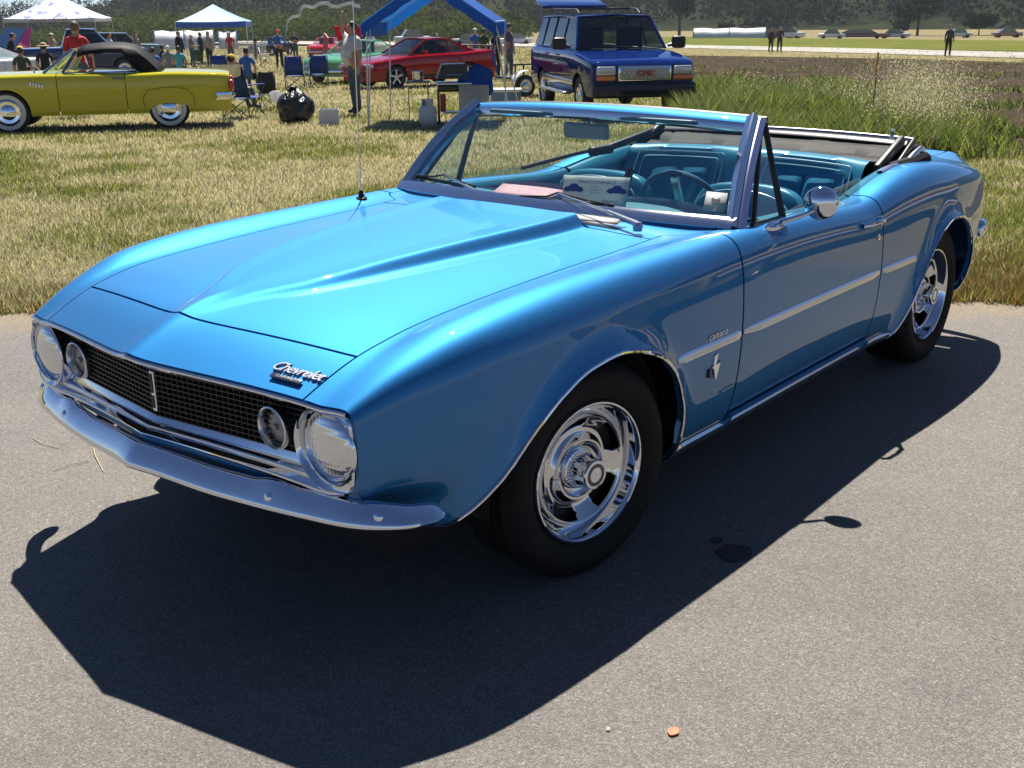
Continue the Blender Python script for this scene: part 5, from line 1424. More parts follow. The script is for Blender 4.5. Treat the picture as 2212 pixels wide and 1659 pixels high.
def bg_body(root, sp, paintm, two=None):
    """sp: dict wb, fx (front overhang), rx, hw, top knots, zb, R, ar; doors [(x0,x1)]"""
    xf, xr = sp['fx'], -sp['wb']-sp['rx']; hw = sp['hw']; T = knots(*sp['top']); zb = sp['zb']; ar = sp['ar']
    plan = knots(*(sp.get('plan') or [(xf, .80), (xf-.12, .90), (xf-.5, .98), (-.3, 1), (-sp['wb']+.2, 1), (xr+.5, .97), (xr+.12, .90), (xr, .82)]))
    bul = sp.get('shoulder', .07)
    def zlow(x):
        z = zb+0*x
        for c in (0, -sp['wb']):
            if sp.get('skirt') and c != 0: r2 = ar*.92; zc_ = sp['R']-.12
            else: r2 = ar; zc_ = sp['R']
            z = np.where(np.abs(x-c) < r2, np.maximum(z, zc_+np.sqrt(np.maximum(r2**2-(x-c)**2, 0))*(1 if not (sp.get('skirt') and c != 0) else .62)), z)
        return z
    cuts = [xf]+sorted(sp.get('cuts', []), reverse=True)+[xr]; names = sp.get('names') or ['front_body', 'door', 'rear_body']
    for i in range(len(cuts)-1):
        a, b = cuts[i]-(.006 if i else 0), cuts[i+1]+(.006 if i < len(cuts)-2 else 0)
        xs = list(np.linspace(a, b, max(4, int((a-b)/.05))))
        for c in (0, -sp['wb']):
            for t in np.linspace(0, math.pi, 25): xs.append(c+ar*math.cos(t)*.9999)
            xs += [c+ar*1.002, c-ar*1.002]
        xs = np.array(sorted({round(x, 4) for x in xs if b-1e-6 <= x <= a+1e-6}, reverse=True))
        zt = pchip(T[0], T[1], xs); pw = pchip(plan[0], plan[1], xs)*hw; zl = zlow(xs)
        rows = []
        for x, z1, w_, z0 in zip(xs, zt, pw, zl):
            sec = [(0, z1), (w_*.45, z1-.006), (w_*.78, z1-.012), (w_*(1-bul*1.1), z1-.02), (w_*(1-bul*.35), z1-.055), (w_*.99, z1-.12), (w_, z1-.25), (w_*.995, zb+.22), (w_*.975, zb+.10), (w_*.94, zb)]
            ys = np.array([s_[0] for s_ in sec]); zs = np.minimum.accumulate(np.array([s_[1] for s_ in sec])-1e-4*np.arange(10))
            tt = np.concatenate([[0, .5, 1, 1.6, 2, 2.5, 3, 3.4, 3.8, 4.2, 4.6, 5], np.linspace(5.3, 9, 10)])
            P2 = bsp(np.stack([ys, zs], 1), tt)
            # clip below the arch by sliding points up the side
            zz = P2[:, 1]; sidek = tt >= 3
            lo = zz[-1]; hi_ = zz[sidek][0]
            if z0 > lo+1e-3:
                f = (zz-lo)/(hi_-lo); nz_ = np.where(sidek, z0+(hi_-z0)*np.clip(f, 0, 1), zz)
                yy_ = np.interp(-nz_, -zz[::1], P2[:, 0]); P2 = np.stack([np.where(sidek, yy_, P2[:, 0]), nz_], 1)
            right = [(x, y, z) for y, z in P2]; left = [(x, -y, z) for y, z in P2[::-1]]
            rows.append(left[:-1]+right)
        # inner lip so that edges have thickness
        mb = MB().grid(rows)
        if i == 0:
            n = len(rows[0]); mb.F.append(tuple(range(n)))
        if i == len(cuts)-2:
            n = len(rows[0]); mb.F.append(tuple(range((len(rows)-1)*n, len(rows)*n)))
        o = mb.build(names[i] if i < len(names) else 'body_panel', paintm if not (two and i in two) else two[i], root, angle=40)
    # dark inner tub
    MB().box(((-sp['wb'])/2, 0, (zb+.25+sp.get('tub', .30))/1.0*.5+.10), (sp['wb']-2*ar+.05, hw*1.8, .35)).build('underbody', VOID, root)
    MB().box(((xf+xr)/2, 0, zb+.22), ((xf-xr)*.93, hw*1.25, .26)).build('chassis', VOID, root)
    for c in (0, -sp['wb']):
        for sd in (1, -1):
            bg_wheel(root, sp['R'], .10, sp['wheel'], (c, sd*(hw-.13), sp['R']), sd)
def greenhouse(root, x0, x1, x2, x3, zb, zr, wb_, wr, roofm, pill=(None,), rear_glass=True, side=(None,), glass=None, trim=None, split=None):
    """cabin: x0 windscreen base, x1 screen top, x2 roof rear, x3 rear base; roof of own material; windows between pillars"""
    glass = glass or GLASSD
    def P(x, z, sd):
        t = (z-zb)/(zr-zb); w_ = wb_+(wr-wb_)*t
        return Vector((x, sd*w_, z))
    # roof with crown
    rows = []
    for k in range(13):
        x = x1+(x2-x1)*k/12; rr = []
        e = .025*(1-(2*k/12-1)**2)
        for a in np.linspace(-1, 1, 13): rr.append((x+.03*(1-a*a)*(1 if k < 6 else -1)*(1 if k in (0, 12) else .5), a*wr, zr+e+.035*(1-a*a)-.0))
        rows.append(rr)
    mb = MB().grid(rows)
    # side rails of the roof
    for sd in (1, -1): mb.tube([(x1, sd*wr, zr-.008), ((x1+x2)/2, sd*wr, zr+.02), (x2, sd*wr, zr-.008)], .025, 8)
    mb.tube([(x1+.01, -wr, zr), (x1+.03, 0, zr+.03), (x1+.01, wr, zr)], .02, 8)
    mb.build('roof', roofm, root)
    for sd in (1, -1):
        MB().tube([P(x0, zb, sd), P(x1, zr, sd)], .025, 8).build('front_pillar', trim or roofm, root)
        q = MB(); a, b = P(x2, zr, sd), P(x3, zb, sd); c = P(side[1] if side[0] is not None else x3+.3, zb, sd); d_ = P(side[2] if side[0] is not None else x2+.1, zr, sd)
        q.add([a, b, c, d_], [(0, 1, 2, 3)]); q.build('rear_pillar', roofm, root, smooth=False)
        q = MB(); q.add([P(x0-.04, zb+.01, sd)*1, P(x1-.03, zr-.02, sd), d_-Vector((0, 0, .02)), c+Vector((0, 0, .01))], [(0, 1, 2, 3)]); q.build('side_window', glass, root, smooth=False)
        if split:
            for xs_ in split: MB().tube([P(xs_, zb, sd), P(xs_-.03, zr, sd)], .018, 6).build('door_pillar', trim or roofm, root)
        MB().tube([P(x0, zb+.005, sd), P(x3, zb+.005, sd)], .012, 6).build('belt_trim', trim or CHROME, root)
    fr = [[Vector((x0+.10*(1-a*a), a*wb_, zb)).lerp(Vector((x1+.03*(1-a*a), a*wr, zr)), t) for t in (0, .5, 1)] for a in np.linspace(-1, 1, 9)]
    MB().grid(fr).build('windscreen', GLASS if glass is GLASS else glass, root)
    rr = [[Vector((x3-.08*(1-a*a), a*wb_, zb)).lerp(Vector((x2-.02*(1-a*a), a*wr, zr)), t) for t in (0, .5, 1)] for a in np.linspace(-1, 1, 9)]
    MB().grid(rr).build('rear_window', glass if rear_glass else roofm, root)
    MB().box(((x0+x3)/2, 0, zb-.10), (x0-x3-.2, wb_*1.9, .16)).build('interior', VOID, root)
    for sx in (x1-.25,):
        for sd in (1, -1): MB().rbox((sx, sd*wb_*.45, zb+.12), (.14, wb_*.6, .50), .05).build('seat', mat('bg_seat', (.03, .03, .035), .7), root)
def by_contacts(fp, rp, wb, hw):
    """fp, rp: photo positions where the near-side wheels touch the grass"""
    a = Vector(atf(*fp)); b = Vector(atf(*rp)); h = (a-b); h.z = 0; h.normalize()
    n = Vector((-h.y, h.x, 0))
    if n.dot(Vector(CAM)-a) > 0: n = -n
    o = (a+b)/2+h*wb/2+n*(hw-.05); o.z = (a.z+b.z)/2
    return o, math.atan2(h.y, h.x)
def bumper_bar(root, x, hw, z, h, wrap, m, name='bumper', bow=.08):
    sgn = 1 if x > -1 else -1; rows = []
    for a in np.linspace(-1, 1, 25):
        y = a*hw; xx = x-sgn*bow*a*a-sgn*wrap*max(0, (abs(a)-.9)/.1)**2
        rows.append([(xx-sgn*.03, y, z+h/2), (xx+sgn*.01, y, z+h/2), (xx+sgn*.035, y, z+.1*h), (xx+sgn*.03, y, z-.3*h), (xx, y, z-h/2), (xx-sgn*.03, y, z-h/2)])
    return MB().grid(rows).build(name, m, root, angle=50)

# --- yellow two-seater with black top
YEL = paint('yellow_paint', (.48, .43, .025), metal=0.0, rough=.5, flake=False)
o, rz = by_contacts((22, 288), (372, 278), 2.59, .89)
yc = thing('yellow_roadster', 'yellow 1950s two-seat convertible with raised black soft top and whitewall tyres', 'car', o, rz)
ysp = dict(wb=2.59, fx=.95, rx=1.05, hw=.89, zb=.27, R=.34, ar=.37, wheel='white', skirt=True, shoulder=.08,
           top=[(.95, .80), (.85, .90), (.4, .95), (-.6, .965), (-.95, .965), (-2.2, .95), (-2.6, .96), (-3.2, .94), (-3.55, .92), (-3.64, .90)], cuts=[-.83, -1.92])
bg_body(yc, ysp, YEL)
rows = []
for x, z, w_ in ((-1.16, 1.325, .50), (-1.3, 1.37, .56), (-1.6, 1.40, .60), (-1.9, 1.395, .62), (-2.12, 1.35, .62), (-2.28, 1.22, .64), (-2.45, 1.05, .68), (-2.53, .955, .70)):
    zl = max(.95, z-.02-(.10 if x > -2.0 else .40*float(sstep(-2.0, -2.1, x))+.10))
    if x < -2.0: zl = .95
    rows.append([(x, -w_-.04, zl), (x, -w_, z-.06), (x, -w_*.8, z-.01), (x, 0, z+.03), (x, w_*.8, z-.01), (x, w_, z-.06), (x, w_+.04, zl)])
mb = MB().grid(rows); so_ = mb.build('soft_top', SOFT, yc, angle=60); mod(so_, 'SOLIDIFY', thickness=.02)
for sd in (1, -1):
    MB().tube([(-.62, sd*.74, .955), (-1.10, sd*.56, 1.33)], .022, 8).build('windscreen_frame', CHROME, yc)
    MB().tube([(-.93, sd*.76, .955), (-1.16, sd*.60, 1.30)], .025, 8).build('front_pillar', mat('pillar_blue', (.10, .16, .30), .2, .8), yc)
    MB().add([(-.62, sd*.74, .955), (-1.10, sd*.56, 1.33), (-1.16, sd*.58, 1.30), (-.93, sd*.76, .955)], [(0, 1, 2, 3)]).build('wing_glass', GLASS, yc, smooth=False)
    MB().tube([(-.95, sd*.80, .962), (-2.0, sd*.80, .955)], .012, 6).build('belt_trim', CHROME, yc)
    q = MB().tube([(-1.72, sd*.895, .86), (-1.90, sd*.895, .85)], .012, 6); q.build('door_handle', CHROME, yc)
    # chrome dashes on the front fender
    for k in range(5): MB().rbox((-.42-.045*k, sd*.892, .79-.01*k), (.02, .008, .07), .003).build('fender_dash', CHROME, yc)
    MB().tube([(-2.20, sd*.893, .36), (-2.18, sd*.897, .52), (-2.28, sd*.897, .655), (-2.6, sd*.897, .70), (-2.92, sd*.897, .66), (-3.02, sd*.895, .52), (-3.03, sd*.885, .38)], .004, 5).build('skirt_seam', VOID, yc)
    MB().ball((-3.66, sd*.72, .70), (.05, .10, .10), 12, 8).build('tail_lamp', mat('red_lamp', (.45, .01, .01), .2, 0, 1), yc)
    MB().lathe([(.001, .01), (.05, .012), (.055, 0)], (.0-.52, sd*.93, 1.02), 'X', 16).build('side_mirror', CHROME, yc)
fr = [[Vector((-.62+.12*(1-a*a), a*.74, .95)).lerp(Vector((-1.10+.05*(1-a*a), a*.56, 1.33)), t) for t in (0, .5, 1)] for a in np.linspace(-1, 1, 9)]
MB().grid(fr).build('windscreen', GLASS, yc)
MB().box((-1.5, 0, .90), (1.2, 1.2, .10)).build('interior', VOID, yc)
MB().box((-1.35, .3, 1.10), (.03, .12, .20)).build('red_flag', mat('red_cloth', (.6, .02, .02), .7), yc)
bumper_bar(yc, -3.70, .86, .52, .12, .25, CHROME, 'rear_bumper'); bumper_bar(yc, 1.0, .86, .50, .12, .25, CHROME, 'front_bumper')

# --- red coupe
RED = paint('red_paint', (.26, .002, .008), metal=.0, rough=.4, flake=False)
o, rz = by_contacts((821, 193), (1046, 183), 2.57, .92)
rc = thing('red_coupe', 'red modern sports coupe with five-spoke wheels and black rear spoiler, parked beyond the canopy', 'car', o, rz)
rsp = dict(wb=2.57, fx=.98, rx=1.13, hw=.91, zb=.22, R=.33, ar=.37, wheel='spoke', shoulder=.09,
           top=[(.98, .62), (.92, .70), (.6, .80), (0, .88), (-.75, .95), (-1.5, .97), (-2.4, .99), (-2.9, 1.02), (-3.4, 1.04), (-3.62, 1.03), (-3.70, .98)], cuts=[-.62, -1.95],
           plan=[(.98, .62), (.90, .78), (.6, .93), (.2, .99), (-.8, .97), (-1.7, .97), (-2.4, 1), (-3.0, 1), (-3.5, .95), (-3.70, .86)])
bg_body(rc, rsp, RED)
greenhouse(rc, -.50, -1.25, -2.1, -3.05, .955, 1.36, .76, .56, RED, side=(1, -2.60, -2.0), split=[-1.95], trim=RED)
for sd in (1, -1):
    MB().rbox((-.98, sd*.93, 1.0), (.14, .16, .11), .04).build('side_mirror', RED, rc)
    MB().rbox((.80, sd*.66, .66), (.24, .28, .10), .04, Matrix.Rotation(rad(-12), 3, 'Y')).build('headlight', mat('lamp_clear', (.5, .52, .55), .1, .3, 1), rc)
    MB().box((-1.28, sd*.915, .33), (1.75, .02, .05)).build('sill', BLACK, rc)
    MB().rbox((-3.66, sd*.62, .80), (.06, .30, .13), .02).build('tail_lamp', mat('red_lamp', (.45, .01, .01), .2, 0, 1), rc)
    MB().tube([(-2.35, sd*.925, .62), (-2.25, sd*.935, .80), (-2.05, sd*.93, .88)], .012, 6).build('side_scoop', mat('red_dark', (.15, .005, .008), .4), rc)
MB().rbox((-3.58, 0, 1.13), (.20, 1.45, .035), .015).box((-3.55, .6, 1.08), (.08, .04, .10)).box((-3.55, -.6, 1.08), (.08, .04, .10)).build('spoiler', BLACK, rc)
MB().rbox((.97, 0, .42), (.10, 1.30, .16), .05).build('front_bumper', RED, rc)

# --- dark blue sport utility wagon, nose towards the camera
NAVY = paint('navy_paint', (.004, .020, .13), metal=.0, rough=.5, flake=False)
pf = Vector(atf(1390, 262)); v_ = (Vector(CAM[:2])-Vector(pf[:2])).normalized(); rz = math.atan2(v_.y, v_.x)+rad(18)
hd = Vector((math.cos(rz), math.sin(rz), 0)); o = Vector((pf.x, pf.y, pf.z))-hd*.95
su = thing('sport_utility_wagon', 'dark blue sport utility wagon with chrome mesh grille and raised rear hatch', 'car', o, rz)
ssp = dict(wb=2.95, fx=.93, rx=1.15, hw=.98, zb=.42, R=.37, ar=.44, wheel='slot', shoulder=.06,
           top=[(.93, .97), (.88, 1.03), (.5, 1.10), (-.35, 1.18), (-1.0, 1.20), (-4.1, 1.20)], cuts=[-.62, -1.62, -2.50], names=['front_body', 'front_door', 'rear_door', 'rear_body'],
           plan=[(.93, .90), (.85, .955), (.5, .99), (0, 1), (-3.5, 1), (-4.0, .98), (-4.1, .95)])
bg_body(su, ssp, NAVY)
greenhouse(su, -.50, -1.02, -3.85, -4.02, 1.20, 1.76, .86, .70, NAVY, side=(1, -3.95, -3.78), split=[-1.62, -2.5, -3.3], trim=NAVY)
gr_ = bpy.data.objects.new('grille', None); link(gr_, su)
MB().rbox((.945, 0, .82), (.06, .98, .27), .05).build('grille_frame', CHROME, gr_)
MB().rbox((.968, 0, .82), (.03, .90, .20), .04).build('mesh_insert', vary(mat('grille_mesh_metal', (.42, .42, .42), .35, .9), (.05, .05, .05), 60, .45, .55), gr_)
gm = MB()
for a in np.linspace(-.42, .42, 29): gm.tube([(.985, a, .73), (.985, a, .91)], .004, 4)
for z in np.linspace(.73, .91, 7): gm.tube([(.985, -.43, z), (.985, .43, z)], .004, 4)
tag(gm.build('grille_bars', STEEL, gr_), kind='stuff')
Xl = frame((.992, 0, .82), (0, 1, 0), (0, 0, 1))
text_mesh('badge_letters', 'GMC', .145, .008, mat('badge_red', (.55, .015, .02), .3), gr_, Xl, space=1.1)
for sd in (1, -1):
    hl = bpy.data.objects.new('headlight', None); link(hl, su)
    MB().rbox((.90, sd*.70, .87), (.14, .34, .15), .03).build('lens', mat('lamp_clear', (.5, .52, .55), .1, .3, 1), hl)
    MB().rbox((.905, sd*.70, .75), (.13, .34, .09), .03).build('turn_lens', mat('amber_lens', (.65, .16, .03), .2, 0, 1), hl)
    MB().rbox((.86, sd*.70, .81), (.10, .37, .30), .03).build('surround', CHROME, hl)
    mr2 = bpy.data.objects.new('side_mirror', None); link(mr2, su)
    MB().rbox((-.62, sd*1.16, 1.30), (.14, .26, .22), .05).build('housing', BLACK, mr2); MB().tube([(-.62, sd*.95, 1.24), (-.62, sd*1.1, 1.27)], .03, 8).build('arm', BLACK, mr2)
    MB().tube([(-1.3, sd*.60, 1.82), (-1.5, sd*.60, 1.90), (-3.4, sd*.60, 1.92), (-3.6, sd*.60, 1.84)], .018, 8).build('roof_rail', BLACK, su)
    MB().rbox((-1.5, sd*.985, .62), (2.4, .03, .10), .012).build('side_cladding', STEEL, su)
    MB().rbox((-1.55, sd*1.02, .42), (2.0, .18, .05), .02).build('running_board', STEEL, su)
    for x in (-1.45, -2.35): MB().tube([(x, sd*.99, 1.08), (x-.16, sd*.99, 1.08)], .016, 6).build('door_handle', BLACK, su)
for x in (-1.9, -3.1): MB().tube([(x, -.60, 1.91), (x, .60, 1.91)], .016, 6).build('roof_bar', BLACK, su)
MB().rbox((.92, 0, .54), (.20, 1.90, .26), .06).build('front_bumper', mat('navy_dark', (.008, .010, .03), .35), su)
MB().box((1.0, 0, .50), (.04, .9, .07)).build('bumper_intake', VOID, su)
hr = MB().rbox((-4.30, 0, 2.02), (.72, 1.42, .06), .02, Matrix.Rotation(rad(10), 3, 'Y')); hr.build('rear_hatch', NAVY, su)
for sd in (1, -1): MB().tube([(-3.98, sd*.66, 1.60), (-4.4, sd*.66, 1.98)], .012, 6).build('hatch_strut', STEEL, su)
MB().tube([(-.42, .30, 1.225), (-.55, -.15, 1.235)], .01, 5).build('wiper', BLACK, su)
for k in range(2): MB().box((-.36, (.35, -.35)[k], 1.198), (.10, .5, .01)).build('cowl_vent', VOID, su)

def plain_car(name, label, cat, fp, rp, wb, hw, col, kind, wheel='steel', roof=None, group=None, hood_up=None, opn=False):
    o, rz = by_contacts(fp, rp, wb, hw)
    t = thing(name, label, cat, o, rz, group)
    pm = paint('paint_%.2f_%.2f_%.2f' % col, col, metal=.1, rough=.4, flake=False)
    if kind == 'old':
        sp = dict(wb=wb, fx=.85, rx=1.15, hw=hw, zb=.30, R=.34, ar=.38, wheel=wheel, shoulder=.09, top=[(.85, .86), (.78, .95), (0, 1.0), (-.8, 1.02), (-2.6, 1.0), (-wb-.8, .95), (-wb-1.15, .88)], cuts=[-.7, -1.9])
        bg_body(t, sp, pm); greenhouse(t, -.6, -1.0, -2.2, -2.75, 1.01, 1.48, hw*.82, hw*.66, roof or pm, side=(1, -2.55, -2.1), split=[-1.75], trim=roof or CHROME, glass=GLASS)
    elif kind == 'low':
        sp = dict(wb=wb, fx=.95, rx=1.1, hw=hw, zb=.25, R=.32, ar=.36, wheel=wheel, shoulder=.09, top=[(.95, .70), (.85, .80), (0, .90), (-.8, .94), (-2.6, .95), (-wb-.9, .92), (-wb-1.1, .86)], cuts=[-.7, -1.9])
        bg_body(t, sp, pm); greenhouse(t, -.55, -1.2, -2.0, -2.9, .94, 1.30, hw*.80, hw*.62, roof or pm, side=(1, -2.5, -1.95), trim=pm, glass=GLASS)
    elif kind == 'truck':
        sp = dict(wb=wb, fx=.9, rx=1.2, hw=hw, zb=.45, R=.38, ar=.44, wheel=wheel, shoulder=.05, top=[(.9, 1.0), (.8, 1.12), (0, 1.18), (-.7, 1.2), (-wb-1.2, 1.16)], cuts=[-.6, -1.75], plan=[(.9, .9), (.8, .96), (.4, 1), (-wb-1.1, 1), (-wb-1.2, .97)])
        bg_body(t, sp, pm); greenhouse(t, -.45, -.95, -1.9, -2.1, 1.2, 1.78, hw*.86, hw*.70, pm, side=(1, -2.0, -1.85), split=[-1.75], trim=pm)
    else:
        sp = dict(wb=wb, fx=.9, rx=1.0, hw=hw, zb=.42, R=.36, ar=.42, wheel=wheel, shoulder=.05, top=[(.9, .98), (.8, 1.08), (0, 1.12), (-.6, 1.15), (-wb-1.0, 1.15)], cuts=[-.6, -1.6, -2.4], names=['front_body', 'front_door', 'rear_door', 'rear_body'], plan=[(.9, .9), (.8, .96), (.4, 1), (-wb-.9, 1), (-wb-1.0, .97)])
        bg_body(t, sp, pm); greenhouse(t, -.45, -1.0, -wb-.7, -wb-.95, 1.15, 1.72, hw*.86, hw*.70, roof or pm, side=(1, -wb-.88, -wb-.65), split=[-1.6, -2.4], trim=pm)
    bumper_bar(t, sp['fx']+.03, hw*.93, sp['zb']+.17, .13, .2, CHROME, 'front_bumper'); bumper_bar(t, -wb-sp['rx']-.03, hw*.93, sp['zb']+.17, .13, .2, CHROME, 'rear_bumper')
    for sd in (1, -1):
        MB().lathe([(.001, .04), (.06, .03), (.085, .0), (.09, -.03)], (sp['fx']-.02, sd*hw*.68, sp['top'][0][1]-.12), 'X', 16).build('headlight', mat('lamp_clear', (.5, .52, .55), .1, .3, 1), t)
    if hood_up:
        q = MB().box((-.15, 0, 0), (1.1, hw*1.5, .03)); q2 = MB()
        R_ = Matrix.Rotation(rad(hood_up), 3, 'Y')
        q2.box(Vector((-.62, 0, 1.02))+R_ @ Vector((.55, 0, 0)), (1.1, hw*1.45, .03), R_); q2.build('raised_hood', pm, t)
    return t
WHT = paint('white_car_paint', (.70, .72, .72), metal=0, rough=.4, flake=False)
plain_car('red_sedan', 'dusty red 1950s car, leftmost of the red cars behind the blue chairs', 'car', (668, 128), (790, 118), 2.9, .95, (.40, .02, .035), 'low', 'white')
plain_car('red_and_white_hardtop', 'old red car with a white roof and its hood raised', 'car', (738, 146), (868, 134), 2.92, .95, (.42, .015, .03), 'old', 'white', WHT, hood_up=-58)
plain_car('green_classic_car', 'pale green old car whose nose shows behind the front of the red coupe', 'car', (742, 182), (905, 168), 2.85, .93, (.10, .30, .17), 'low', 'steel')
plain_car('black_convertible', 'small black low car behind the man in the blue jacket', 'car', (570, 122), (645, 119), 2.5, .85, (.012, .014, .03), 'low', 'steel')
plain_car('dark_blue_pickup', 'dark blue old panel truck behind the man in the red shirt', 'truck', (270, 172), (90, 176), 3.0, .98, (.012, .03, .11), 'truck', 'steel')
plain_car('grey_blue_wagon', 'grey-blue boxy utility wagon left of the blue pop-up tent', 'car', (318, 138), (205, 140), 2.9, .95, (.12, .17, .22), 'suv', 'steel')
plain_car('white_car', 'white car cut off by the left edge behind the yellow roadster', 'car', (-95, 205), (60, 196), 2.8, .95, (.62, .66, .70), 'low', 'steel')
plain_car('pink_car', 'pink old car with raised hood below the white tent', 'car', (105, 150), (10, 156), 2.8, .93, (.60, .10, .28), 'low', 'steel', hood_up=-62)
plain_car('blue_chrome_car', 'dark old car with a shiny blue raised hood at the left edge', 'car', (70, 172), (-60, 178), 2.8, .93, (.03, .07, .16), 'low', 'steel', hood_up=-50)

# striped yellow wagon added out of frame to give the convertible's side reflection bands
CRM = paint('wagon_yellow', (.60, .50, .10), metal=0, rough=.4, flake=False)
sw_ = thing('reflection_wagon', 'long yellow wagon with maroon and white stripes, mirrored in the blue paint', 'car', (-5.3, 4.3, 0), rad(1))
wsp = dict(wb=4.6, fx=1.2, rx=1.6, hw=.98, zb=.30, R=.38, ar=.44, wheel='steel', shoulder=.05, top=[(1.2, .95), (1.1, 1.05), (0, 1.10), (-.8, 1.12), (-6.2, 1.12)], cuts=[-.7, -2.0, -3.2], names=['front_body', 'front_door', 'rear_door', 'rear_body'], plan=[(1.2, .9), (1.1, .96), (.6, 1), (-6.0, 1), (-6.2, .96)])
bg_body(sw_, wsp, CRM); greenhouse(sw_, -.5, -1.1, -5.9, -6.1, 1.12, 1.62, .86, .74, CRM, side=(1, -6.0, -5.85), split=[-2, -3.2, -4.6], trim=CRM)
for sd in (1, -1):
    for z_, h_, m_ in ((.86, .13, mat('stripe_maroon', (.20, .01, .025), .4)), (.73, .12, mat('stripe_white', (.75, .75, .78), .4)), (.60, .12, mat('stripe_navy', (.02, .03, .08), .4))):
        MB().box((-2.5, sd*.985, z_), (6.9, .012, h_)).build('side_stripe', m_, sw_)
# ---------------------------------------------------------------- tents, people, chairs and gear in the field
TUBE = mat('white_tube', (.62, .62, .60), .4); CBLUE = leafmat('canopy_blue', (.010, .10, .48), .45); CBL2 = leafmat('chair_blue', (.012, .05, .26), .15)
RTV = Vector((-_f[1]*-1, 0, 0)); Rt = Vector((_s[0], _s[1], 0)).normalized(); Fw = Vector((_f[0], _f[1], 0)).normalized()
def pf3(u, v): return Vector(atf(u, v))
# blue frame canopy in the middle
p = pf3(795, 272); dep = (p-Vector(CAM)).length
cn = thing('frame_canopy', 'bright blue peaked canopy on thin white poles over the camp kitchen', 'canopy', p, math.atan2(Rt.y, Rt.x)+rad(-4))
px = lambda q: q/FPX*dep
W_ = px(268); Hc = px(205); Hp = px(292); D_ = 2.3
# posts: x along the view's right, y away from the viewer
for n_, (x0, y0, x1, y1) in enumerate(((0, 0, .06, .0), (-.05, .35, .06, .35), (W_+px(62), 0, W_, 0), (W_+px(30), .35, W_-.05, .35), (.0, D_, .06, D_), (W_, D_, W_, D_))):
    MB().tube([(x0, y0, -.05), (x1, y1, Hc)], .013, 8).build('pole', TUBE, cn)
def roofpt(s, y): # s -1..1 across
    return ((s+1)/2*W_, y, Hc+(Hp-Hc)*(1-abs(s)))
MB().grid([[roofpt(s, y) for y in np.linspace(-.05, D_+.05, 8)] for s in (-1.03, -.5, 0, .5, 1.03)]).build('roof_cloth', CBLUE, cn, smooth=False)
for y in (-.06, D_+.06):
    rows = []
    for s in np.linspace(-1.03, 1.03, 25):
        a = Vector(roofpt(s, y)); rows.append([a, a-Vector((0, 0, .20+.012*math.sin(s*21)))])
    MB().grid(rows).build('valance', CBLUE, cn)
for x in (0, W_):
    rows = [[(x+.01*math.sin(y*9), y, Hc+.02), (x+.015*math.sin(y*7), y, Hc-.24)] for y in np.linspace(-.05, D_+.05, 12)]
    MB().grid(rows).build('side_valance', CBLUE, cn)
for s in (-1, -.5, 0, .5, 1): q = roofpt(s, 0); MB().tube([q, (q[0], D_, q[2])], .012, 6).build('ridge_tube', TUBE, cn)
for y in (0, D_): MB().tube([roofpt(s, y) for s in (-1, 0, 1)], .012, 6).build('gable_tube', TUBE, cn)
rows = [[(W_-.02+.04*math.sin(z*9+y), y, Hc-z) for z in np.linspace(.1, 1.0-.5*abs(y-.2)/.3, 8)] for y in np.linspace(-.06, .34, 7)]
MB().grid(rows).build('rolled_wall', CBLUE, cn)
# pop-up tent, blue to white
def popup(name, label, u0, u1, vf, vt, vpk, m, legs=True, valm=None, text=None):
    a = pf3(u0, vf); b = pf3(u1, vf); c = (a+b)/2; dep = (c-Vector(CAM)).length; W = (b-a).length; t = thing(name, label, 'tent', c+Fw*W/2, math.atan2(Rt.y, Rt.x)+rad(8))
    H1 = (vf-vt)/FPX*dep; H2 = (vf-vpk)/FPX*dep; h = W/2; nseg = 10
    for k in range(4):
        rows = []
        ca, sa = math.cos(k*math.pi/2), math.sin(k*math.pi/2)
        for i in range(nseg+1):
            f = i/nseg; z = H1+(H2-H1)*(f**1.25); w = h*(1-f); r = []
            for s in np.linspace(-1, 1, 9):
                x, y = s*w, -w*(1-.0*s*s); zz = z-.03*(1-s*s)*(1-f)*W*.3
                r.append((x*ca-y*sa, x*sa+y*ca, zz))
            rows.append(r)
        MB().grid(rows).build('roof_panel', m, t)
        rows = []
        for s in np.linspace(-1, 1, 15):
            x, y = s*h, -h; rows.append([((x*ca-y*sa), (x*sa+y*ca), H1-.03*(1-s*s)*W*.3), ((x*ca-y*sa), (x*sa+y*ca), H1-.33)])
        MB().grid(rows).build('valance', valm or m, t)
        x, y = h, -h; MB().tube([(x*ca-y*sa, x*sa+y*ca, 0), (x*ca-y*sa, x*sa+y*ca, H1)], .022, 8).build('leg', TUBE, t)
        MB().tube([(x*ca-y*sa, x*sa+y*ca, H1-.35), (0, 0, H1+.1)], .012, 6).build('strut', TUBE, t)
    return t, W, H1
BW = bpy.data.materials.new('popup_fade'); BW.use_nodes = True; MAT['popup_fade'] = BW
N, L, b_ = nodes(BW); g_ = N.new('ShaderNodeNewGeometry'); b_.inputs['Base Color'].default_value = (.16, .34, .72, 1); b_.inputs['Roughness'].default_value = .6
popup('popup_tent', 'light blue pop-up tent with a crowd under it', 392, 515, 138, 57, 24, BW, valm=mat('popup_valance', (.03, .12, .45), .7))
tt_, Wt, Ht = popup('banner_tent', 'white tent with blue streaks and faded banner lettering at the far left', 40, 168, 120, 52, 6, vary(mat('tent_white', (.50, .52, .66), .7), (.10, .16, .50), 1.3, .55, .62), valm=mat('tent_banner', (.42, .42, .46), .8))
text_mesh('banner_text', 'PLANE COFFEE', .42, .004, mat('banner_red', (.36, .12, .16), .8), tt_, frame((0, -Wt/2-.03, Ht-.18), (1, 0, 0), (0, 0, 1)), space=1.15)

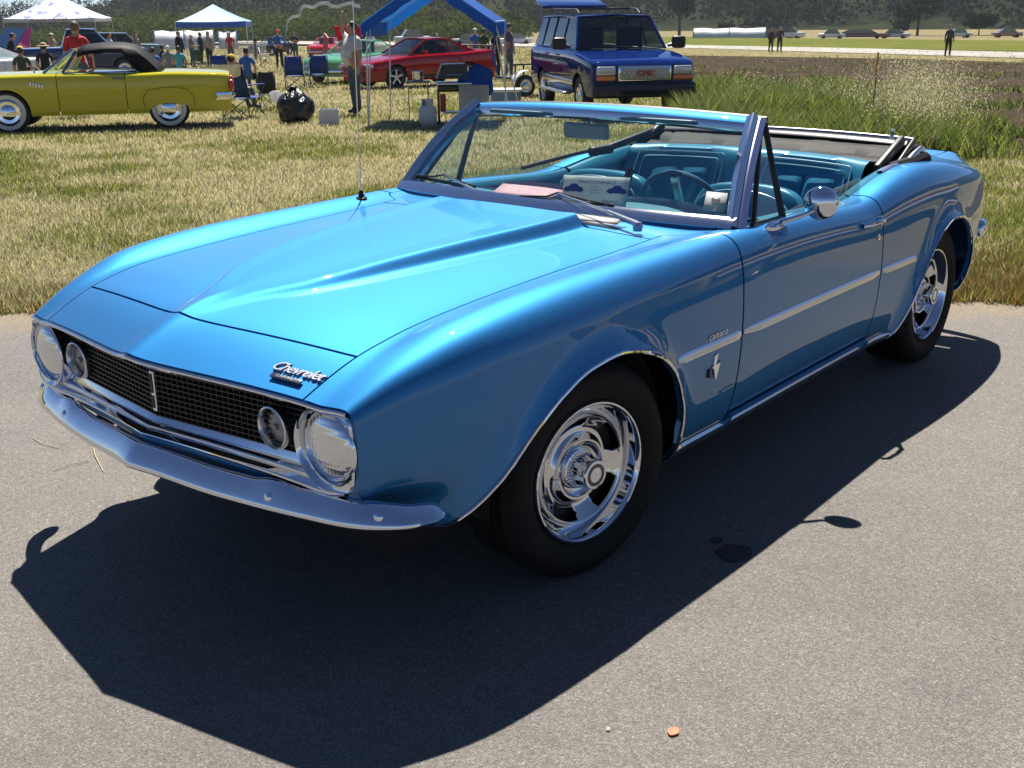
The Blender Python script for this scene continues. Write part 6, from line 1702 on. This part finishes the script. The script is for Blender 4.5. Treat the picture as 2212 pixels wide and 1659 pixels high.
# people
T = {k: cloth('cloth_'+k, c) for k, c in dict(white=(.62, .62, .60), red=(.46, .02, .03), black=(.012, .012, .014), navy=(.02, .03, .08), blue=(.03, .12, .42), denim=(.06, .10, .15), grey=(.22, .22, .24), tan=(.34, .29, .24), teal=(.08, .40, .50), khaki=(.16, .13, .08), olive=(.05, .06, .03), purple=(.10, .08, .16)).items()}
GREY = (.35, .33, .30)
person('man in a white T-shirt and grey-blue jeans standing at the canopy pole', 771, 246, 1.78, T['white'], T['denim'], face=-1.0, belly=1.6, pose='up')
person('man in a red T-shirt seen from behind, standing beyond the yellow roadster', 185, 250, 1.84, T['red'], T['denim'], face=2.9, hair=(.10, .07, .04))
person('man in a black jacket at the left side of the blue pop-up tent', 392, 146, 1.78, T['black'], T['black'], face=.8, sleeves='long')
person('person with white hair and a grey shirt under the blue pop-up tent', 418, 146, 1.62, T['grey'], T['denim'], face=1.2, hair=(.5, .5, .5), pose='fwd')
person('large man in a tan shirt and dark trousers under the blue pop-up tent', 455, 146, 1.76, T['tan'], T['black'], face=-.5, belly=1, sleeves='long')
person('person in a red shirt and jeans at the right leg of the blue tent', 501, 140, 1.72, T['red'], T['denim'], face=-.3)
person('person in a black vest leaning forward with one arm out, left of the blue jacket', 552, 128, 1.62, T['navy'], T['khaki'], face=1.3, pose='fwd', lean=.12)
person('man in a blue jacket and red cap, hands in pockets', 605, 146, 1.78, T['blue'], T['black'], face=0, sleeves='long', hat=('cap', (.55, .02, .02)), pose='akimbo')
person('white-haired person in a white top behind the red coupe roof', 945, 122, 1.55, T['white'], T['denim'], face=3.0, hair=GREY)
person('person in blue with a white cap by the right canopy pole', 1027, 152, 1.72, T['blue'], T['denim'], face=.4, hat=('cap', (.6, .6, .6)))
person('person in black seated beside the wagon hatch, left of the man in purple', 1072, 168, 1.66, T['black'], T['black'], face=.8)
person('man in a dark cap and purple-grey shirt standing beside the red coupe tail', 1099, 172, 1.82, T['purple'], T['denim'], face=1.0, hat=('cap', (.02, .02, .02)))
person('person in a maroon-brown jacket, left of the two walking by the runway', 1664, 113, 1.70, cloth('cloth_maroon', (.07, .03, .035)), T['black'], face=.6, sleeves='long')
person('person in a black jacket, right of the two walking by the runway', 1683, 113, 1.76, T['black'], cloth('cloth_darkgreen', (.015, .03, .025)), face=.2, sleeves='long', pose='fold')
person('lone dark figure standing at the far end of the weeds', 2046, 123, 1.70, T['olive'], T['black'], face=.4, sleeves='long')
person('person in dark clothes bending under the blue raised hood at the far left', 28, 182, 1.70, T['black'], T['navy'], face=1.4, lean=.3, pose='fwd', sleeves='long')

# folding camp chairs
def camp_chair(label, u, vf, col, rot, text=None, towel=False, group='folding camp chairs', W=.56):
    p = pf3(u, vf); t = thing('camp_chair', label, 'camp chair', p, math.atan2(CAM[1]-p.y, CAM[0]-p.x)+rot, group)
    w = W/2; FRM = mat('chair_frame', (.05, .055, .055), .4, .6)
    # x forward, y left
    rows = [[(.26-.02*(1-a*a), a*w*.92, .42-.03*(1-a*a)), (0, a*w*.92, .37-.05*(1-a*a)), (-.20, a*w*.92, .38-.02*(1-a*a))] for a in np.linspace(-1, 1, 9)]
    MB().grid(rows).build('seat', col, t)
    rows = [[(-.20-.02*(1-a*a), a*w, .38), (-.28-.05*(1-a*a), a*w*.98, .65), (-.34-.03*(1-a*a), a*w*.86, .94-.02*(1-a*a))] for a in np.linspace(-1, 1, 9)]
    bk = MB().grid(rows).build('backrest', col, t); mod(bk, 'SOLIDIFY', thickness=.012)
    for sd in (1, -1):
        MB().tube([(.28, sd*w, 0), (-.26, sd*w, .42)], .010, 6).build('leg', FRM, t); MB().tube([(-.28, sd*w, 0), (.28, sd*w, .60)], .010, 6).build('leg', FRM, t)
        MB().tube([(-.28, sd*w, 0), (-.33, sd*w, .94)], .010, 6).build('back_post', FRM, t)
        MB().rbox((0, sd*w, .62), (.50, .07, .015), .006).build('armrest', col, t)
    MB().tube([(.28, -w, 0), (.27, w, .42)], .009, 6).tube([(.28, w, 0), (.27, -w, .42)], .009, 6).build('front_cross', FRM, t)
    MB().tube([(-.28, -w, 0), (-.24, w, .40)], .009, 6).tube([(-.28, w, 0), (-.24, -w, .40)], .009, 6).build('rear_cross', FRM, t)
    if text: text_mesh('back_lettering', text, .10, .002, mat('chair_letter', (.35, .42, .6), .7), t, frame((-.352, 0, .885), (0, -1, 0), (-.06, 0, 1)))
    return t
camp_chair('blue camp chair with MARTIN lettered on its back', 640, 190, CBL2, 3.0, 'MARTIN')
camp_chair('blue camp chair with PETER lettered on its back', 688, 186, CBL2, 3.3, 'PETER')
camp_chair('small black camp chair between the towel chair and the rubbish bag', 586, 234, mat('chair_black', (.012, .02, .02), .7), 2.9, W=.44)
[o for o in C.objects if o.name.startswith('camp_chair')][2].scale = (.8, .85, .84)
tc = camp_chair('blue camp chair with a white towel, directly behind the yellow roadster tail', 530, 252, CBL2, 2.5, W=.62)
camp_chair('dark green camp chair under the blue pop-up tent', 440, 150, mat('chair_green', (.01, .06, .03), .7), 2.2)
camp_chair('white camp chair beside the person leaning forward', 575, 142, mat('chair_white', (.45, .50, .58), .7), 1.5)
camp_chair('blue camp chair left of the yellow cap', 484, 182, CBL2, 2.8)
camp_chair('white lawn chair with its back to the viewer beyond the yellow roadster', 372, 172, mat('chair_white', (.45, .50, .58), .7), 3.1)
p = pf3(530, 252)
tw = thing('towel', 'white towel draped over the blue chair back', 'towel', p, math.atan2(CAM[1]-p.y, CAM[0]-p.x)+2.5)
rows = [[(-.22+.01*math.sin(a*9), a*.30, .62), (-.32, a*.30, .97), (-.39+.02*math.sin(a*7), a*.31, .99), (-.41+.02*math.sin(a*8+1), a*.31, .72+.10*abs(a))] for a in np.linspace(-.9, 1.25, 15)]
o = MB().grid(rows).build('cloth', T['white'], tw); mod(o, 'SOLIDIFY', thickness=.015)
person('seated person in a yellow knitted cap in front of the towel chair', 508, 240, 1.50, T['white'], T['denim'], face=2.2, sit=True, hat=('knit', (.62, .40, .02)), zoff=.02)
person('seated person with dark hair and blue shirt right of the yellow cap', 538, 200, 1.62, T['blue'], T['denim'], face=2.8, sit=True)
person('seated person in a teal top beyond the black soft top', 392, 178, 1.62, T['teal'], T['denim'], face=2.9, sit=True)
person('seated person with white hair on the white lawn chair', 369, 174, 1.62, T['grey'], T['denim'], face=3.0, sit=True, hair=(.55, .55, .52))
person('seated person in a straw hat and black clothes behind the yellow hood', 108, 210, 1.66, T['black'], T['black'], face=2.9, sit=True, hat=('brim', (.40, .30, .15)), zoff=.15)
person('seated person in a yellow and black cap at the yellow car nose', 58, 214, 1.62, T['olive'], T['black'], face=2.9, sit=True, hat=('knit', (.60, .48, .05)), zoff=.1)
person('seated person in a blue shirt just right of the black soft top', 338, 190, 1.62, T['blue'], T['denim'], face=2.9, sit=True)
person('seated person in dark clothes behind the person in teal', 356, 165, 1.62, T['navy'], T['denim'], face=2.2, sit=True)

# rubbish bag
p = pf3(640, 263); bg_ = thing('rubbish_bag', 'full black plastic rubbish bag sitting on the dry grass', 'rubbish bag', p)
bm = bmesh.new(); bmesh.ops.create_icosphere(bm, subdivisions=4, radius=1)
for v in bm.verts:
    c = v.co.copy(); f = 1+.07*math.sin(c.x*7+c.z*5)+.05*math.sin(c.y*11+c.z*3)+.10*nz(c.x*2, c.y*2, 1, c.z*2); top = max(0, c.z)
    v.co = Vector((c.x*.34*(1-.35*top**2)*f, c.y*.30*(1-.35*top**2)*f, max(-.02, .26+c.z*.33*f)))
me = bpy.data.meshes.new('sack'); bm.to_mesh(me); bm.free(); me.polygons.foreach_set('use_smooth', [True]*len(me.polygons)); me.materials.append(vary(mat('bag_plastic', (.008, .010, .011), .22), (.01, .012, .013), 5, bump=.8, bscale=14, dist=.05)); link(bpy.data.objects.new('sack', me), bg_)
MB().lathe([(.10, .50), (.05, .56), (.09, .63), (.06, .64)], (.02, 0, 0), 'Z', 14).build('tied_neck', MAT['bag_plastic'], bg_)
p2 = pf3(598, 240); MB_ = MB().rbox((0, 0, .30), (.18, .14, .22), .01, Matrix.Rotation(.3, 3, 'X')); o = MB_.build('paper_bag', PAPER); o.location = p2; tag(o, 'small white paper bag leaning against the rubbish bag', 'paper bag')
# white carton
p = pf3(712, 268); cb_ = thing('carton', 'open white cardboard carton on the grass', 'box', p, math.atan2(Rt.y, Rt.x)+.12)
for c, d in (((0, -.17, .13), (.34, .008, .26)), ((0, .17, .13), (.34, .008, .26)), ((-.17, 0, .13), (.008, .34, .26)), ((.17, 0, .13), (.008, .34, .26)), ((0, 0, .01), (.34, .34, .01))): MB().box(c, d).build('panel', mat('carton_white', (.52, .52, .53), .8), cb_)
# propane tank
p = pf3(925, 274); pt = thing('propane_tank', 'white propane tank standing beside the barbecue', 'gas tank', p)
PW = mat('tank_white', (.50, .51, .50), .45); MB().lathe([(.001, .03), (.12, .03), (.15, .07), (.155, .12), (.155, .26), (.14, .32), (.09, .355), (.03, .365), (.001, .366)], n=24).build('cylinder', PW, pt)
MB().lathe([(.11, 0), (.115, .05)], n=20).build('foot_ring', PW, pt); MB().lathe([(.095, .34), (.10, .46)], n=20, a0=.6, a1=5.6).build('collar', PW, pt); MB().lathe([(.02, .36), (.02, .42), (.035, .43), (.03, .46), (.001, .46)], n=12).build('valve', STEEL, pt)
# camp kitchen: barbecue with black lid on a cart with hanging paper, blue cloth
p = pf3(982, 268); bq = thing('barbecue', 'black barbecue cart with closed lid, grey shelf and red side', 'barbecue', p, math.atan2(Rt.y, Rt.x)+.1)
BB = mat('enamel_black', (.010, .011, .012), .25)
MB().rbox((0, 0, .62), (.56, .40, .12), .03).build('firebox', BB, bq)
MB().prism([(-.30, .78), (-.20, 1.02), (.20, 1.03), (.27, .78)], .46, Matrix(((1, 0, 0, 0), (0, 0, 1, -.23), (0, 1, 0, 0), (0, 0, 0, 1)))).build('lid', BB, bq)
MB().rbox((0, -.05, .70), (.62, .50, .05), .02).build('shelf', STEEL, bq)
for x in (-.27, .27):
    for y in (-.18, .18): MB().box((x, y, .30), (.03, .03, .60)).build('leg', BB, bq)
MB().box((-.20, -.2, .38), (.10, .02, .30)).build('red_panel', mat('panel_red', (.35, .03, .03), .5), bq)
MB().tube([(-.15, -.27, .85), (.15, -.27, .85)], .015, 8).build('lid_handle', STEEL, bq)
MB().box((.05, .05, .20), (.46, .34, .02)).build('lower_shelf', BB, bq)
pb = MB().grid([[(x, -.32+.02*math.sin(z*12), .68-z) for z in np.linspace(0, .45-.3*x, 6)] for x in np.linspace(-.02, .5, 6)]); o = pb.build('rubbish_sheet', leafmat('thin_plastic', (.55, .55, .55), .5)); o.location = p+Rt*.12; o.rotation_euler = (0, 0, math.atan2(Rt.y, Rt.x)); tag(o, 'translucent white plastic sheet hanging from the barbecue shelf', 'plastic sheet')
MB2 = MB().lathe([(.001, 0), (.09, 0), (.095, .02), (.095, .16), (.10, .165), (.085, .16), (.08, .02)], n=24); o = MB2.build('steel_pot', STEEL); o.location = Vector(bq.location)-Rt*.62+Vector((0, 0, .74)); tag(o, 'steel pot on the folding table left of the barbecue', 'pot')
ft2 = thing('folding_table', 'small folding table carrying the steel pot', 'table', Vector(bq.location)-Rt*.62, bq.rotation_euler.z)
MB().box((0, 0, .725), (.42, .36, .025)).build('tabletop', mat('table_top', (.20, .19, .17), .6), ft2)
for x in (-.17, .17): MB().tube([(x, -.15, 0), (x, .15, .71)], .01, 6).build('leg', STEEL, ft2); MB().tube([(x, .15, 0), (x, -.15, .71)], .01, 6).build('leg', STEEL, ft2)
# blue cloth hanging at the right pole
hp = Vector(cn.location)+Rt*(W_*.86)+Vector((0, 0, 0))
rows = []
for k in range(14):
    z = 1.02-k*.055; w = .04+.26*math.sin(min(1, k/5)*math.pi/2)*(1 if k < 6 else max(.35, 1-(k-6)*.13)); rows.append([(a*w+.05*math.sin(k*.9), .03*math.sin(a*5+k), z) for a in np.linspace(-1, 1, 9)])
o = MB().grid(rows).build('blue_tarp', CBLUE); mod(o, 'SOLIDIFY', thickness=.004); o.location = hp; o.rotation_euler = (0, 0, math.atan2(Rt.y, Rt.x)); tag(o, 'bright blue tarp bundle hanging beside the right canopy pole', 'tarp')
# cooler
p = pf3(1093, 232); cl = thing('cooler', 'white and blue cooler box on the grass under the canopy edge', 'cooler', p, math.atan2(Rt.y, Rt.x)-.1)
MB().rbox((0, 0, .17), (.62, .36, .32), .03).build('box', mat('cooler_blue', (.18, .26, .38), .5), cl); MB().rbox((0, 0, .36), (.66, .40, .07), .025).build('lid', WHITE, cl); MB().tube([(-.34, 0, .28), (-.37, 0, .20), (-.34, 0, .12)], .012, 6).build('handle', WHITE, cl)
# small utility trailer behind the canopy
p = pf3(1132, 206); tr_ = thing('utility_trailer', 'small open utility trailer with white fender beside the wagon', 'trailer', p, math.atan2(Rt.y, Rt.x)+.5)
MB().box((.1, 0, .45), (1.3, .9, .05)).build('bed', BLACK, tr_)
for k in range(6): MB().box((-.5+k*.24, -.45, .62), (.03, .03, .32)).build('slat', VOID, tr_)
MB().box((.1, -.45, .78), (1.3, .04, .04)).build('rail', BLACK, tr_)
MB().lathe([(.34, -.1), (.36, .1)], (-.30, -.58, .30), 'Y', 20, a0=.2, a1=2.9).build('fender', WHITE, tr_); bg_wheel(tr_, .27, .08, 'steel', (-.30, -.58, .27), -1)
# silver bubble-like streamer held by the man in the blue jacket
pts = [(616, 78), (619, 62), (622, 44), (632, 36), (646, 34), (650, 20), (657, 12), (669, 15), (678, 16), (690, 7.5), (705, 6), (716, 13), (729, 15), (744, 10), (757, 6), (770, 13), (780, 13)]
a = pf3(605, 146); dp = float((np.array(a)-CAM) @ _f)-.4
P3 = [at_depth(u, v, dp) for u, v in pts]; fine = []
for i in range(len(P3)-1):
    for k in range(6): fine.append(P3[i].lerp(P3[i+1], k/6))
sm = [fine[0]]+[(fine[i-1]+fine[i]+fine[i+1])/3 for i in range(1, len(fine)-1)]+[fine[-1]]
o = MB().tube(sm, [.02+.055*min(1, i/20) for i in range(len(sm))], 10).build('bubble_streamer', mat('foil_film', (.75, .78, .80), .12, .6, 0, alpha=.45)); tag(o, 'wavy shiny clear streamer held up by the man in the blue jacket', 'streamer')
# sign boards on the red cars
p = pf3(706, 142); o = MB().box((0, 0, .0), (.05, .55, 1.1)).build('show_board', mat('board_red', (.35, .05, .06), .6)); o.location = p+Vector((0, 0, 1.0)); o.rotation_euler = (rad(25), 0, math.atan2(Rt.y, Rt.x)+.5); tag(o, 'tilted red and white show board beside the red hardtop', 'board')
# crowd-control fence beyond the pop-up tent
a, b = pf3(505, 122), pf3(575, 122)
fe = thing('rail_fence', 'low grey metal crowd fence behind the people by the tent', 'fence', a, math.atan2((b-a).y, (b-a).x)); L_ = (b-a).length
MB().box((L_/2, 0, 1.05), (L_, .05, .05)).build('top_rail', STEEL, fe); MB().box((L_/2, 0, .15), (L_, .05, .05)).build('bottom_rail', STEEL, fe)
for k in range(24): MB().box((L_*k/23, 0, .6), (.035, .035, .9)).build('bar', STEEL, fe)

# more of the crowd around the tents at the left
for lb, u, vf, H_, sh, pa, fc, kw in (
        ('person in a grey top walking past the left leg of the blue tent', 300, 142, 1.70, T['grey'], T['black'], .6, {}),
        ('person in a white shirt beside the dark panel truck', 244, 160, 1.72, T['white'], T['denim'], 1.2, {}),
        ('person in navy with arms folded near the black low car', 640, 132, 1.72, T['navy'], T['denim'], -.4, dict(pose='fold')),
        ('small person in white beyond the dusty red car', 700, 112, 1.65, T['white'], T['navy'], .2, {}),
        ('person in dark clothes under the middle of the blue tent', 437, 140, 1.74, T['navy'], T['black'], 2.0, dict(sleeves='long')),
        ('person in a pale cap and tan shirt at the far left tent', 120, 150, 1.74, T['tan'], T['denim'], .8, dict(hat=('cap', (.6, .6, .55)))),
        ('person in a red top bending beside the white tent', 12, 150, 1.70, T['red'], T['denim'], 1.1, dict(lean=.25, pose='fwd')),
        ('person in olive by the canopy back pole', 1046, 160, 1.70, T['olive'], T['denim'], 2.6, {})):
    person(lb, u, vf, H_, sh, pa, face=fc, **kw)
# ---------------------------------------------------------------- papers, badges and small things on the convertible
def wsheet(name, corners, m, label=None, cat=None, parent=None, thick=.001, bulge=0.0, n=6):
    A, B, Cc, D = map(Vector, corners); rows = []
    for i in range(n+1):
        r = []
        for j_ in range(n+1):
            s, t = i/n, j_/n; p = A.lerp(B, s).lerp(D.lerp(Cc, s), t); p.z += bulge*math.sin(s*math.pi)*math.sin(t*math.pi); r.append(p)
        rows.append(r)
    o = MB().grid(rows).build(name, m, parent); mod(o, 'SOLIDIFY', thickness=thick, offset=1)
    if label: tag(o, label, cat)
    return o
# white show card leaning inside the windscreen
A, B, Cc, D = Vector((-.876, .083, .925)), Vector((-.950, .322, .925)), Vector((-.985, .318, 1.035)), Vector((-.905, .070, 1.035))
sc1 = thing('show_card', 'white printed show card with two small blue cars leaning inside the windscreen', 'sign', (0, 0, 0))
wsheet('card', (A, B, Cc, D), PAPER, parent=sc1)
Xc = frame((A+B+Cc+D)/4, B-A, D-A); nrm = Xc.col[2].to_3d(); Xc.translation = (A+B+Cc+D)/4+nrm*.0035
INK = mat('print_blue', (.02, .06, .35), .6)
def onc(x, y): return Xc @ Matrix.Translation((x, y, 0))
text_mesh('card_title', 'DANCO FURNACE', .017, .0003, INK, sc1, onc(.005, .034), .2)
text_mesh('card_line', 'presents', .009, .0003, INK, sc1, onc(0, .017)); text_mesh('card_line', 'A celebration of', .008, .0003, INK, sc1, onc(0, .006)); text_mesh('card_line', 'classic cars', .008, .0003, INK, sc1, onc(0, -.004))
text_mesh('card_letters', 'BBQ*', .026, .0003, INK, sc1, onc(.062, -.040))
for sx in (-.085, .085):
    q = MB(); q.X = onc(sx, .006) @ Matrix.Diagonal((.62, .62, 1, 1)) @ Matrix.Translation((-.065, -.02, 0))
    q.prism([(0, .012), (.012, .030), (.035, .036), (.050, .052), (.085, .052), (.100, .036), (.122, .030), (.130, .012), (.116, .004), (.104, .0), (.094, .006), (.040, .006), (.030, .0), (.018, .004)], .0006)
    q.build('printed_car', INK, sc1)
# pink entry sheet
pk = wsheet('entry_sheet', ((-.872, -.262, .942), (-.885, .010, .944), (-1.12, -.01, .962), (-1.08, -.36, .958)), vary(mat('pink_paper', (.62, .34, .40), .7), (.55, .26, .33), 40, .5, .6), 'pink paper entry sheet lying on the dashboard behind the windscreen', 'paper', bulge=.002)
# white card on the cowl below the wiper
wc = wsheet('cowl_card', ((-.655, .300, .906), (-.700, .450, .906), (-.830, .400, .919), (-.775, .215, .920)), PAPER, 'folded white card tucked on the cowl under the driver wiper', 'card', bulge=.003)
wsheet('cowl_card_flap', ((-.70, .235, .921), (-.735, .43, .915), (-.845, .395, .925), (-.79, .205, .927)), PAPER, 'upper loose white card resting on the cowl card', 'card')
# dog sticker at the lower driver corner of the glass
p0, p1 = ws(.845, .10), ws(.94, .10); p2 = ws(.945, .27); p3 = ws(.85, .27)
off = (p1-p0).cross(p3-p0).normalized()*.004
if off.x < 0: off = -off
stk = bpy.data.objects.new('window_sticker', None); link(stk, wsr)
wsheet('sticker_sheet', (p0+off, p1+off, p2+off, p3+off), PAPER, parent=stk, thick=.0004, n=2)
Xs = frame((p0+p1+p2+p3)/4+off*1.3, p1-p0, p3-p0); q = MB(); q.X = Xs
q.prism([(-.016, .006), (-.014, .016), (-.006, .010), (.006, .010), (.014, .016), (.016, .006), (.010, -.004), (0, -.010), (-.010, -.004)], .0006); q.build('sticker_print', mat('sticker_ink', (.04, .035, .04), .6), stk)
q = MB(); q.X = Xs
for dx in (-.010, 0, .010): q.box((dx, -.020, .0004), (.006, .008, .0006))
tag(q.build('sticker_letters', MAT['sticker_ink'], stk), kind='stuff')
# red and white bottle/brush standing on the far seat side
rb = thing('ice_scraper', 'dark red handled brush sticking up between the seats', 'brush', (-1.42, -.02, .78))
MB().tube([(0, 0, -.1), (-.03, .01, .16)], .017, 8).build('handle', mat('scraper_red', (.30, .02, .02), .4), rb); MB().tube([(-.03, .01, .16), (-.045, .015, .21)], .018, 8).build('tip', mat('scraper_dark', (.05, .01, .01), .4), rb)
# nose badge: script over a small plaque
BADGE = mat('badge_chrome', (.85, .85, .87), .30, 1.0)
def surf_frame(s, y, side=1):
    ww = np.linspace(0, 4, 200); P_ = surf(np.full(200, s), ww); w_ = float(np.interp(y, P_[:, 1], ww)); p, n = bodypt(s, w_, 1); return p, n
p, n = surf_frame(.865, .520); p2_, _ = surf_frame(.865, .60); p1_, _ = surf_frame(.865, .44)
xdir = (p2_-p1_).normalized()
Xb = frame(p+n*.003, xdir, Vector((-1, 0, .4))); 
if Xb.col[2].z < 0: Xb = frame(p+n*.003, -xdir, Vector((-1, 0, .4)))
text_mesh('nose_script', 'Chevrolet', .046, .0028, BADGE, car, Xb, .45, space=.86)
q = MB(); q.X = Xb @ Matrix.Translation((.0, -.034, 0)); q.rbox((-.010, 0, .0015), (.098, .015, .005), .0015); q.build('nose_plaque', mat('plaque_dark', (.16, .18, .22), .25, .9), car)
text_mesh('nose_plaque_letters', 'CAMARO', .0125, .0012, BADGE, car, Xb @ Matrix.Translation((-.010, -.034, .004)), 0, space=1.25)
# fender script and engine badge
for sd in (1, -1):
    pa_, na_ = bodypt(-.622, float(w_at_z(np.array([-.622]), np.array([.622]))[0]), sd)
    X = frame(pa_+na_*.002, Vector((-sd, 0, 0)), Vector((0, 0, 1)))
    if (X.col[2].to_3d()).dot(na_) < 0: X = frame(pa_+na_*.002, Vector((sd, 0, 0)), Vector((0, 0, 1)))
    text_mesh('fender_script', 'camaro', .036, .0022, BADGE, car, X, .15, space=1.12)
    pb_, nb_ = bodypt(-.612, float(w_at_z(np.array([-.612]), np.array([.515]))[0]), sd)
    X = frame(pb_+nb_*.001, X.col[0].to_3d(), Vector((0, 0, 1)))
    em = bpy.data.objects.new('engine_badge', None); link(em, car)
    for nm, poly, m in (('upper_flag', [(-.010, .002), (.004, .002), (.018, .042), (-.004, .036)], BADGE), ('v_shield', [(-.020, .0), (.030, .006), (.034, .012), (.010, -.046), (.004, -.046), (-.006, -.008)], BADGE), ('side_bar', [(-.034, -.006), (-.020, -.004), (-.018, -.034), (-.034, -.034)], mat('badge_dull', (.10, .08, .10), .3, .6))):
        q = MB(); q.X = X; q.prism(poly, .005); q.build(nm, m, em)
# small things on the asphalt
x, y = at(1454, 1583); lf = MB(); lf.prism([(math.cos(a)*.017*(1+.12*math.sin(3*a)), math.sin(a)*.013*(1+.1*math.cos(4*a)), 0)[:2] for a in np.linspace(0, 2*math.pi, 18, endpoint=False)], .004, Matrix.Translation((x, y, .002))); o = lf.build('orange_leaf', vary(mat('leaf_orange', (.45, .13, .025), .5), (.33, .08, .02), 60)); tag(o, 'small round orange-brown leaf lying on the asphalt', 'leaf')
x, y = at(1314, 1578); o = MB().ball((x, y, .004), (.006, .005, .004), 8, 5).build('pebble', PAPER); tag(o, 'tiny white pebble on the asphalt left of the orange leaf', 'pebble')
STRAW = mat('dry_straw', (.50, .40, .24), .7)
for k, (pts_, lb) in enumerate((([(247, 424), (213, 445), (201, 455), (205, 485), (223, 520)], 'long bent dry straw on the asphalt left of the bumper'), ([(117, 518), (150, 508), (193, 498)], 'short straight dry straw nearest the bumper shadow'), ([(70, 447), (90, 460), (128, 470)], 'pale dry straw at the far left of the straws'))):
    pp = [(*at(u/1.0+0, 950*.6777+v*.2247*1.0/.6777*.6777 if False else (950+v/3.0157*1.0)*.6777), .003) for u, v in []] if False else None
    P_ = []
    for u, v in pts_: P_.append((*at(u*1.0, v*1.0+500), .004+.004*(len(P_) % 2)))
    o = MB().tube(P_, .0016, 5).build('straw', STRAW); tag(o, lb, 'straw')
for (u, v, r) in ((1585, 1195, .055), (1548, 1168, .02)):
    x, y = at(u, v); o = MB().add([(x+math.cos(a)*r*(1+.15*math.sin(3*a))*1.1, y+math.sin(a)*r*(1+.1*math.sin(5*a)), .004) for a in np.linspace(0, 2*math.pi, 20, endpoint=False)], [tuple(range(20))]).build('oil_stain', mat('oil_stain', (.012, .012, .013), .35), smooth=False); tag(o, kind='structure')
# ---------------------------------------------------------------- air
hz = bpy.data.materials.new('haze_air'); hz.use_nodes = True; N, L = hz.node_tree.nodes, hz.node_tree.links
N.remove(N['Principled BSDF']); pv = N.new('ShaderNodeVolumePrincipled'); pv.inputs['Color'].default_value = (.80, .88, 1, 1); pv.inputs['Density'].default_value = .00016; pv.inputs['Anisotropy'].default_value = .3
L.new(pv.outputs[0], N['Material Output'].inputs['Volume'])
hb_ = MB().box((-150, -50, 33.5), (2700, 2700, 80)); o = hb_.build('haze', hz, smooth=False); tag(o, kind='stuff')
S.cycles.volume_bounces = 0; S.cycles.volume_step_rate = 5
